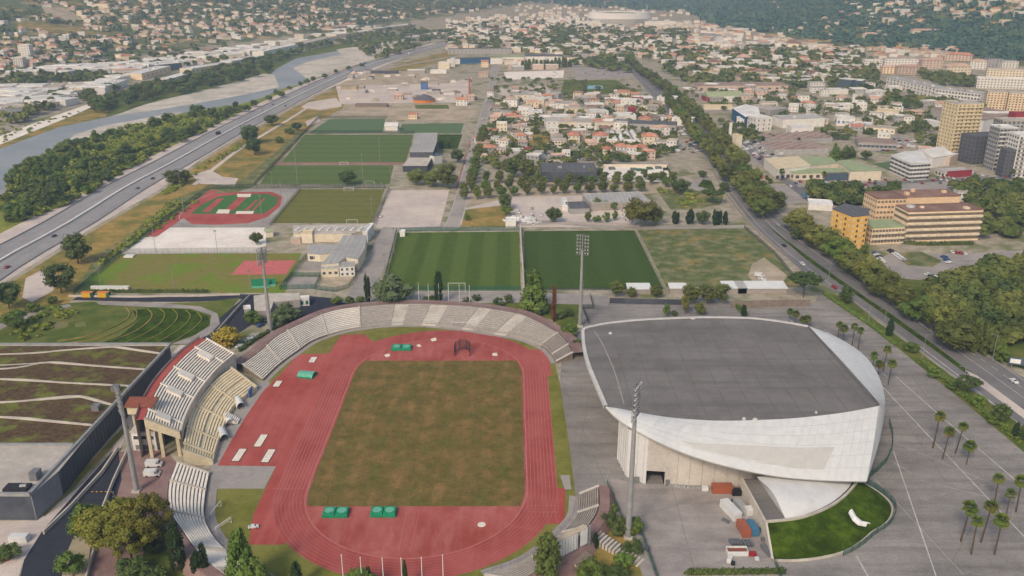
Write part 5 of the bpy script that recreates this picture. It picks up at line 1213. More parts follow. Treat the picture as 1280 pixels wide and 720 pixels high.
def trunk_mesh(name, seed, m, top=.62, r=.028, limbs=5):
    rs = np.random.RandomState(seed); q = MB(); q.tube((0,0,-.02), (.01,.0,top*.55), r, r*.75, 7); q.tube((.01,0,top*.55), (0,.01,top), r*.75, r*.3, 6)
    for k in range(limbs):
        a = 6.28*k/limbs+rs.uniform(-.4,.4); z = top*rs.uniform(.4,.75); q.tube((0,0,z), (math.cos(a)*.24, math.sin(a)*.24, z+rs.uniform(.12,.25)), r*.5, r*.15, 5)
    me = bpy.data.meshes.new(name); me.from_pydata(q.v, [], q.f); me.materials.append(M[m]); me.update(); return me
KIND = {}
def kind(name, m, nleaf, leaf, shape, clumps, bark='bark', top=.62, r=.028, limbs=5, nvar=3):
    KIND[name] = ([crown_mesh('crown', 100+i*7+len(KIND)*31, m, nleaf, leaf, shape, clumps) for i in range(nvar)], [trunk_mesh('trunk', 50+i+len(KIND), bark, top, r, limbs) for i in range(nvar)])
kind('plane_tree', 'leaf_plane', 2800, .033, 'round', 30, 'pale_bark'); kind('plane_dark', 'leaf_plane_dark', 2600, .033, 'round', 28, 'pale_bark')
kind('leafy_tree', 'leaf_dark', 2400, .034, 'round', 26); kind('garden_tree', 'leaf_bush', 2200, .035, 'round', 24)
kind('bright_tree', 'leaf_bright', 2200, .035, 'round', 24); kind('river_tree', 'leaf_river', 2200, .036, 'round', 26, top=.6, r=.02)
kind('stone_pine', 'leaf_pine', 9000, .02, 'pine', 46, top=.74, r=.03, limbs=7, nvar=2)
kind('round_pine', 'leaf_dark', 2600, .036, 'umbrella', 34, top=.7, nvar=1)
kind('cypress', 'leaf_cypress', 1600, .055, 'column', 44, top=.5, r=.03, limbs=0, nvar=2)
kind('conifer', 'leaf_bush', 3200, .036, 'cone', 60, top=.9, r=.02, limbs=0, nvar=2)
kind('red_cypress', 'leaf_rust', 700, .08, 'column', 30, top=.5, limbs=0, nvar=1)
kind('bush', 'leaf_bush', 1100, .05, 'bush', 18, top=.35, r=.02, limbs=4); kind('dark_bush', 'leaf_dark', 1300, .045, 'bush', 18, top=.35, r=.02, limbs=4)
kind('olive_tree', 'leaf_olive', 1500, .045, 'bush', 26, top=.4, r=.03, nvar=1); kind('yellow_tree', 'leaf_yellow', 1100, .05, 'bush', 20, top=.5, nvar=1)
kind('poplar', 'leaf_plane_dark', 1700, .05, 'column', 40, top=.6, limbs=0, nvar=2)
trng = random.Random(5)
def tree(kn, px, h, w, label, group=None, cat='tree', name=None, xyz=None):
    p = xyz or G(*px); cs, ts = KIND[kn]; i = trng.randrange(len(cs))
    nm = name or {'plane_dark': 'plane_tree', 'garden_tree': 'leafy_tree', 'dark_bush': 'bush', 'red_cypress': 'cypress'}.get(kn, kn)
    t = thing(nm, label, cat, p, trng.uniform(0, 6.28), group)
    mesh_obj('trunk', ts[i], t, scale=(h*.8, h*.8, h)); mesh_obj('crown', cs[i], t, scale=(w*1.1, w*1.1, h)); return t
def hpx(y, n): return n/(ppm(y)*.95)
# single trees and shrubs near the stadium and hall (foot pixel, height px, width px)
for kn, x, y, hp, wp, lb in [
 ('stone_pine',146,694,76,84,'yellow-green pine in the foreground, left half of the big clump by the dark lane'),('stone_pine',190,690,84,66,'yellow-green pine in the foreground, right half of the big clump by the terrace'),('stone_pine',166,704,62,60,'lower yellow-green pine between the two big ones in the foreground'),
 ('garden_tree',110,672,46,50,'round tree between the dark lane and the big stone pine'), ('garden_tree',92,720,34,36,'bushy tree on the strip by the dark lane at the bottom edge'),
 ('dark_bush',195,688,38,40,'dark shrub under the big stone pine'), ('dark_bush',165,722,34,40,'dark rounded bush at the foot of the planted corner'), ('dark_bush',192,730,30,36,'low dark bush at the bottom edge beside the cypress'),
 ('cypress',224,713,70,26,'tall cypress in front of the white terrace benches'), ('cypress',248,722,38,18,'shorter cypress, left of the close pair in the foreground'), ('cypress',257,722,48,14,'taller cypress, right of the close pair in the foreground'),
 ('conifer',305,738,86,44,'loose green conifer in front of the south bend'), ('conifer',320,742,50,50,'small conifer crowding the tall one at the south bend'), ('cypress',372,738,40,18,'dark cypress poking up at the bottom edge left of the flagpoles'),
 ('cypress',462,742,38,10,'thin cypress among the flagpoles at the bottom edge'), ('cypress',507,738,42,8,'very thin cypress right of the flagpoles at the bottom edge'), ('garden_tree',448,748,40,50,'leafy tree top at the bottom edge beside the flagpoles'),
 ('poplar',684,728,66,40,'dense green tree standing against the scoreboard'), ('cypress',744,686,22,9,'small dark bush tree right of the scoreboard'),
 ('bush',765,640,14,14,'shrub at the top of the dry embankment'), ('dark_bush',760,660,26,24,'spreading shrub left of the foreground floodlight mast'), ('dark_bush',776,668,24,30,'shrub around the foot of the foreground mast'), ('bush',793,668,26,24,'shrub right of the foreground floodlight mast'), ('dark_bush',790,690,18,28,'low shrub above the ramp stairs'),
 ('bush',740,728,34,44,'scrubby bush on the dry embankment under the scoreboard'), ('dark_bush',772,730,26,34,'dark bush at the bottom edge near the ramp'), ('bush',780,706,16,28,'low bush on the dry embankment right of the hut'),
 ('yellow_tree',284,432,26,40,'yellow autumn tree behind the end of the main grandstand'), ('garden_tree',316,406,18,24,'round shrub by the concrete building'), ('olive_tree',360,402,26,34,'grey-green shrub behind the north-west terrace'), ('olive_tree',348,408,20,26,'lower grey-green shrub nearer the mast'),
 ('garden_tree',421,381,11,15,'clipped round bush, westmost of three on the north edge'), ('garden_tree',438,381,11,14,'clipped round bush, middle of three on the north edge'), ('garden_tree',451,380,11,13,'clipped round bush next to the tall cypress'),
 ('cypress',460,380,38,10,'slim tall cypress beside the campus street'), ('olive_tree',491,379,40,52,'large grey olive tree at the corner of the striped pitch'), ('cypress',549,380,40,14,'tall dark cypress among the white flagpoles'),
 ('dark_bush',533,379,10,12,'round bush between the flagpoles, left of the cypress'),('dark_bush',541,378,10,12,'round bush touching the dark cypress'),('dark_bush',583,379,9,11,'round bush right of the flagpoles'),('dark_bush',596,376,10,12,'round bush behind the flagpoles at the lawn edge'),('dark_bush',623,383,14,15,'round bush by the slanting lawn path'),('dark_bush',636,378,11,13,'round bush beyond the slanting lawn path'),
 ('conifer',667,390,54,38,'tall pale green conifer on the north lawn'), ('dark_bush',676,394,14,18,'round bush at the foot of the tall conifer'), ('red_cypress',692,402,46,8,'reddish dead cypress on the north lawn'), ('dark_bush',700,399,10,13,'round bush right of the reddish cypress'), ('dark_bush',711,396,11,14,'round bush at the east end of the north lawn'),
 ('bush',712,420,18,22,'shrub between terrace and hall'), ('dark_bush',722,436,16,14,'shrub squeezed against the hall corner'),
 ('plane_dark',770,371,20,20,'round tree left of the small white roofs'), ('plane_tree',789,372,14,15,'olive tree left of the westmost white roof'), ('plane_tree',820,372,17,18,'round tree right of the westmost white roof'), ('plane_dark',862,381,26,24,'tree left of three in front of the long brown wall'), ('plane_dark',882,380,26,26,'middle tree of three in front of the long brown wall'), ('plane_dark',902,379,26,24,'right tree of three in front of the long brown wall'),
 ('plane_tree',856,393,26,12,'narrow olive-green tree by the hall roof edge'), ('plane_tree',875,394,18,16,'small tree behind the hall roof'), ('cypress',929,396,16,8,'dark hedge tree at the edge of the paved yard'), ('bush',833,396,20,9,'small slim tree behind the left part of the hall roof'), ('dark_bush',843,395,9,8,'small shrub behind the hall roof'),
 ('round_pine',1004,372,30,42,'broad round pine at the north tip of the car park'), ('dark_bush',1056,380,26,18,'dark bush on the boulevard bank'), ('cypress',1111,422,24,11,'small dark conifer on the boulevard bank'), ('bush',1139,440,14,20,'shrub on the boulevard bank near the lamps'),('bush',1166,472,14,16,'shrub on the bank below the stop line'),('round_pine',1208,494,22,32,'rounded dark pine shrub on the bank'),('bush',1222,508,18,20,'shrub beside the rounded pine on the bank'),('leafy_tree',1249,530,30,22,'upright tree on the bank at the right'),('cypress',1268,548,22,10,'dark conifer on the bank near the right edge'),('leafy_tree',1282,552,24,20,'tree cut by the right edge on the bank'),('bush',1190,486,10,16,'low shrub on the car park bank'),('bush',1240,530,14,16,'low shrub in front of the upright tree'),
 ('leafy_tree',98,330,38,36,'dark tree beside the motorway, upper of two'), ('leafy_tree',77,367,42,38,'dark tree beside the bare clearing'), ('leafy_tree',12,386,38,30,'tree at the left edge by the bare clearing'), ('garden_tree',20,410,24,34,'loose green tree at the left edge above the garden'), ('bush',42,390,14,18,'small tree at the garden path'), ('bush',66,380,12,14,'small shrub along the garden path'),
 ('leafy_tree',321,306,16,17,'dark round tree at the corner of the gravel ground'), ('leafy_tree',434,232,20,24,'round dark tree between the grass pitch and the olive pitch'),
 ('plane_dark',218,232,20,26,'tree beside the works yard by the motorway'),('leafy_tree',233,228,17,14,'dark tree next to the works yard'),('leafy_tree',313,180,26,26,'big dark tree in the golden strip, upper of the pair'),('leafy_tree',319,194,22,24,'big dark tree in the golden strip, lower of the pair'),('bush',349,179,10,12,'small tree alone in the golden strip'),('bush',362,168,10,14,'shrub in the golden strip by the pitch fence'),('leafy_tree',371,164,12,13,'tree close to the far pitch corner'),('leafy_tree',340,157,14,18,'tree on the motorway verge by the farm track'),
 ('plane_tree',522,232,22,30,'tree in front of the clubhouse terrace, left'),('plane_tree',540,234,22,26,'tree in front of the clubhouse terrace, middle'),('plane_dark',560,236,32,32,'larger tree right of the clubhouse'),('leafy_tree',572,204,18,18,'dark tree behind the clubhouse'),('cypress',553,186,8,5,'small clipped tree on the green behind the clubhouse, left'),('cypress',561,186,8,5,'small clipped tree on the green behind the clubhouse, right'),
 ('plane_tree',800,284,40,44,'big pale tree by the service lane north of the dark pitch'),('plane_dark',820,282,24,22,'tree right of the big pale tree'),('leafy_tree',692,279,20,22,'bright bush-like tree in the builders yard'),('leafy_tree',632,262,22,20,'dark tree by the dry plot, upper'),('garden_tree',634,270,14,16,'light tree by the dry plot, lower'),('bush',584,276,10,8,'small bush on the dry plot'),
 ('cypress',844,280,16,12,'dark conifer hedge tree by the lane, first from the left'),('cypress',862,280,18,13,'dark conifer hedge tree by the lane, second'),('leafy_tree',878,281,20,18,'dark tree by the lane, third'),('cypress',893,282,20,9,'dark cypress by the lane, fourth'),('cypress',899,281,18,8,'dark cypress by the lane, fifth'),('cypress',906,281,16,8,'dark cypress by the lane, last'),
 ('leafy_tree',850,242,20,24,'dark shrub tree west of the turning loop'),('leafy_tree',878,222,10,12,'round dark tree by the turning loop'),('round_pine',890,255,18,28,'broad dark tree beside the boulevard wall'),('leafy_tree',905,240,12,16,'shrub beside the boulevard near the loop'),('garden_tree',833,234,14,14,'tree at the corner of the pale lot'),
 ('plane_dark',658,224,24,26,'rust-tinged large tree left of the grey warehouse'),('leafy_tree',640,222,22,20,'dark tree left of the rust-tinged one'),('plane_dark',634,210,12,14,'tree behind the square, left'),('leafy_tree',670,196,12,14,'dark tree behind the van depot'),('leafy_tree',749,222,14,10,'dark tree at the warehouse corner'),
 ('conifer',1042,205,24,18,'tall green tree between the retail roofs, left'),('leafy_tree',1058,208,26,20,'dark tree between the retail roofs, right'),('leafy_tree',1082,200,12,14,'dark round tree near the yellow container'),('cypress',998,181,9,5,'dark cypress on the brown roofs forecourt'),
 ('conifer',1076,342,36,22,'dark pointed tree in front of the orange block'),('leafy_tree',1088,346,18,22,'dark round tree beside the pointed one'),('leafy_tree',995,300,16,16,'tree left of the yellow block'),('leafy_tree',1066,258,14,12,'tree behind the yellow block'),
 ('poplar',1203,432,44,20,'tall poplar at the edge of the park, left of three'),('poplar',1216,440,44,20,'tall poplar at the edge of the park, middle of three'),('poplar',1232,444,38,22,'tall poplar at the edge of the park, right of three'),('bush',1250,452,24,24,'light bush on the park lawn'),
 ]:
    H = hpx(y, hp); Wd = wp/ppm(y); kk = KIND[kn]
    cat = 'bush' if kn in ('bush', 'dark_bush') else ('cypress' if 'cypress' in kn else 'tree')
    tree(kn, (x, y), H, Wd, lb, None, cat)
# hedges
def hedge(name, label, px, h, w, m, dens=5.0, seed=1):
    L = np.array([G2(*p) for p in px]); n = int(sum(np.linalg.norm(b-a) for a, b in zip(L[:-1], L[1:]))*dens); Q = resample(L, max(n, 4)); rs = np.random.RandomState(seed); o0 = (*L[0], 0)
    q = MB()
    for p in Q:
        for k in range(5):
            c = Vector((p[0]+rs.uniform(-w/2, w/2), p[1]+rs.uniform(-w/2, w/2), h*rs.uniform(.1, 1))); a = Vector(rs.normal(size=3)).normalized(); b = a.orthogonal().normalized(); s = .45
            q.add([c-a*s, c-b*s*.7, c+a*s, c+b*s*.7], [(0,1,2,3)])
    t = thing(name, label, 'hedge', o0); q.build('foliage', m, t, o0)
    q = MB(); A, B = offset_line(L, w*.3), offset_line(L, -w*.3); q.strip([(*p, h*.75) for p in A], [(*p, h*.75) for p in B]); q.strip([(*p, 0) for p in A], [(*p, h*.75) for p in A]); q.strip([(*p, h*.75) for p in B], [(*p, 0) for p in B]); q.build('core', m, t, o0)
hedge('hedge', 'clipped hedge along the near edge of the rough green', [(100,366),(160,366),(260,366)], 2.0, 1.6, 'leaf_dark', 3)
hedge('hedge', 'green hedge strip at the bottom edge below the storage yard', [(858,718),(915,717),(980,716)], 1.6, 1.6, 'leaf_dark', 6, 2)
hedge('hedge', 'hedge behind the north-west terrace walkway by the parked cars', [(300,440),(316,428),(336,416),(352,408)], 1.8, 1.6, 'leaf_dark', 4, 3)
hedge('hedge', 'hedge in front of the orange block', [(1130,305),(1160,307),(1216,306)], 2.6, 2.2, 'leaf_dark', 3, 4)
hedge('hedge', 'hedge around the pale walled lot', [(835,210),(842,226),(848,236)], 2.5, 2.4, 'leaf_dark', 3, 5)
hedge('hedge', 'dark hedge by the green lawn behind the hall roof', [(920,384),(932,396)], 2.6, 2.2, 'leaf_dark', 4, 6)
hedge('hedge', 'scrub hedge on the bank of the boulevard, upper stretch', [(1030,368),(1060,388),(1095,412),(1120,432)], 1.4, 3.0, 'leaf_bush', 3, 7)
hedge('hedge', 'scrub hedge on the bank of the boulevard, lower stretch', [(1150,452),(1190,482),(1230,516),(1275,552)], 1.6, 3.5, 'leaf_bush', 3, 8)

# avenues of plane trees
def row(pts, n, hp, wp, kn, label, group, jit=1.5, cat='plane tree', name='plane_tree'):
    L = resample([G2(*p) for p in pts], n)
    for i, p in enumerate(L):
        d = math.hypot(*p); y = 360+FPX*math.tan(math.atan2(CAM_H, p[1])-PITCH)
        h, w = hp*trng.uniform(.75, 1.15), wp*trng.uniform(.75, 1.15)
        tree(kn if trng.random() < .62 else 'garden_tree' if trng.random() < .3 else {'plane_tree': 'plane_dark', 'plane_dark': 'plane_tree'}.get(kn, kn), None, h, w, nth(i+1)+' '+label+' from the near end', group, cat, name, (p[0]+trng.uniform(-jit, jit), p[1]+trng.uniform(-jit, jit), 0))
row([(955,275),(928,246),(903,218),(882,192),(862,166),(846,146),(832,130)], 34, 17, 15, 'plane_tree', 'plane tree in the west row between the carriageways', 'plane trees between the boulevard carriageways')
row([(968,268),(944,240),(920,210),(900,184),(878,158),(858,138),(838,120)], 34, 17, 15, 'plane_tree', 'plane tree in the east row of the boulevard', 'plane trees between the boulevard carriageways')
row([(838,120),(822,108),(806,97),(794,87),(784,79)], 22, 16, 17, 'plane_dark', 'plane tree in the distant stretch of the boulevard', 'plane trees of the far boulevard')
row([(1198,440),(1180,424),(1158,408),(1132,392),(1106,374),(1080,354),(1056,336),(1034,320),(1012,304),(990,288)], 23, 17, 17, 'plane_tree', 'large plane tree along the east side of the boulevard', 'plane trees east of the boulevard', 2)
row([(590,236),(594,214),(600,190),(605,168)], 16, 12, 10, 'plane_dark', 'plane tree along the narrow avenue', 'plane trees along the avenue', 1)
row([(580,250),(600,249),(640,246),(690,243),(740,241),(800,240)], 15, 10, 8.5, 'plane_dark', 'plane tree in the front row of the tree square', 'plane trees of the square', 1)
row([(578,243),(610,240),(655,236),(700,233),(760,231),(830,231)], 18, 10, 8.5, 'plane_dark', 'plane tree in the second row of the tree square', 'plane trees of the square', 1)
row([(590,229),(625,229),(700,226),(760,225),(840,226)], 16, 10, 8.5, 'plane_dark', 'plane tree in the third row of the tree square', 'plane trees of the square', 1)
row([(735,278),(745,279),(757,278),(768,276)], 4, 7, 6, 'garden_tree', 'small tree in front of the ribbed roof hall', 'small trees before the ribbed hall', .5, 'tree', 'leafy_tree')
row([(745,262),(757,262),(768,263)], 3, 8, 8, 'garden_tree', 'tree against the wall of the ribbed roof hall', 'trees against the ribbed hall', .5, 'tree', 'leafy_tree')
row([(653,87),(712,84)], 14, 17, 8, 'poplar', 'poplar in the row before the far white halls', 'poplars before the far white halls', 1, 'poplar', 'poplar')
row([(1025,245),(1060,250),(1100,252),(1120,246)], 8, 13, 13, 'leafy_tree', 'dark tree behind the orange block', 'trees behind the orange block', 4, 'tree', 'leafy_tree')
# riverside wood: individual trees, largest ones nearest
rr = random.Random(21)
wood = [(9,250),(20,214),(60,196),(101,178),(161,160),(201,152),(250,142),(295,136),(298,143),(255,166),(205,188),(155,214),(120,238),(60,266),(8,284)]
def wood_label(k, x, y, wood_name):
    c = {'river_tree': 'mid green', 'leafy_tree': 'dark green', 'garden_tree': 'fresh green', 'bright_tree': 'bright yellow-green', 'plane_dark': 'olive green'}[k]
    e = 0.0 if wood_name == 'far bank wood' else 1.0
    yy = np.interp(x, [0, 60, 160, 300], [248, 227, 183, 138]) if e else np.interp(x, [108, 200, 345, 372], [140, 114, 81, 68])
    side = 'on the river edge' if (y < yy-6 if e else y > yy+5) else ('on the motorway edge' if e and y > yy+14 else ('on the landward edge' if not e and y < yy-5 else 'in the middle'))
    part = ('left end' if x < 90 else 'right end' if x > 215 else 'centre') if e else ('left end' if x < 170 else 'right end' if x > 290 else 'centre')
    return '%s tree %s of the %s, at its %s' % (c, side, wood_name, part)
def yline(x): return float(np.interp(x, [0, 60, 160, 300], [248, 227, 183, 138]))
pts = scatter(wood, 150, lambda y: 6+.035*(y-100), rr, 60)
for i, (x, y) in enumerate(sorted(pts, key=lambda p: -p[1])):
    sc = inside(x, y, [(120,205),(170,190),(210,170),(250,155),(240,150),(190,163),(140,180)])
    k = 'bright_tree' if sc else rr.choice(('river_tree', 'bright_tree', 'leafy_tree', 'garden_tree', 'garden_tree') if y < yline(x)+10 else ('river_tree', 'leafy_tree', 'garden_tree'))
    tree(k, (x, y), rr.uniform(3.5, 6) if sc else rr.uniform(6, 14), rr.uniform(6, 9) if sc else rr.uniform(7, 14), wood_label(k, x, y, 'riverside wood'), 'trees of the riverside wood', 'riverside tree', 'river_tree')
wood2 = [(108,146),(131,142),(200,124),(280,108),(330,95),(345,84),(370,70),(372,66),(330,76),(270,90),(200,106),(150,122),(118,136)]
for x, y in scatter(wood2, 85, 6.5, rr, 60): k = rr.choice(('river_tree', 'leafy_tree', 'plane_dark')); tree(k, (x, y), rr.uniform(9, 17), rr.uniform(10, 18), wood_label(k, x, y, 'far bank wood'), 'trees of the far bank wood', 'riverside tree', 'river_tree')
for x, y in [(318,134),(336,126),(345,119),(352,122),(362,113),(309,140),(376,108),(384,105),(392,102),(406,98),(420,92),(436,88),(452,84),(300,140)]: tree('river_tree', (x, y), rr.uniform(6, 10), rr.uniform(7, 12), 'shrubby tree on the gravel bank beside the motorway', 'shrubs on the motorway bank', 'riverside tree', 'river_tree')

# palms
def palm_meshes(seed):
    rs = np.random.RandomState(seed); q = MB(); n = 9; prev = None
    for k in range(n): z = k/(n-1); q.tube((.012*math.sin(z*2), 0, z), (.012*math.sin((z+1/(n-1))*2), 0, min(1, z+1/(n-1))), .024-.008*z, .024-.008*z-.001, 7) if k < n-1 else None
    me = bpy.data.meshes.new('trunk'); me.from_pydata(q.v, [], q.f); me.materials.append(M['bark']); me.update()
    v, f = [], []
    for k in range(90):
        a = rs.uniform(0, 6.28); el = rs.uniform(-.9, 1.35); L = rs.uniform(.7, 1.0)
        d = np.array([math.cos(a)*math.cos(el), math.sin(a)*math.cos(el), math.sin(el)]); s = np.array([-math.sin(a), math.cos(a), 0]); up = np.cross(s, d)*-1
        m = d*L*.5; w = .26*L
        for e in range(5):                                     # fan leaf: five blades
            t = (e-2)*.32; dd = d*math.cos(t)+s*math.sin(t); tip = m+dd*L*.55-np.array([0, 0, .16*L])
            o = len(v); sd = np.cross(dd, up)*.075; v += [tuple(m*.6), tuple(m+dd*L*.25+sd), tuple(tip), tuple(m+dd*L*.25-sd)]; f.append((o, o+1, o+2, o+3))
    mc = bpy.data.meshes.new('crown'); mc.from_pydata(v, [], f); mc.materials.append(M['leaf_palm']); mc.update()
    v, f = [], []
    for k in range(26):
        a = rs.uniform(0, 6.28); o = len(v); c = np.array([math.cos(a)*.12, math.sin(a)*.12, -.15]); tip = np.array([math.cos(a)*.42, math.sin(a)*.42, -.95+rs.uniform(-.1,.2)]); s = np.array([-math.sin(a), math.cos(a), 0])*.13
        v += [tuple(c-s*.4), tuple(c+s*.4), tuple(tip+s), tuple(tip-s)]; f.append((o, o+1, o+2, o+3))
    ms = bpy.data.meshes.new('dry_skirt'); ms.from_pydata(v, [], f); ms.materials.append(M['palm_skirt']); ms.update()
    return me, mc, ms
mat('palm_skirt', C(132,108,78), C(112,90,66), .4, rough=.95, world=False)
PM = [palm_meshes(k) for k in (1, 2, 3, 4, 5, 6)]
def palm(base, cy, label, group, wp=12.5):
    b = G(*base); H = z_of(base, cy); r = wp/ppm(base[1])*.62; me, mc, ms = PM[trng.randrange(6)]
    t = thing('palm_tree', label, 'palm', b, trng.uniform(0, 6), group); t.rotation_euler[0] = trng.uniform(-.05, .05); t.rotation_euler[1] = trng.uniform(-.05, .05); r *= trng.uniform(.85, 1.12)
    mesh_obj('trunk', me, t, scale=(H*.9, H*.9, H)); mesh_obj('crown', mc, t, (.02*H, 0, H), 0, (r, r, r)); mesh_obj('dry_skirt', ms, t, (.02*H, 0, H), 0, (r*.65, r*.65, r*.8)); return t
pc = 'palms on the car park'
for i, (bx, by, cy) in enumerate(((1166,560,519),(1178,574,539),(1194,567,531),(1208,581,557))): palm((bx, by), cy, '%s fan palm from the left in the cluster right of the white shell' % nth(i+1), pc, 13.5)
for i, (bx, by, cy) in enumerate(((1242,633,598),(1258,644,617),(1270,640,601))): palm((bx, by), cy, '%s fan palm from the left in the car park cluster at the right edge' % nth(i+1), pc, 15)
for i, (bx, by, cy) in enumerate(((1201,677,633),(1214,693,652),(1226,678,632),(1243,693,650))): palm((bx, by), cy, '%s fan palm from the left in the nearest car park cluster' % nth(i+1), pc, 16.5)
for i, (bx, by, cy) in enumerate(((1046,429,405),(1053,433,410),(1065,432,407),(1072,439,413))): palm((bx, by), cy, '%s fan palm from the left in the north cluster beyond the hall' % nth(i+1), pc, 9.5)
for i, (bx, by, cy) in enumerate(((1089,467,444),(1097,476,455),(1104,464,436),(1110,481,454))): palm((bx, by), cy, '%s fan palm from the left in the cluster beside the shell rim' % nth(i+1), pc, 10.5)
for i, (bx, by, cy) in enumerate(((986,403,389),(993,406,392),(1002,412,399),(1008,411,398))): palm((bx, by), cy, '%s fan palm from the left over the back edge of the hall roof' % nth(i+1), pc, 9)
for i, (x, y, cy) in enumerate(((958,232,222),(962,238,226),(976,226,214),(1028,230,217),(885,174,150),(880,170,150),(972,262,246),(968,270,258),(1265,224,214))): palm((x, y), cy, ['palm at the retail forecourt corner','second palm at the retail forecourt corner','palm by the forecourt entrance','palm before the green-edged cream store','palm beyond the plane trees, right of two','palm beyond the plane trees, left of two','palm beside the bus yard','palm nearest the boulevard by the bus yard','palm at the foot of the grey tower blocks'][i], None, 7)

# lamps along the boulevard and in the car park
for i, (x, y, ty) in enumerate(((1035,354,330),(1085,405,382),(1106,402,386),(1152,452,418),(1206,468,458),(1240,452,418),(950,345,328))): pole_thing('street_lamp', ['double lamp on the boulevard median nearest the red car','lamp on the bank beside the plane trees, left','lamp on the bank beside the plane trees, right','tall double lamp on the car park bank','lamp on the traffic island','tall lamp on the park side of the boulevard','lamp in the paved yard before the brown wall'][i], 'street lamp', (x, y), ty, .12, 'galvanised', head='arms' if i in (0, 3) else 'arm')
for i, (x, y, ty) in enumerate(((1190,570,546),(1264,650,620),(1152,568,546))): pole_thing('street_lamp', ['slim lamp post beside the palms right of the shell','slim lamp post among the palms at the right edge','slim lamp post left of the palms beside the shell'][i], 'street lamp', (x, y), ty, .1, 'galvanised', head='arm')
t = thing('billboard', 'small blue and white billboard beside the park', 'billboard', G(1272, 462), R(-20)); q = MB(); q.box((-2.6,0,0), (.3,.3,4)); q.box((2.6,0,0), (.3,.3,4)); q.build('post', 'steel_grey', t)
q = MB(); q.box((0,0,2.2), (8,.3,3.2)); q.build('board', 'glass_blue', t); q = MB(); q.box((-1.5,-.18,2.8), (4,.05,2.0)); q.build('poster', 'plastic_white', t)

# fences and walls round the grounds
fence('fence', 'green windbreak fence along the near edge of the striped pitch', [(480,363.5),(651,363.5)], 2.6)
fence('fence', 'green windbreak fence along the far edge of the striped pitch', [(500,289.5),(649,288)], 2.8)
fence('fence', 'green fence along the west edge of the striped pitch', [(496,290),(478,362)], 3.2)
fence('fence', 'dark fence along the near edge of the dark green pitch', [(656,363),(828,362)], 1.4, 'fence_dark')
fence('fence', 'white-railed fence between dark green pitch and meadow', [(794,288),(830,362)], 1.6, 'galvanised')
fence('fence', 'high dark fence between the small oval and the grass pitches', [(262,236),(376,235.5),(482,235.5)], 3.6, 'fence_dark')
fence('fence', 'green fence on the west side of the small oval', [(182,296),(215,270),(262,236)], 3.2)
fence('fence', 'dark fence on the west side of the grass pitches', [(318,232),(345,204),(380,167),(398,148)], 3.0, 'fence_dark')
fence('fence', 'dark fence between the grass pitch and the far pitch', [(384,167),(480,167),(518,167.5)], 3.4, 'fence_dark')
fence('fence', 'dark fence behind the far pitch', [(398,148),(484,147.5)], 2.6, 'fence_dark')
fence('fence', 'fence on the east side of the olive pitch', [(466,280),(487,237)], 3.2, 'steel_grey')
fence('fence', 'white-kerbed fence between oval and olive pitch', [(337,283),(375,237)], 2.6, 'galvanised')
fence('fence', 'tall wire fence in front of the gravel ground', [(153,318),(333,316.3)], 3.6, 'galvanised')
fence('fence', 'green fence around the ball court', [(350,362),(364,346),(401,346),(394,361),(350,362)], 2.6)
fence('fence', 'green fence around the school yard corner', [(394,362),(420,365),(436,360),(446,346)], 2.6)
fence('fence', 'green fence between red court and school yard', [(356,358),(370,338),(384,322)], 3.0)
fence('fence', 'green fence on the west flank of the rough green', [(92,368),(152,318),(182,296)], 2.4)
fence('fence', 'green fence along the boulevard side of the meadow', [(930,285),(968,318),(1003,360)], 2.2, 'fence_dark')
fence('fence', 'dark fence beside the ramp in the foreground', [(802,668),(822,725)], 2.0, 'fence_green')
fence('fence', 'green fence along the top of the dry embankment', [(759,606),(768,628),(778,650)], 2.0, 'fence_green')
fence('fence', 'stepped dark fence between lawn and hall', [(738,372),(742,386),(728,386),(736,405)], 2.4, 'fence_dark')
wall_px('boulevard_wall', 'low pale wall along the west side of the boulevard', [(893,218),(905,240),(930,272),(945,288),(975,316)], 1.6, .5, 'concrete_grey')
wall_px('centre_wall', 'white-topped wall between the two green pitches', [(650.5,286),(652,318),(653.5,338)], 3.0, .7, 'concrete')
wall_px('centre_wall', 'short white wall section continuing between the green pitches', [(653.8,340),(655,361)], 1.8, .5, 'concrete')
wall_px('lane_wall', 'pale wall at the far side of the service lane', [(640,283),(700,280),(770,281),(800,284)], 1.4, .4, 'concrete_grey')
wall_px('boundary_wall', 'long brown wall north of the hall', [(914,385),(990,383),(1012,383)], 3.6, .5, 'tread_brown')
wall_px('boundary_wall', 'dark wall below the trees west of the brown wall', [(762,379),(800,380),(852,381)], 2.8, .5, 'cladding_dark')
wall_px('white_wall', 'white wall around the pale walled lot', [(746,226),(754,209),(834,209),(845,227)], 2.6, .4, 'wall_cream')
wall_px('low_wall', 'long low wall at the far edge of the garden lane', [(86,371),(170,372),(300,369)], 1.0, .3, 'concrete')
wall_px('ramp_wall', 'pale retaining wall on the left side of the dark lane', [(55,668),(88,636),(128,592),(148,562)], 1.4, .5, 'concrete')
wall_px('lane_kerb', 'low concrete wall on the right side of the dark lane', [(160,565),(142,604),(128,640),(118,690),(106,735)], 1.6, .4, 'concrete')
wall_px('side_wall', 'slanting dark wall beside the amphitheatre garden', [(312,372),(300,384),(272,416)], 1.6, .5, 'concrete_grey')
q = MB()
for k in range(14):
    a = np.array(G2(746, 676))*(1-k/13)+np.array(G2(800, 704))*(k/13); q.box((a[0], a[1], 0), (.7, 4.2, 2.4-.16*k), R(-38))
tag(q.build('ramp_steps', 'concrete', None, G(746, 676)), 'flight of pinkish steps descending the dry embankment', 'steps')
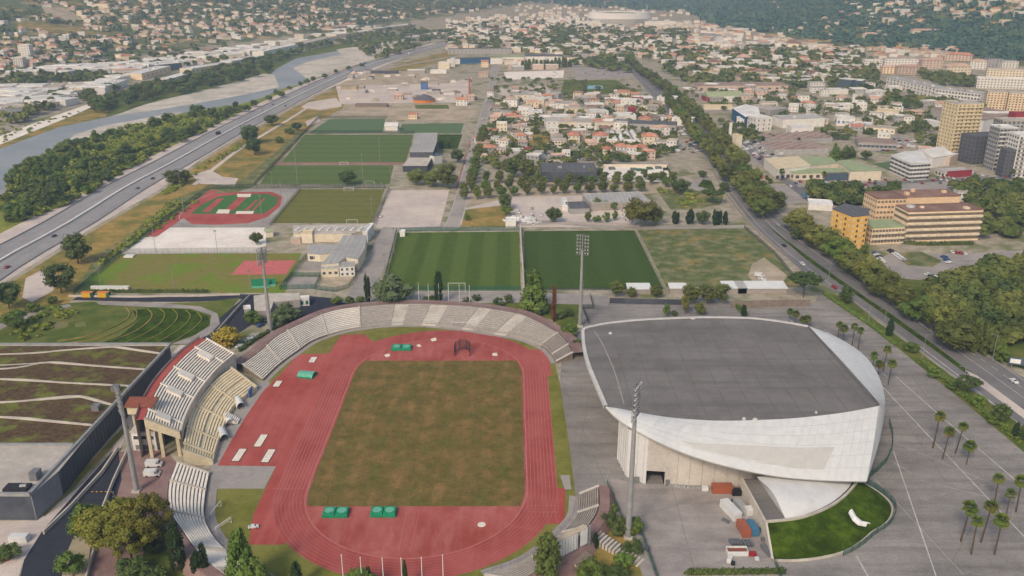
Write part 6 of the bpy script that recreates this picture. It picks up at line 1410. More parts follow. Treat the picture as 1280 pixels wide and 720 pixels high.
# barrier arms, yellow booths, batting screens
p = G(142, 618); t = thing('barrier_arm', 'yellow and black barrier arm across the dark lane', 'barrier', p); q = MB(); q.box((0,0,0), (.4,.4,1.1)); q.build('post', 'steel_grey', t)
for k in range(10): q = MB(); q.box((-.8-k*.75,0,.95), (.74,.14,.16)); q.build('stripe', 'paint_yellow' if k % 2 == 0 else 'paint_black', t)
for i, x in enumerate((109, 129)):
    p = G(x, 371); t = thing('yellow_kiosk', ['yellow kiosk with green end by the hedge, left of the pair','yellow kiosk with green end by the hedge, right of the pair'][i], 'kiosk', p)
    q = MB(); q.box((0,0,0), (4.4,2.4,2.6)); q.build('body', 'paint_yellow', t); q = MB(); q.box((3.0,0,0), (1.4,2.2,2.6)); q.build('green_end', 'fence_green', t); q = MB(); q.box((.3,0,2.62), (6.0,2.6,.15)); q.build('roof', 'paint_orange', t)
p = G(138, 362); t = thing('white_bench_shelter', 'long white bench shelter on the near edge of the rough green', 'shelter', p); q = MB(); q.box((0,0,.3), (20,1.6,1.5)); q.build('body', 'plastic_white', t); q = MB(); q.box((0,0,1.82), (20.4,2.0,.15)); q.build('roof', 'plastic_white', t)
for i, (x, y, w, h) in enumerate(((326,358,9,4.4),(338,356,6,3.6))):
    p = G(x, y); t = thing('batting_screen', ['large green netted screen on the rough green','smaller green netted screen beside the large one'][i], 'net screen', p, R(8)); q = MB()
    for s in np.linspace(-w/2, w/2, 4): q.tube((s,0,0), (s,0,h), .08, .08, 5); q.tube((s,2.5,0), (s,0,h), .06, .06, 4)
    q.build('frame', 'steel_grey', t); q = MB(); q.box((0,.1,.2), (w,.08,h-.3)); q.build('net', 'tarp_green', t); q = MB(); q.box((0,-1.6,.0), (w,2.4,.5)); q.build('pad', 'tarp_light', t)
p = G(162, 321); q = MB(); q.box((0,0,0), (5.5,4,.9)); q.box((0,0,.9), (5.2,3.7,.1)); tag(q.build('white_mat', 'plastic_white', None, (0,0,0), False, p), 'white mat lying on the corner of the rough green', 'mat')
for i, (x, y, w, dpt) in enumerate(((799,368,12,7),(848,367,9,6),(919,367,12,9),(953,367,26,9))):
    p = G(x, y); t = thing('white_shed', ['white roof shed behind the round tree, westmost','white roof shed at the meadow corner','white roof shed left of the open frame','long white roof shed at the meadow edge'][i], 'shed', p); q = MB(); q.box((0,dpt/2,0), (w,dpt,2.8)); q.build('wall', 'concrete_grey', t); q = MB(); q.add([(-w/2-.3,-.4,2.85),(w/2+.3,-.4,2.85),(w/2+.3,dpt+.4,3.6),(-w/2-.3,dpt+.4,3.6),(-w/2-.3,-.4,3.05),(w/2+.3,-.4,3.05),(w/2+.3,dpt+.4,3.8),(-w/2-.3,dpt+.4,3.8)], [(3,2,1,0),(4,5,6,7),(0,1,5,4),(1,2,6,5),(2,3,7,6),(3,0,4,7)]); q.build('roof', 'plastic_white', t)
# ------------------------------------------------------------------ buildings
_WM = {}
def win_mesh(w, h, m):
    k = (round(w, 1), round(h, 1), m)
    if k not in _WM:
        q = MB(); q.box((0, 0, 0), (k[0], .12, k[1])); me = bpy.data.meshes.new('window'); me.from_pydata(q.v, [], q.f); me.materials.append(M[m]); me.update(); _WM[k] = me
    return _WM[k]
def bld(x0, y0, x1, y1, depth, h, label, cat='building', wall='wall_white', roof='roof_gravel', style='flat', floors=0, bays=0, win=(1.6, 1.4), sides=True, balc=None, name=None, group=None, gm='glass_dark', z=0.0, extra=0, detail=True, xyz=None):
    """front wall foot runs from pixel (x0, y0) to (x1, y1); the building stands behind that line"""
    if xyz: (a, b) = xyz
    else: a, b = np.array(G2(x0, y0)), np.array(G2(x1, y1))
    c = (a+b)/2; d = b-a; w = float(np.linalg.norm(d)); rz = math.atan2(d[1], d[0])
    t = thing(name or cat.replace(' ', '_'), label, cat, (float(c[0]), float(c[1]), z), rz, group)
    q = MB(); q.box((0, depth/2, -1.5 if z else 0), (w, depth, h+(1.5 if z else 0))); q.build('wall', wall, t)
    q = MB()
    if style == 'flat':
        q.box((0, depth/2, h), (w+.3, depth+.3, .25))
        for (cx, cy, sx, sy) in ((0, .12, w+.3, .35), (0, depth-.12, w+.3, .35), (-w/2, depth/2, .35, depth-.5), (w/2, depth/2, .35, depth-.5)): q.box((cx, cy, h+.25), (sx, sy, .5))
        rf_o = q.build('roof', roof, t)
    elif style == 'hip':
        e = .7; k = min(w, depth)/2; rh = k*.5; o = (w/2-k if w > depth else 0, depth/2-k if depth > w else 0)
        q.add([(-w/2-e, -e, h), (w/2+e, -e, h), (w/2+e, depth+e, h), (-w/2-e, depth+e, h), (-o[0], depth/2-o[1], h+rh), (o[0]+.01, depth/2+o[1]+.01, h+rh)],
              [(3,2,1,0), (0,1,5,4) if w > depth else (0,1,4), (1,2,5) if w > depth else (1,2,5,4), (2,3,4,5) if w > depth else (2,3,5), (3,0,4) if w > depth else (3,0,4,5)]); rf_o = q.build('roof', roof, t)
    elif style == 'gable':
        e = .5; rh = depth*.22
        q.add([(-w/2-e, -e, h), (w/2+e, -e, h), (w/2+e, depth+e, h), (-w/2-e, depth+e, h), (-w/2-e, depth/2, h+rh), (w/2+e, depth/2, h+rh)], [(3,2,1,0), (0,1,5,4), (2,3,4,5), (1,2,5), (3,0,4)]); rf_o = q.build('roof', roof, t)
    elif style == 'saw':
        n = max(2, int(w/9)); s = w/n
        for i in range(n): x = -w/2+i*s; q.add([(x, 0, h), (x+s, 0, h), (x+s, depth, h), (x, depth, h), (x+s*.75, 0, h+1.6), (x+s*.75, depth, h+1.6)], [(0,4,5,3), (4,1,2,5), (0,1,4), (2,3,5)])
        rf_o = q.build('roof', roof, t)
    if floors and bays:
        fh = h/floors; ww, wh = win
        sidesb = max(1, int(bays*depth/w+.5))
        for f in range(floors):
            zz = f*fh+(fh-wh)*.5
            for k in range(bays): mesh_obj('window', win_mesh(ww, wh, gm), t, (-w/2+w*(k+.5)/bays, -.03, zz))
            if sides:
                s = 1 if c[0] < 0 else -1
                for k in range(min(sidesb, 6)): mesh_obj('window', win_mesh(ww, wh, gm), t, (s*(w/2+.03), depth*(k+.5)/min(sidesb, 6), zz), math.pi/2)
    if balc:
        fh = h/floors; dp, bm = balc
        for f in range(1, floors):
            for k in range(max(1, bays//2)):
                n = max(1, bays//2); q = MB(); x = -w/2+w*(k+.5)/n; q.box((x, -dp/2, f*fh-.1), (w/n*.86, dp, .22)); q.box((x, -dp+.06, f*fh+.12), (w/n*.86, .12, .95)); q.build('balcony', bm, t)
    for k in range(extra):
        q = MB(); x, y = rng.uniform(-w*.4, w*.4), rng.uniform(depth*.2, depth*.8); s = rng.uniform(1.6, 3.6); q.box((x, y, h+.25), (s, s*rng.uniform(.7, 1.3), rng.uniform(1, 2.4))); q.build('roof_unit', rng.choice(('roof_white', 'galvanised', wall)), rf_o)
    return t
def roofed(px, z, label, cat='building', wall='wall_white', roof='roof_grey', zs=None, name='building', over=0.0, base=0.0):
    """building whose roof outline is read in the photograph at height z"""
    P = [G2(x, y, z) for x, y in px]; c = np.mean(P, 0); o0 = (float(c[0]), float(c[1]), 0)
    t = thing(name, label, cat, o0); q = MB(); q.prism([tuple(c+(np.array(p)-c)*(.985-over)) for p in P], base, z-.25); q.build('wall', wall, t, o0)
    q = MB(); q.prism(P, z-.25, z, bottom=True); q.build('roof', roof, t, o0); return t, P, o0
# campus buildings between the pitches
t, P, o0 = roofed([(366,281.5),(463,280),(460,287),(440,292),(366,292)], 5.5, 'long low beige building with white skylights south of the olive pitch', wall='wall_cream', roof='roof_gravel')
for k in range(9):
    p = np.array(G2(372+k*9.8, 286.5, 5.5)); q = MB(); q.box((p[0], p[1], 5.5), (1.3, 6.0, .5), R(-12)); q.build('skylight', 'roof_white', t, o0)
bld(377,304,391,303.5,6,6.2,'small cream block standing before the long beige building',wall='wall_cream',roof='roof_cream'); bld(364,305,376,304.5,5,3.2,'low pinkish annex beside the small cream block',wall='wall_pink',roof='roof_gravel')
t, P, o0 = roofed([(429,294),(458.5,294),(456,311),(447.5,324),(432,321.5),(423,328),(401,330),(418,312)], 7.0, 'school with a big pale metal roof in two slopes beside the campus street', wall='wall_cream', roof='roof_grey')
for k in range(5): mesh_obj('window', win_mesh(1.5, 1.4, 'glass_dark'), t, (G2(405+k*4.4, 331, 7)[0]-o0[0], G2(405+k*4.4, 331, 7)[1]-o0[1]-.06+.25, 3.4), R(5))
t, P, o0 = roofed([(384,306),(425,305),(423,315),(400,318),(384,317)], 4.6, 'flat pale wing of the school with a dark window wall', wall='wall_cream', roof='roof_grey')
for k in range(3): mesh_obj('window', win_mesh(2.2, 1.8, 'glass_dark'), t, (G2(389+k*5.5, 317.5, 4.6)[0]-o0[0], G2(389+k*5.5, 317.5, 4.6)[1]-o0[1]+.1, 1.4))
bld(425,346,444,345,7,5.6,'small two-storey white house in front of the metal-roofed school','house','wall_white','roof_grey','flat',2,3,(1.2,1.3)); bld(402,347,424,346,6,5.0,'cream front wing below the metal roof',wall='wall_cream',roof='roof_grey',floors=1,bays=3)
bld(460,303,468,292,3,6.4,'white end wall building beside the campus street',wall='wall_white',roof='roof_white'); bld(500,296,506,296,4,3.0,'small white hut at the corner of the striped pitch','hut','wall_white','roof_white'); bld(333,297,342,296,6,3.6,'small hut with a pale green roof beside the gravel ground','hut','wall_cream','roof_green','gable')
roofed([(317,369.5),(338,367),(374,366),(375,374),(342,377.5),(338,388),(318,388.5)], 4.4, 'grey concrete service building with a flat canopy roof by the fresh asphalt lane', wall='concrete_grey', roof='concrete')
bld(375,383,387,382,4,3.6,'small white kiosk with green panels beside the concrete canopy','kiosk','wall_white','roof_white','flat',1,2,(1.3,2.0),gm='fence_green'); bld(306,394,314,393,4,3.0,'small white cabin on the fresh asphalt','cabin','wall_grey','roof_white')
# green-roofed sports hall bottom left
GZ = 9.4; gc = G2(100, 520, GZ); GO = (gc[0], gc[1], 0); gh = thing('green_roof_hall', 'dark clad hall with a planted brown roof crossed by pale kerbs', 'sports hall', GO)
gp = [G2(*p, GZ) for p in ((-200,431),(212,430.5),(190,455),(158,490),(110,543),(72,589),(38,618),(-200,617))]
q = MB(); q.prism(gp, 0, GZ-.5, top=False); q.build('wall', 'cladding_dark', gh, GO)
q = MB(); q.prism(gp, GZ-.55, GZ-.3, top=True); q.build('roof_deck', 'roof_gravel', gh, GO)
for nm, a, b, m in (('parapet', (213,430), (37,618), 'galvanised'), ('parapet', (-200,431), (213,430), 'galvanised'), ('parapet', (38,618), (-200,617), 'galvanised'), ('coping', (-200,556), (92,556), 'galvanised')):
    q = MB(); ribbon(q, resample([G2(*a, GZ), G2(*b, GZ)], 2), .45, -.45, GZ+.55); L = resample([G2(*a, GZ), G2(*b, GZ)], 2)
    for dd in (.45, -.45): e = offset_line(L, dd); q.strip([(*p, GZ-.5) for p in e], [(*p, GZ+.55) for p in e])
    q.build(nm, m, gh, GO)
for bed in ([(-200,449),(20,443),(140,434.5),(200,443),(182,461),(60,452),(-200,466)], [(-200,468),(60,454),(182,463),(160,481.5),(0,473.5),(-200,474)], [(-200,476),(0,475),(160,483.5),(142,505),(100,495),(0,502),(-200,505)], [(-200,507),(0,504.5),(100,497),(140,507.5),(119,530.5),(0,520.5),(-200,518)], [(-200,520),(0,522.5),(118,533),(96,554),(-200,554)], [(30,442),(140,433),(206,441),(211,432.5),(-200,432.5),(-200,446)]):
    q = MB(); q.prism([G2(*p, GZ-.1) for p in bed], GZ-.3, GZ-.08); q.build('planted_bed', 'sedum', gh, GO)
for kl in ([(-200,447.5),(20,442.5),(80,438),(140,433.8),(172,437.5),(201,442)], [(-200,467),(0,461.5),(60,453),(120,457.5),(183,462)], [(-200,475),(0,474),(80,478.5),(161,482.5)], [(-200,506),(0,503),(60,498),(100,495.5),(141,506.5)], [(-200,519),(0,521.5),(60,526),(119,532)]):
    L = smooth_line([G2(*p, GZ) for p in kl], 30); q = MB(); A, B = offset_line(L, .38), offset_line(L, -.38); q.strip([(*p, GZ+.3) for p in A], [(*p, GZ+.3) for p in B]); q.strip([(*p, GZ-.3) for p in A], [(*p, GZ+.3) for p in A]); q.strip([(*p, GZ+.3) for p in B], [(*p, GZ-.3) for p in B]); q.build('roof_kerb', 'concrete', gh, GO)
for x, y in ((145,488),(121,512)): p = G(x, y, GZ); q = MB(); q.box((p[0], p[1], GZ-.1), (2.6,2.6,2.0)); q.box((p[0], p[1], GZ+1.9), (2.8,2.8,.15)); q.build('roof_vent', 'steel_grey', gh, GO)
p = G(45, 597, GZ); q = MB(); q.box((p[0], p[1], GZ-.2), (2.4,3.4,2.8)); q.build('roof_unit', 'steel_grey', gh, GO)
p = G(22, 610, GZ); q = MB(); q.box((p[0], p[1], GZ-.2), (7.5,3.6,.9)); q.build('roof_plant', 'dark_metal', gh, GO); q = MB(); q.tube((p[0]+1, p[1], GZ+.7), (p[0]+3, p[1], GZ+1.0), .6, .6, 8); q.build('air_duct', 'galvanised', gh, GO)
a, b = G2(-200,617,GZ), G2(38,618,GZ); q = MB(); q.box(((a[0]+b[0])/2, a[1]-.06, .4), (b[0]-a[0]-.6, .1, 2.6)); q.build('window_band', 'glass_dark', gh, GO)
q = MB(); q.box(((a[0]+b[0])/2, a[1]-.08, 3.2), (b[0]-a[0]+.1, .14, 6.1)); q.build('front_cladding', 'cladding_grey', gh, GO)
sa, sb = np.array(gp[5]), np.array(gp[6]); d = sb-sa; q = MB(); q.box((*((sa+sb)/2+np.array([-d[1], d[0]])/np.linalg.norm(d)*-.0+np.array([.12, -.1])), .3), (np.linalg.norm(d), .3, GZ-.4), math.atan2(d[1], d[0])); q.build('side_cladding', 'cladding_grey', gh, GO)
crate('white_container', 'white box container beside the dark lane at the bottom left', 'container', (25,676), (5.4,2.2,2.0), 'paint_white'); crate('red_planter', 'red planter under the bushes at the bottom left', 'planter', (6,700), (2.4,1.4,.7), 'paint_red')
tree('dark_bush', (14,697), 5, 7, 'dark bush in the bottom left corner', None, 'bush'); tree('bush', (0,702), 4, 5, 'lighter bush cut by the left edge in the bottom corner', None, 'bush')
# football clubhouse
t, P, o0 = roofed([(521,166),(547,166),(546,178),(541.5,190),(512,190)], 10.5, 'football clubhouse with a stepped pale grey roof, upper block', wall='cladding_dark', roof='roof_grey')
roofed([(512,196),(541,195),(534,207),(503,207)], 5.5, 'lower terrace block of the football clubhouse', wall='cladding_dark', roof='concrete'); bld(543,206,553,204,10,7.5,'white glazed stair block on the right of the clubhouse',wall='wall_white',roof='glass_blue')
bld(481,164,497,164,14,5,'small white stand building with steps beside the far pitch','stand','wall_white','roof_white','gable')
B = bld
# middle quarter
B(677,228,746,228,30,8.5,'big grey warehouse with a dark front north of the tree square','warehouse','cladding_dark','roof_slate',extra=2)
B(738,264,812,261,26,5.5,'wide ribbed grey roof hall near the big pale tree','warehouse','concrete_grey','roof_grey'); B(713,268,737,267,16,4,'low grey sheds left of the ribbed hall','shed','wall_grey','roof_slate'); B(703,264,710,264,22,3.6,'long narrow white shed before the builders yard','shed','wall_white','roof_white')
B(632,284,645,284,8,4,'white cabin at the corner of the builders yard','cabin','wall_white','roof_white')
for i, (x, y) in enumerate(((637,276),(646,273),(655,276),(663,274),(668,279))):
    p = G(x, y); q = MB()
    for k in range(14): q.box((p[0]+rng.uniform(-4, 4), p[1]+rng.uniform(-3, 3), 0), (rng.uniform(1, 2.4), rng.uniform(1, 2), rng.uniform(.6, 1.8)), rng.uniform(0, 3), 0, .85)
    tag(q.build('white_sack_pile', 'plastic_white', None, p), '%s pile of white sacks from the left in the builders yard' % nth(i+1), 'pile')
B(698,161,768,162,24,7,'long grey-roofed commercial building, west part','shop','wall_cream','roof_gravel',floors=1,bays=10,win=(3,2)); B(768,162,845,165,20,7,'long grey-roofed commercial building, east part','shop','wall_grey','roof_slate',floors=1,bays=10,win=(3,2)); B(772,152,795,152,14,6,'white-roofed unit behind the long commercial building','shop','wall_white','roof_white')
B(660,147,678,147,18,6,'bright white-roofed workshop left of the long commercial building','workshop','wall_white','roof_white'); B(628,178,640,178,10,4,'pale low workshop beside the avenue','workshop','wall_grey','roof_white'); B(636,196,664,196,12,5,'grey-roofed depot with a blank front behind the square','depot','wall_grey','roof_white'); B(655,194,666,194,7,5,'dark red shed beside the depot','shed','wall_red','wall_red','gable'); B(690,184,708,184,12,6,'cream flat-roofed house in the middle of the gardens','house','wall_cream','roof_gravel','flat',2,5)
for x, y, wpx, dp, h, wl, rf, st, lb in [
 (604,188,15,14,7,'wall_pink','tile_pink','hip','pink house with a salmon hip roof beside the avenue'),(651,178,13,11,6.5,'wall_white','tile_red','hip','white villa with a red roof in the dry garden'),(717,178,15,12,7,'wall_cream','tile_red','hip','cream villa with a red roof, left of the villa row'),(751,180,19,13,8,'wall_white','tile_red','hip','large white villa with an orange roof, second of the villa row'),(813,181,19,13,8,'wall_cream','tile_red','hip','large cream villa with a red roof near the boulevard yard'),(777,193,14,12,7,'wall_white','tile_red','hip','white villa with a red roof beside the white tunnels'),(802,194,14,12,7,'wall_white','tile_red','hip','white villa with a vivid red roof below the tunnels'),(759,193,11,10,5,'wall_cream','tile_red','hip','low cream house with a red roof among the trees'),(739,185,14,12,5,'wall_pink','tile_pink','gable','low pink house behind the long lawn'),(807,157,14,12,7,'wall_peach','tile_red','hip','peach house with an orange roof behind the long grey store'),(666,136,14,12,8,'wall_peach','tile_pink','gable','peach apartment house in the orchard'),(690,135,8,10,8,'wall_white','tile_pink','gable','white and pink twin house, left half'),(699,135,8,10,8,'wall_pink','tile_pink','gable','pink half of the twin house'),(718,139,13,11,7,'wall_pink','tile_pink','hip','pink house right of the twin house'),(836,152,9,9,5,'wall_peach','tile_red','hip','little pavilion with an orange pyramid roof by the boulevard'),(780,122,14,12,7,'wall_cream','tile_red','gable','cream house with orange roof near the swimming pool'),(794,123,10,9,6,'wall_pink','tile_red','gable','small pink house beside the boulevard near the pool'),(638,150,14,10,5,'wall_pink','tile_red','gable','low red-roofed workshop house left of the white workshop'),(648,152,9,8,5,'wall_white','tile_red','gable','little red-roofed house among the workshops'),(622,149,9,9,5,'wall_cream','tile_pink','gable','low tiled house beside the avenue'),(516,149,10,9,5,'wall_peach','tile_red','gable','small orange-roofed house behind the far pitch'),(577,132,14,12,7,'wall_white','tile_red','gable','white house with red gable in the sand yard'),(588,126,10,9,6,'wall_pink','tile_pink','gable','pink house beside the red chimney'),(498,125,12,10,6,'wall_pink','tile_pink','hip','pink house at the edge of the sand works'),(790,143,9,9,6,'wall_red','wall_red','gable','crimson shop by the boulevard, left'),(797,130,13,9,6,'wall_white','wall_red','gable','white shop with crimson front by the boulevard'),(772,133,12,9,4.5,'wall_grey','tile_red','gable','low red-roofed garage behind the cars'),(688,122,14,10,4,'wall_cream','roof_gravel','flat','flat cream outbuilding in the orchard'),(743,137,24,12,6,'wall_grey','roof_white','flat','pale depot behind the long store'),(604,97,12,10,7,'wall_pink','tile_pink','gable','pink house at the end of the avenue'),(606,84,9,12,9,'wall_peach','tile_red','gable','peach house beyond the end of the avenue')]:
    B(x-wpx/2, y, x+wpx/2, y, dp, h, lb, 'house' if st != 'flat' else 'building', wl, rf, st, 2 if h > 5.5 else 1, 3, (1.2, 1.3))
for i in range(4):   # white plastic tunnels
    a, b = G2(770+i*9.2, 179), G2(764+i*8.6, 166); d = np.array(b)-np.array(a); t = thing('white_tunnel', '%s white arched tunnel roof from the left behind the villas' % nth(i+1), 'greenhouse', (*a, 0), math.atan2(d[1], d[0])); L = float(np.linalg.norm(d)); q = MB()
    A = [(0, -2.6*math.cos(s), 1.2+2.4*math.sin(s)) for s in np.linspace(0, math.pi, 9)]; Bq = [(L, y, z) for _, y, z in A]; q.strip(Bq, A); q.add(A, [tuple(range(9))]); q.build('cover', 'roof_white', t); q = MB(); q.box((L/2, 0, 0), (L-.2, 5.1, 1.2)); q.build('base', 'concrete', t)
p = G(587, 119); t = thing('red_chimney', 'tall red brick chimney in the sand works', 'chimney', p); q = MB(); q.tube((0,0,0), (0,0,z_of((587,119),97)), 1.5, 1.0, 10); q.build('shaft', 'wall_brick', t); q = MB(); q.box((0,0,0), (4,4,2)); q.build('base', 'wall_brick', t)
p = G(529, 129); t = thing('round_store', 'round storage hall with a dark domed roof above an orange band', 'storage hall', p); q = MB(); q.tube((0,14,0), (0,14,3.5), 14, 14, 24); q.build('wall', 'paint_orange', t); q = MB(); q.tube((0,14,3.5), (0,14,8.5), 14.5, 3.5, 24); q.tube((0,14,8.5), (0,14,9.6), 3.5, .5, 24); q.build('roof', 'roof_slate', t)
for i, (x, y, w, h, wl, rf, lb) in enumerate(((545,118,10,5,'wall_grey','roof_slate','grey shed right of the round store'),(530,112,8,9,'rail_blue','roof_slate','blue silo tower in the sand works'),(555,86,14,10,'wall_cream','roof_white','white concrete plant near the river'),(566,84,5,14,'wall_white','roof_white','tall white silo of the concrete plant'),(548,92,20,5,'wall_white','roof_white','low white shed of the concrete plant'),(520,92,22,5,'wall_grey','roof_white','white shed beside the motorway bend'),(480,92,34,3,'cladding_dark','roof_slate','dark low heap shed by the motorway'),(436,112,20,3,'bare_earth','bare_earth','earth bank shed in the sand works'),(464,134,40,2.5,'tread_brown','tread_brown','long dark brown store in the sand works'))): B(x-w/2, y, x+w/2, y, 12, h, lb, 'shed', wl, rf)
# the far halls and the white stadium
B(559,80,575,80,14,9,'white end of the far long blue hall','hall','wall_white','roof_slate'); B(575,80,613,79,14,9,'far long hall with a blue front','hall','wall_blue','roof_slate'); B(613,80,628,80,16,10,'white hall beside the blue front hall','hall','wall_white','roof_green')
B(628,78,655,78,30,9,'far hall with a pale green roof','hall','wall_white','roof_green'); B(656,77,704,77,34,9,'far grey-roofed hall behind the poplars','hall','wall_white','roof_slate'); B(560,68,640,67,10,10,'long row of dark apartments beyond the blue hall','apartment block','wall_grey','roof_slate',floors=3,bays=16)
ap = G(777, 33); t = thing('white_stadium', 'large white oval football stadium far up the valley', 'stadium', (ap[0], ap[1]+75, 0)); q = MB()
def ell(rx, ry, z, n=48): return [(rx*math.cos(a), ry*math.sin(a), z) for a in np.linspace(0, 6.2832, n)]
r0, r1, r2, r3 = ell(82,70,0), ell(94,80,20), ell(88,74,36), ell(52,40,33)
q.strip(r1, r0); q.strip(r2, r1); q.build('facade', 'membrane_white', t, (0,0,0), True); q = MB(); q.strip(r3, r2); q.build('roof', 'roof_white', t); q = MB(); q.strip(ell(40,30,3), r3); q.strip(ell(.1,.1,2), ell(40,30,3)); q.build('bowl', 'pitch_far', t)
for i, (x, w, lb) in enumerate(((735,30,'white hall left of the far stadium'),(826,40,'low pale hall right of the far stadium'),(700,34,'row of far white sheds left of the stadium'))): B(x-w/2, 33 if i != 2 else 30, x+w/2, 33 if i != 2 else 30, 40, 12, lb, 'hall', 'wall_white', 'roof_white')
# right-hand business quarter
B(872,115,985,114,34,8,'long factory with a brown ridged roof and pale front','factory','wall_pink','roof_brown',floors=1,bays=12,win=(4,2)); B(886,128,930,127,26,6,'green-roofed hall with a red front below the factory','hall','wall_red','roof_green','gable'); B(880,137,916,137,10,4,'low pale roof before the green hall','shed','wall_cream','roof_cream')
t, P, o0 = roofed([(915,135),(932,130),(948,134),(950,142),(932,146)], 13, 'white office with a slanted blue glass corner', 'office', 'wall_blue', 'roof_white'); B(944,164,964,163,24,13,'tall white block of the blue cornered office','office','wall_white','roof_white','flat',3,3,(1.2,2.2),extra=2); B(920,160,944,161,18,9,'low white wing left of the tall white block','office','wall_white','roof_white','flat',2,5,(2,1.2))
B(978,160,1030,158,24,9,'pale warehouse with a grey flat roof behind the white block','warehouse','wall_white','roof_grey',extra=1); B(988,171,1016,171,16,9,'white cube building with two dark slots','office','wall_white','roof_white','flat',1,2,(1.2,3.4)); B(962,145,985,142,40,6,'wide grey roof sloping behind the white office','warehouse','wall_grey','roof_gravel')
B(1045,157,1068,158,16,8,'white and blue painted supermarket, main block','supermarket','wall_white','roof_white','flat',1,4,(2.2,2.6),gm='rail_blue'); B(1066,160,1088,162,12,5,'blue stepped front wing of the painted supermarket','supermarket','rail_blue','roof_white'); B(1080,164,1118,168,14,5,'low cream unit right of the painted supermarket','shop','wall_cream','roof_gravel',floors=1,bays=6); B(1094,148,1122,150,24,8,'cream angular hall before the glass offices','hall','wall_cream','roof_cream')
B(968,194,1035,192,34,5,'wide brown-roofed hall, front of the two','warehouse','wall_grey','roof_brown','saw'); B(966,182,1040,178,30,5,'wide brown-roofed hall, rear of the two','warehouse','wall_grey','roof_brown','saw'); B(1072,186,1120,188,24,6,'pale brown-roofed hall behind the car lot','warehouse','wall_grey','roof_brown',floors=1,bays=9,win=(3,2))
t, P, o0 = roofed([(955,198),(998,195),(1014,207),(972,212)], 8, 'cream retail store with a broad cream roof', 'store', 'wall_white', 'roof_cream')
for k in range(6): pk = G2(973+k*6.6, 212.3-k*.7, 8); mesh_obj('window', win_mesh(2.6, 2.6, 'glass_dark'), t, (pk[0]-o0[0], pk[1]-o0[1]+.2, .6), R(8))
roofed([(998,196),(1038,196),(1048,204),(1014,207)], 7, 'pale green roofed section of the cream retail store', 'store', 'wall_cream', 'roof_green'); roofed([(1046,201),(1062,199),(1103,213),(1063,214)], 8, 'long store with a pale green roof beside the office', 'store', 'wall_cream', 'roof_green'); B(992,225,1060,223,14,5,'low front store with a green edge and glass front','store','wall_cream','roof_green','flat',1,8,(3,2.4)); B(945,228,960,226,6,3,'small hut with a brown roof on the forecourt','hut','wall_cream','tile_red','hip')
B(1032,226,1060,225,3,5,'dark glazed shopfront under the green edge','store','glass_blue','roof_slate')
t, P, o0 = roofed([(1114,194),(1131,189),(1152,189),(1164,203),(1139,204.5)], 14, 'white four-storey office with long window bands', 'office', 'wall_white', 'roof_white')
for f in range(4):
    for (a, b, n) in (((1114,194),(1139,204.5),5), ((1139,204.5),(1164,203),6)):
        pa, pb = np.array(G2(*a, 14)), np.array(G2(*b, 14)); d = (pb-pa)/np.linalg.norm(pb-pa)
        for k in range(n): p = pa*(1-(k+.5)/n)+pb*((k+.5)/n)-np.array(o0[:2])+np.array([d[1], -d[0]])*-.05; mesh_obj('window', win_mesh(np.linalg.norm(pb-pa)/n*.86, 1.5, 'glass_dark'), t, (p[0], p[1], 1.2+f*3.3), math.atan2(d[1], d[0]))
B(1164,210,1190,206,24,9,'white gabled hall right of the office','hall','wall_white','roof_white','gable'); B(1186,208,1196,204,6,8,'pink gable end beside the tower','hall','wall_pink','roof_white')
B(1180,222,1216,220,12,4,'low shop with a red sign band by the road','shop','wall_white','roof_grey','flat',1,6,(2.2,2)); B(1184,222.5,1214,220.5,.6,4.8,'red sign band of the low shop','sign','wall_red','wall_red')
B(1187,194,1218,193,22,46,'tall ochre residential tower with stacked balconies','tower','wall_ochre','roof_gravel','flat',14,6,(1.5,1.4),balc=(1.3,'wall_ochre'),extra=2,gm='glass_soft')
B(1214,206,1246,204,18,24,'dark grey apartment block beside the ochre tower','apartment block','wall_dark','roof_slate','flat',7,6,(1.8,1.6)); B(1240,214,1262,214,16,36,'tall pale grey apartment tower at the right edge, left one','apartment block','wall_grey','roof_white','flat',10,5,(1.8,1.6),balc=(1.0,'wall_white'),extra=1); B(1264,222,1300,222,18,34,'tall white-grey apartment block cut by the right edge','apartment block','wall_white','roof_white','flat',10,6,(1.8,1.6),balc=(1.0,'wall_grey')); B(1246,192,1290,192,16,30,'pale grey apartment block behind the edge towers','apartment block','wall_grey','roof_gravel','flat',9,8,(1.8,1.6)); B(1252,222,1264,222,10,22,'narrow dark stair block between the pale towers','apartment block','wall_dark','roof_slate','flat',7,2)
t, P, o0 = roofed([(1165,134),(1215,132),(1275,141),(1230,150),(1190,143)], 14, 'big shopping hall with a brown roof and ribbed white sides', 'shopping centre', 'membrane_white', 'roof_brown')
a, b = np.array(G2(1165,134,14)), np.array(G2(1190,143,14))
for k in range(16): p = a*(1-k/15)+b*(k/15)-np.array(o0[:2]); q = MB(); q.box((p[0]*1.0, p[1]*1.0, 0), (.5,.9,13.6)); q.build('rib', 'concrete_grey', t)
B(1153,158,1190,166,8,7,'lower white ribbed wing of the shopping hall','shopping centre','membrane_white','roof_white'); B(1230,158,1266,158,10,14,'white front block of the shopping hall','shopping centre','membrane_white','roof_white','flat',1,6,(.8,9),gm='glass_dark'); B(1266,163,1300,163,14,17,'dark red building at the right edge','building','wall_red','wall_red')
B(1231,136,1256,137,16,20,'peach apartment slab with dark balcony columns, left','apartment block','wall_peach','roof_gravel','flat',7,6,(1.6,1.7),balc=(1,'wall_peach')); B(1258,138,1279,139,16,20,'peach apartment slab with dark balcony columns, right','apartment block','wall_peach','roof_gravel','flat',7,5,(1.6,1.7),balc=(1,'wall_peach'))
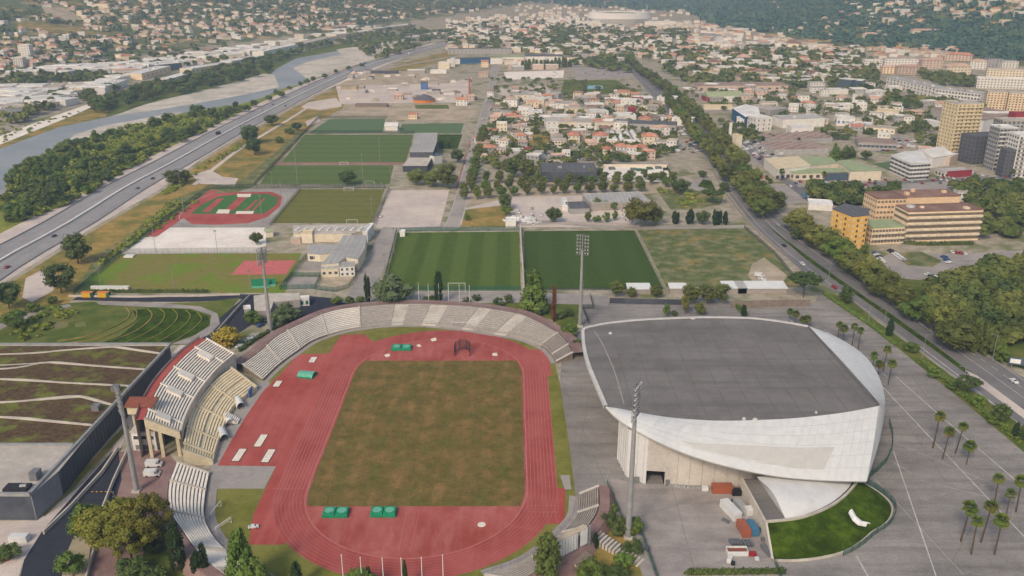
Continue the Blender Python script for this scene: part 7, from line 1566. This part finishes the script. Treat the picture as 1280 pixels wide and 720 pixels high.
B(1107,108,1168,123,20,13,'long glass office with a curved front, left half','office','wall_white','roof_grey','flat',3,14,(2.6,2.2),extra=5); B(1168,124,1224,131,22,13,'long glass office with a curved front, right half','office','wall_white','roof_grey','flat',3,14,(2.6,2.2),extra=5)
B(1047,112,1062,114,14,15,'dark glass office with a white frame, left','office','glass_blue','roof_white','flat',4,4,(2,1.6)); B(1064,113,1076,114,14,14,'dark glass office with a white frame, right','office','glass_blue','roof_white','flat',4,4,(2,1.6)); B(1012,112,1030,112,12,9,'pale office left of the glass offices','office','wall_white','roof_grey','flat',3,5); B(1036,118,1060,118,16,6,'low white unit before the glass offices','office','wall_white','roof_white')
for x0, y0, x1, y1, dp, h, wl, rf, lb in [(1080,86,1102,86,14,14,'wall_white','roof_white','white apartment block at the foot of the right hill, westmost'),(1105,86,1145,86,16,16,'wall_white','roof_grey','long white apartment block with a grey roof'),(1103,92,1120,92,12,10,'wall_peach','tile_pink','peach block before the long white one'),(1122,93,1152,93,12,12,'wall_pink','tile_pink','pink apartment block below the long white one'),(1152,86,1178,86,14,14,'wall_pink','tile_pink','pink roofed block in the hill quarter, centre'),(1182,96,1212,96,16,16,'wall_cream','tile_pink','cream apartment block with pink roof, front'),(1180,76,1214,78,16,12,'wall_pink','tile_red','red roofed apartment block against the wood'),(1212,86,1232,87,14,13,'wall_white','tile_pink','white apartment block with pink roof at the wood edge'),(1234,84,1252,84,16,14,'wall_grey','roof_slate','glass fronted villa block by the wood'),(1252,86,1272,86,16,12,'wall_white','roof_grey','white terraced block right of the glass villa'),(1232,98,1280,100,14,14,'wall_cream','roof_gravel','long cream terraced block on the right slope'),(1220,110,1282,112,14,14,'wall_white','roof_white','long white balcony block on the right slope'),(1066,92,1078,92,10,8,'wall_peach','tile_red','small orange roofed house by the hill quarter')]:
    B(x0, y0, x1, y1, dp, h, lb, 'apartment block', wl, rf, 'flat' if 'roof' in rf else 'hip', 4, max(3, int((x1-x0)/4)), (1.8, 1.5))
# orange residence by the boulevard
t, P, o0 = roofed([(1040,261),(1056,254),(1087,261),(1086,269),(1066,271)], 22, 'yellow corner block of the orange residence', 'apartment block', 'wall_yellow', 'roof_slate')
for f in range(6):
    for (a, b, n) in (((1040,261),(1066,271),5), ((1066,271),(1086,269),4)):
        pa, pb = np.array(G2(*a, 22)), np.array(G2(*b, 22)); d = (pb-pa)/np.linalg.norm(pb-pa)
        for k in range(n): p = (pa*(1-(k+.5)/n)+pb*((k+.5)/n)-np.array(o0[:2]))*.99+np.array([d[1], -d[0]])*.12; mesh_obj('window', win_mesh(1.2, 1.5, 'glass_dark' if (k == 1 or k == 3) else 'wall_ochre'), t, (p[0], p[1], 2.0+f*3.3), math.atan2(d[1], d[0]))
B(1088,306,1128,304,16,10.5,'low three-storey balcony wing of the orange residence','apartment block','wall_peach','roof_green','flat',3,10,(1.7,1.6),balc=(1.5,'wall_cream'),gm='glass_soft')
B(1130,303,1222,300,16,19.5,'long five-storey salmon balcony block of the orange residence','apartment block','wall_peach','tile_brown','flat',5,20,(2.5,1.6),balc=(1.6,'wall_cream'),extra=4,gm='glass_soft')
B(1092,282,1128,281,18,18,'salmon rear wing of the orange residence with a glass court','apartment block','wall_salmon','tile_brown','flat',5,8,(1.6,1.5),gm='glass_soft'); B(1128,272,1196,270,18,14,'brown roofed rear building of the orange residence','apartment block','wall_salmon','tile_brown',extra=3); B(1040,305,1062,308,10,4,'low pale annex at the foot of the yellow block','annex','wall_grey','roof_white'); B(1196,252,1210,252,8,7,'small old white house in the weedy plot','house','wall_white','roof_gravel','flat',2,3); B(1222,258,1238,258,6,4,'low white shed on the weedy slope','shed','wall_white','roof_white'); B(1112,276,1128,275,2,15,'dark glass court between the salmon wings','court','glass_dark','roof_slate')
B(1010,262,1040,264,14,4,'low white-roofed store beside the bus yard','store','wall_white','roof_white'); B(914,184,920,186,6,12,'pale yellow sign tower by the forecourt','sign tower','wall_cream','roof_cream'); B(911,172,914,172,3,14,'slim white sign pylon by the boulevard','pylon','wall_white','roof_white')
# left bank industry and towers
for x, y, dp, h, w, lb in ((33,80,14,32,14,'tall white apartment tower on the left slope'),(24,86,12,18,12,'lower white block joined to the left tower'),(8,72,12,22,10,'white apartment tower cut by the left edge'),(16,76,10,14,8,'small pale block between the left towers')): B(x-w/2, y, x+w/2, y, dp, h, lb, 'apartment block', 'wall_white', 'roof_white', 'flat', 8, 4, (1.6,1.4))
for x0, y0, x1, y1, dp, h, wl, rf, lb in [(-10,119,78,116,40,8,'wall_white','roof_gravel','long pale warehouse at the left edge, rear row'),(82,114,128,112,30,8,'wall_white','roof_gravel','pale warehouse right of the long one'),(-10,131,60,127,40,8,'wall_white','roof_gravel','wide flat warehouse at the left edge, middle row'),(64,127,98,124,24,7,'wall_white','roof_white','white warehouse before the embankment'),(-10,150,40,143,46,9,'wall_white','roof_gravel','factory with a white framed front by the river'),(44,140,76,135,30,7,'wall_cream','roof_gravel','low factory right of the framed front'),(96,122,132,116,26,8,'wall_cream','roof_cream','cream warehouse near the river wood'),(132,118,160,107,18,8,'wall_white','roof_white','white shed row along the river wood'),(145,96,175,94,24,9,'wall_white','tile_pink','red and white showroom behind the shed row'),(178,100,214,90,26,9,'wall_peach','roof_white','peach warehouse by the river wood'),(198,90,228,87,26,11,'glass_blue','roof_white','blue glass fronted hall above the river wood'),(214,106,240,98,18,8,'wall_white','roof_white','white hall end beside the river wood'),(100,82,140,80,26,9,'wall_pink','roof_slate','old factory with a slate and red roof'),(240,92,290,84,24,7,'wall_cream','roof_white','cream logistics shed beyond the wood'),(290,82,330,75,24,7,'wall_white','roof_white','white logistics shed beyond the wood, second'),(276,68,318,66,24,8,'wall_white','roof_white','long white hall in the valley edge'),(330,70,376,60,24,8,'wall_white','roof_white','white hall in the far left industry strip'),(380,60,420,50,26,8,'wall_cream','roof_gravel','cream hall in the far left industry strip'),(420,48,470,42,30,8,'wall_cream','roof_white','pale hall far up the left bank'),(470,40,520,34,30,8,'wall_pink','roof_white','pinkish hall far up the left bank'),(415,40,440,36,30,10,'wall_pink','tile_pink','large pink building in the distant plain')]:
    B(x0, y0, x1, y1, dp, h, lb, 'warehouse', wl, rf, 'flat', 1, max(3, int((x1-x0)/5)), (2.4, 2.2), sides=False, extra=2)
# far road bridge
a, b = G2(508,46), G2(578,50); t = thing('road_bridge', 'dark road bridge crossing the river far up the valley', 'bridge', (*a, 0)); L = resample([a, b], 12); q = MB(); A, Bq = offset_line(L, 6), offset_line(L, -6); q.strip([(*p, 7.5) for p in A], [(*p, 7.5) for p in Bq]); q.strip([(*p, 5.5) for p in A], [(*p, 8.3) for p in A]); q.strip([(*p, 8.3) for p in Bq], [(*p, 5.5) for p in Bq]); q.build('deck', 'concrete_dark', t, (*a, 0))
for k in range(1, 11, 2): q = MB(); q.box((*L[k], 0), (3, 9, 5.5)); q.build('pier', 'concrete_dark', t, (*a, 0))

# ------------------------------------------------------------------ repeated houses: valley gardens, hillside villas
HOLES = [[(15,28),(50,26),(90,36),(130,40),(180,42),(185,46),(120,47),(60,42),(20,36)], [(50,10),(80,8),(100,20),(110,26),(90,30),(55,18)], [(76,2),(95,0),(110,8),(90,8)], [(210,55),(240,50),(262,58),(230,62)], [(0,0),(52,0),(58,20),(40,25),(0,27)]]
hr = random.Random(31); HOUSES = []
WORD = dict(concrete_grey='grey', roof_slate='a dark roof', wall_white='white', wall_cream='cream', wall_pink='pale pink', wall_grey='grey', wall_peach='peach', roof_white='a white roof', roof_gravel='a gravel roof', roof_grey='a grey roof', tile_red='a red tiled roof', tile_pink='a pinkish tiled roof', tile_brown='a brown tiled roof')
zones = [ # pixel polygon, count, min spacing, label, group, size range m, flat-roof share
 ([(612,115),(700,118),(800,112),(830,140),(850,168),(840,200),(760,200),(700,160),(610,160)], 60, 7.5, 'house in the gardens beside the avenue', 'garden quarter houses', (8,14), .62),
 ([(600,160),(700,160),(700,215),(600,215)], 22, 9, 'house behind the avenue trees', 'houses beside the avenue', (8,12), .55),
 ([(625,76),(780,70),(780,80),(640,92)], 30, 6, 'building beyond the coach park', 'buildings beyond the coach park', (10,22), .75),
 ([(560,36),(640,30),(860,36),(900,60),(880,76),(720,70),(560,62)], 90, 6.5, 'building before the far stadium', 'distant valley buildings', (12,34), .8),
 ([(850,60),(1060,60),(1080,90),(1060,108),(990,108),(870,98),(830,80)], 90, 6.5, 'building below the right hill', 'buildings below the right hill', (10,26), .72),
 ([(850,112),(1180,112),(1180,150),(1090,150),(870,130)], 46, 8, 'low building in the business quarter', 'low business quarter buildings', (10,22), .75),
 ([(425,84),(560,92),(590,100),(590,126),(560,128),(425,120)], 18, 12, 'shed in the sand works', 'sand works sheds', (8,16), .8),
 ([(625,120),(700,122),(850,124),(862,166),(640,160)], 34, 11, 'workshop shed between avenue and boulevard', 'workshop sheds of the middle quarter', (14,26), 1.0),
 ([(850,30),(960,34),(1000,58),(960,66),(880,58)], 40, 6, 'building on the far plain', 'distant plain buildings', (14,30), .6),
 ([(1000,120),(1180,128),(1180,190),(1090,200),(1060,168),(1000,160)], 18, 10, 'low building beside the office quarter', 'low buildings of the right quarter', (9,16), .8),
 ([(700,200),(750,200),(735,222),(700,222)], 2, 10, 'hut behind the grey warehouse', 'huts behind the warehouse', (6,8), .5)]
for poly, n, md, lb, gp_, (s0, s1), fl in zones:
    for x, y in scatter(poly, n, md, hr, 30):
        p = G(x, y); w, dp = hr.uniform(s0, s1), hr.uniform(s0*.7, s1*.7); flat = hr.random() < fl; a = hr.uniform(-.5, .3); c, s = math.cos(a)*w/2, math.sin(a)*w/2
        wl, rf = hr.choice(('wall_white','wall_cream','wall_pink','wall_grey','wall_white')), hr.choice(('roof_white','roof_white','roof_gravel','roof_grey')) if flat else hr.choice(('tile_red','tile_pink','tile_pink','tile_brown'))
        if 'sand works' in lb: wl, rf, dp = hr.choice(('wall_grey', 'wall_white', 'concrete_grey')), hr.choice(('roof_white', 'roof_gravel', 'roof_slate')), dp*.7
        bld(0,0,0,0, dp, hr.uniform(2.6, 4.5) if 'sand works' in lb else hr.uniform(4, 8.5), WORD[wl]+' '+lb+' with '+WORD[rf], 'shed' if 'sand works' in lb or 'workshop' in lb else 'house' if s1 < 16 else 'commercial building' if 'right hill' in lb or 'quarter' in lb else 'building', wl, rf, 'flat' if flat else hr.choice(('hip','gable')), group=gp_, xyz=(np.array((p[0]-c, p[1]-s)), np.array((p[0]+c, p[1]+s))), floors=2 if y > 100 and 'sand' not in lb else 0, bays=3 if y > 100 and 'sand' not in lb else 0, sides=False, win=(1.2,1.3))
hz = [([(0,0),(560,0),(640,6),(600,14),(480,26),(420,36),(300,50),(150,66),(0,92)], 190, 7, 'villa on the left hillside', 'villas on the left hillside'),
      ([(880,4),(1280,0),(1280,40),(1180,60),(1060,62),(960,44)], 50, 9, 'villa on the right hillside', 'villas on the right hillside'),
      ([(1060,50),(1200,62),(1190,80),(1060,74)], 18, 7, 'villa at right hill foot', 'villas at the right hill foot'),
      ([(0,58),(130,64),(260,56),(280,86),(150,90),(60,100),(0,96)], 40, 8, 'villa above left warehouses', 'villas on the lower left slope')]
HN = 0
for poly, n, md, lb, gp_ in hz:
    for x, y in scatter(poly, n, md, hr, 30):
        if any(inside(x, y, q_) for q_ in HOLES) or inside(x, y, [(1180,18),(1280,22),(1280,74),(1225,72),(1180,60)]): continue
        p = GT(x, y)
        if p is None: continue
        w, dp, a = hr.uniform(10, 20), hr.uniform(8, 13), hr.uniform(-.6, .6); c, s = math.cos(a)*w/2, math.sin(a)*w/2; flat = hr.random() < .4; far = p[1] > 2600
        wl, rf = hr.choice(('wall_white','wall_cream','wall_cream','wall_pink','wall_white')), hr.choice(('roof_white','roof_gravel')) if flat else hr.choice(('tile_red','tile_pink','tile_pink'))
        bld(0,0,0,0, dp, hr.uniform(5, 8)+(2 if far else 0), WORD[wl]+' '+lb+', '+WORD[rf][2:]+', '+('high' if len(lb) > 30 else 'high up' if (y < 30 if x < 640 else y < 24) else 'low down')+(' at the left end' if x < 150 or 640 < x < 1000 else ' in the middle' if x < 330 or 640 < x < 1140 else ' at the right end'), 'hillside villa', wl, rf, 'flat' if flat else 'hip', group=gp_, xyz=(np.array((p[0]-c, p[1]-s)), np.array((p[0]+c, p[1]+s))), z=p[2]-.5, name='villa'); HN += 1
for x0, x1, y, h, lb in ((118,152,10,10,'cream hamlet building bright on the left hill'),(125,140,14,9,'pale lower building of the left hill hamlet'),(96,108,20,12,'old farmhouse on the left hill'),(1108,1150,11,14,'long cream convent on the right hill'),(1140,1182,46,14,'large pink residence above the wood on the right hill'),(1080,1118,48,10,'pink roofed school on the right slope'),(1252,1280,32,12,'pale residence at the upper right edge')):
    p, r_ = GT(x0, y), GT(x1, y)
    if p and r_: bld(0,0,0,0, 14, h, lb, 'building', 'wall_cream', 'tile_pink' if 'pink' in lb else 'roof_cream', 'hip' if 'pink' in lb else 'flat', xyz=(np.array(p[:2]), np.array((r_[0], p[1]))), z=p[2]-1)
for i, (x, y) in enumerate(scatter([(420,88),(480,90),(560,100),(585,110),(580,128),(430,126)], 22, 12, hr)):
    p = G(x, y); q = MB(); r = hr.uniform(4, 10); h = r*hr.uniform(.3, .55); n = 12; rs = np.random.RandomState(i); rad = r*rs.uniform(.8, 1.15, n); ring = lambda k, z: [(p[0]+rad[j]*k*math.cos(6.283*j/n), p[1]+rad[j]*k*.8*math.sin(6.283*j/n), z+rs.uniform(-.2, .2)*h) for j in range(n)]
    A, B_, C_ = ring(1, -.3), ring(.62, h*.55), ring(.2, h)
    for u, w_ in ((A, B_), (B_, C_)): q.strip(u+[u[0]], w_+[w_[0]])
    q.add(C_, [tuple(range(n))]); tag(q.build('spoil_heap', hr.choice(('bare_earth', 'lot_gravel', 'river_gravel', 'tread_brown')), None, p), ['low pale','tall pale','broad grey'][i % 3]+' spoil heap in the sand works beside the motorway', 'heap', 'spoil heaps of the sand works')
def villa_mass(name, polys, label, md, seed, pit=.7, big=1.0):
    r_ = random.Random(seed); q = MB()
    for poly, n in polys:
        for x, y in scatter(poly, n, md, r_, 14):
            if any(inside(x, y, q_) for q_ in HOLES): continue
            p = GT(x, y)
            if p is None: continue
            w, d, h, a = r_.uniform(9, 20)*big, r_.uniform(8, 12)*big, r_.uniform(5, 8), r_.uniform(-.6, .6); q.box((p[0], p[1], p[2]-2), (w, d, h+2), a, r_.choice((0, 0, 1))); q.box((p[0], p[1], p[2]+h+.01), (w+1, d+1, 2.2), a, *((r_.choice((2, 3, 3)), .45) if r_.random() < pit else (4, .97)))
    o = q.build(name, ['wall_white', 'wall_cream', 'tile_red', 'tile_pink', 'roof_white']); o['kind'] = 'stuff'; o['label'] = label
villa_mass('far_villas', [([(0,0),(560,0),(640,6),(600,14),(480,26),(420,36),(300,50),(150,66),(0,92)], 260), ([(300,20),(560,0),(620,6),(520,22),(420,36),(300,46)], 120)], 'tiny villas crowding the left hillside', 4.5, 3)
villa_mass('far_villas', [([(1060,0),(1280,0),(1280,20),(1180,30),(1080,30)], 60), ([(940,46),(1060,62),(1200,64),(1180,72),(1000,64)], 40)], 'tiny villas on the right hillside', 5, 4)
villa_mass('far_buildings', [([(560,24),(700,16),(900,30),(900,40),(700,34),(560,44)], 150), ([(640,6),(860,8),(860,20),(650,22)], 70), ([(560,36),(640,30),(860,36),(900,60),(880,76),(720,70),(560,62)], 130), ([(850,60),(1060,60),(1080,90),(1060,108),(990,108),(870,98),(830,80)], 60), ([(850,30),(960,34),(1000,58),(960,66),(880,58)], 30)], 'tiny buildings crowding the far valley floor', 5, 5, .25)
villa_mass('far_sheds', [([(0,98),(160,92),(300,72),(440,42),(480,34),(440,36),(300,62),(150,84),(0,92)], 70), ([(0,112),(110,110),(150,100),(120,122),(60,138),(0,146)], 26)], 'pale industrial sheds crowding the left bank', 8, 9, 0, 2.2)
# dry grass terraces on the left hill
def hill_patch(name, poly, m, n=26):
    xs, ys = [p[0] for p in poly], [p[1] for p in poly]; v, f, ix = [], [], {}
    gx, gy = np.linspace(min(xs), max(xs), n), np.linspace(min(ys), max(ys), 12)
    for j, y in enumerate(gy):
        for i, x in enumerate(gx):
            if inside(x, y, poly):
                p = GT(x, y)
                if p: ix[(i, j)] = len(v); v.append((p[0], p[1], p[2]+1.2))
    for (i, j) in ix:
        q = [(i, j), (i, j+1), (i+1, j+1), (i+1, j)]
        if all(k in ix for k in q): f.append(tuple(ix[k] for k in q))
    q = MB(); q.v, q.f, q.m = v, f, [0]*len(f); o = q.build(name, m); o['kind'] = 'structure'
hill_patch('dry_hill_field', [(15,28),(50,26),(90,36),(130,40),(180,42),(185,46),(120,47),(60,42),(20,36)], 'golden_grass')
hill_patch('dry_hill_field', [(50,10),(80,8),(100,20),(110,26),(90,30),(55,18)], 'bare_earth'); hill_patch('dry_hill_field', [(76,2),(95,0),(110,8),(90,8)], 'golden_grass'); hill_patch('dry_hill_field', [(210,55),(240,50),(262,58),(230,62)], 'meadow')

# ------------------------------------------------------------------ far woods and scattered trees that nobody could count
def tree_mass(name, pts, hs, ws, m, quads=26, seed=1, kindp='stuff', ls=.42):
    """pts (N,3): one joined mesh of small leaf clumps"""
    rs = np.random.RandomState(seed); pts = np.array(pts, float); N = len(pts); hs = np.array(hs)[:, None]; ws = np.array(ws)[:, None]
    d = rs.normal(size=(N, quads, 3)); d /= np.linalg.norm(d, axis=2)[:, :, None]; d[:, :, 2] = np.abs(d[:, :, 2])*.9-.25*(rs.rand(N, quads))
    rad = rs.uniform(.65, 1.05, (N, quads, 1)); c = d*rad; c[:, :, 0] *= ws*.5; c[:, :, 1] *= ws*.5; c[:, :, 2] = c[:, :, 2]*hs*.5+hs*.5
    n = d+rs.normal(size=d.shape)*.45; n /= np.linalg.norm(n, axis=2)[:, :, None]
    a = np.cross(n, np.array([.31, .2, .93])); a /= np.linalg.norm(a, axis=2)[:, :, None]; b = np.cross(n, a); s = (ws*.5*ls)[:, :, None]*rs.uniform(.7, 1.3, (N, quads, 1))
    c += pts[:, None, :]
    v = np.stack([c-a*s-b*s*.7, c+a*s-b*s*.7, c+a*s*.8+b*s*.7, c-a*s*.8+b*s*.7], 2).reshape(-1, 3).astype(np.float32)
    F = N*quads; me = bpy.data.meshes.new(name); me.vertices.add(len(v)); me.vertices.foreach_set('co', v.ravel()); me.loops.add(F*4); me.loops.foreach_set('vertex_index', np.arange(F*4, dtype=np.int32)); me.polygons.add(F); me.polygons.foreach_set('loop_start', np.arange(0, F*4, 4, dtype=np.int32)); me.update(calc_edges=True); me.materials.append(M[m])
    o = bpy.data.objects.new(name, me); COL.objects.link(o); o['kind'] = kindp; o['category'] = 'wood'; return o
wr = random.Random(77)
def mass_px(name, polys, m, label, h=(7, 12), w=(8, 14), quads=26, seed=1, hill=False):
    P, H, Wd = [], [], []
    for poly, n in polys:
        xs, ys = [p[0] for p in poly], [p[1] for p in poly]; k = 0; tr = 0
        while k < n and tr < n*30:
            tr += 1; x, y = wr.uniform(min(xs), max(xs)), wr.uniform(min(ys), max(ys))
            if not inside(x, y, poly): continue
            p = GT(x, y) if hill else G(x, y)
            if p is None: continue
            P.append(p); H.append(wr.uniform(*h)); Wd.append(wr.uniform(*w)); k += 1
    o = tree_mass(name, P, H, Wd, m, quads, seed, ls=.42 if quads < 60 else .24); o['label'] = label; return o
# hill woods: world-space scatter over the slopes
def hill_wood(name, label, n, xr, yr, m, keep, seed, thr=(-1.0, .7)):
    rs = np.random.RandomState(seed); X = rs.uniform(*xr, n); Y = rs.uniform(*yr, n); Z = terrain(X, Y); ok = (Z > 4) & keep(X, Y, Z); X, Y, Z = X[ok], Y[ok], Z[ok]
    dz = Z-CAM_H; fwd = Y*cp-dz*sp; up = Y*sp+dz*cp; px, py = 640+FPX*X/fwd, 360-FPX*up/fwd; ok = np.ones(len(X), bool)
    for q_ in HOLES[:4]: ok &= ~inside_np(px, py, q_)
    X, Y, Z = X[ok], Y[ok], Z[ok]
    nz = _wob(X, Y, 300.)+_wob(X+999, Y, 110.)*.6; ok = nz > rs.uniform(*thr, len(X)); X, Y, Z = X[ok], Y[ok], Z[ok]
    g = 1+np.maximum(0, Y-2200)/2500.; o = tree_mass(name, np.stack([X, Y, Z-.5], 1), rs.uniform(6, 11, len(X))*g, rs.uniform(8, 15, len(X))*g*1.1, m, 13, seed); o['label'] = label
hill_wood('hill_wood', 'wooded slopes on the left hill among the villas', 36000, (-2600, 60), (1000, 4600), 'leaf_valley', lambda X, Y, Z: (np.abs(X/Y) < .62), 5)
hill_wood('hill_wood', 'wooded slopes on the right hill', 52000, (550, 3000), (1300, 4800), 'leaf_far_hazed', lambda X, Y, Z: (X/Y < .63), 6, (-2.4, .2))
def in_px(poly): 
    def f(X, Y, Z):
        dz = Z-CAM_H; fwd = Y*cp-dz*sp; up = Y*sp+dz*cp; px = 640+FPX*X/fwd; py = 360-FPX*up/fwd
        return inside_np(px, py, poly)
    return f
hill_wood('hill_wood', 'dense dark wood on the right hill above the pink blocks', 16000, (700, 1500), (1400, 2600), 'leaf_far_hazed', in_px([(1180,30),(1290,16),(1290,78),(1230,74),(1170,58),(1080,52),(1090,40)]), 7)
mass_px('far_trees', [([(640,0),(900,0),(960,40),(900,36),(860,16),(700,8)], 700)], 'leaf_far_hazed', 'hazy woods at the far end of the valley', (10, 18), (18, 34), 18, 8, True)
mass_px('valley_trees', [([(560,30),(700,28),(860,40),(880,76),(720,72),(560,60)], 600), ([(850,60),(1080,60),(1100,95),(1060,112),(860,108),(820,80)], 460), ([(700,36),(740,36),(720,48),(640,60)], 60)], 'leaf_valley', 'trees scattered between the distant buildings of the valley', (7, 12), (9, 16), 22, 9)
mass_px('garden_trees', [([(612,100),(700,98),(800,112),(840,150),(850,195),(700,215),(600,215),(612,150)], 520), ([(620,140),(690,140),(690,158),(620,158)], 20), ([(850,112),(1180,104),(1190,150),(1120,172),(1020,150),(960,150),(860,130)], 380), ([(1070,170),(1180,150),(1190,190),(1165,190),(1130,166)], 50),([(895,150),(945,165),(975,178),(930,178),(905,172)], 44),([(1030,160),(1090,166),(1060,176),(1020,176)], 24)], 'leaf_valley', 'garden trees and hedges among the houses of the valley floor', (4, 8.5), (5, 9.5), 60, 10)
mass_px('tree_belt', [([(1105,128),(1190,130),(1240,142),(1180,132),(1110,136)], 60), ([(1150,92),(1215,100),(1225,112),(1165,104)], 60), ([(1085,88),(1100,110),(1060,120),(1040,100)], 40), ([(700,76),(770,74),(790,92),(770,90),(720,82)], 90), ([(0,96),(30,92),(150,94),(150,104),(0,110)], 90), ([(0,60),(280,56),(300,80),(150,86),(0,92)], 170), ([(430,44),(560,38),(575,48),(500,68),(470,76),(450,66)], 120), ([(400,38),(520,34),(560,42),(520,44),(440,54),(370,62)], 110), ([(250,96),(330,74),(420,52),(420,58),(330,82),(260,102)], 60), ([(60,120),(150,112),(120,128),(50,134)], 16), ([(0,136),(120,122),(60,148),(0,160)], 20)], 'leaf_valley', 'belts of dark trees along the valley edges', (7, 13), (8, 15), 34, 11)
mass_px('park_wood', [([(1190,345),(1290,330),(1300,420),(1228,442),(1190,410),(1150,380)], 150), ([(1205,255),(1290,250),(1290,300),(1225,300)], 55), ([(1190,236),(1280,238),(1280,252),(1200,252)], 40), ([(1000,240),(1040,242),(1120,246),(1110,256),(1020,258)], 36)], 'leaf_valley', 'mixed park wood east of the boulevard', (7, 13), (7, 12), 230, 12)
mass_px('riverside_scrub', [(wood, 420), ([(120,205),(170,190),(210,170),(250,155),(240,150),(190,163),(140,180)], 160)], 'leaf_scrub', 'low scrub filling the riverside wood', (2.5, 5), (5, 9), 40, 13)
mass_px('verge_scrub', [([(105,345),(160,300),(215,252),(255,250),(195,288),(140,322)], 120), ([(200,240),(300,178),(330,160),(322,172),(250,215),(210,245)], 60), ([(820,236),(868,238),(900,246),(850,262)], 30), ([(0,150),(74,146),(130,132),(128,136),(70,156),(0,180)], 50), ([(10,420),(60,386),(110,384),(80,400),(40,428)], 40)], 'leaf_scrub', 'low scrub on the verges and waste ground', (.8, 2.4), (2, 4.5), 30, 14)

# ------------------------------------------------------------------ haze: one closed box of pale air

me = bpy.data.meshes.new('haze'); qq = MB(); qq.box((0, 4900, -3), (11800, 14000, 700)); me.from_pydata(qq.v, [], qq.f)
hm = bpy.data.materials.new('haze'); hm.use_nodes = True; hn = hm.node_tree; hn.nodes.clear(); ho = hn.nodes.new('ShaderNodeOutputMaterial'); hv = hn.nodes.new('ShaderNodeVolumePrincipled')
hv.inputs['Color'].default_value = (.54, .75, 1.0, 1); hv.inputs['Absorption Color'].default_value = (1, 1, 1, 1); hv.inputs['Density'].default_value = 0.00022; hv.inputs['Anisotropy'].default_value = .2
hn.links.new(hv.outputs[0], ho.inputs['Volume']); me.materials.append(hm); hz_o = bpy.data.objects.new('haze', me); COL.objects.link(hz_o); hz_o['kind'] = 'stuff'
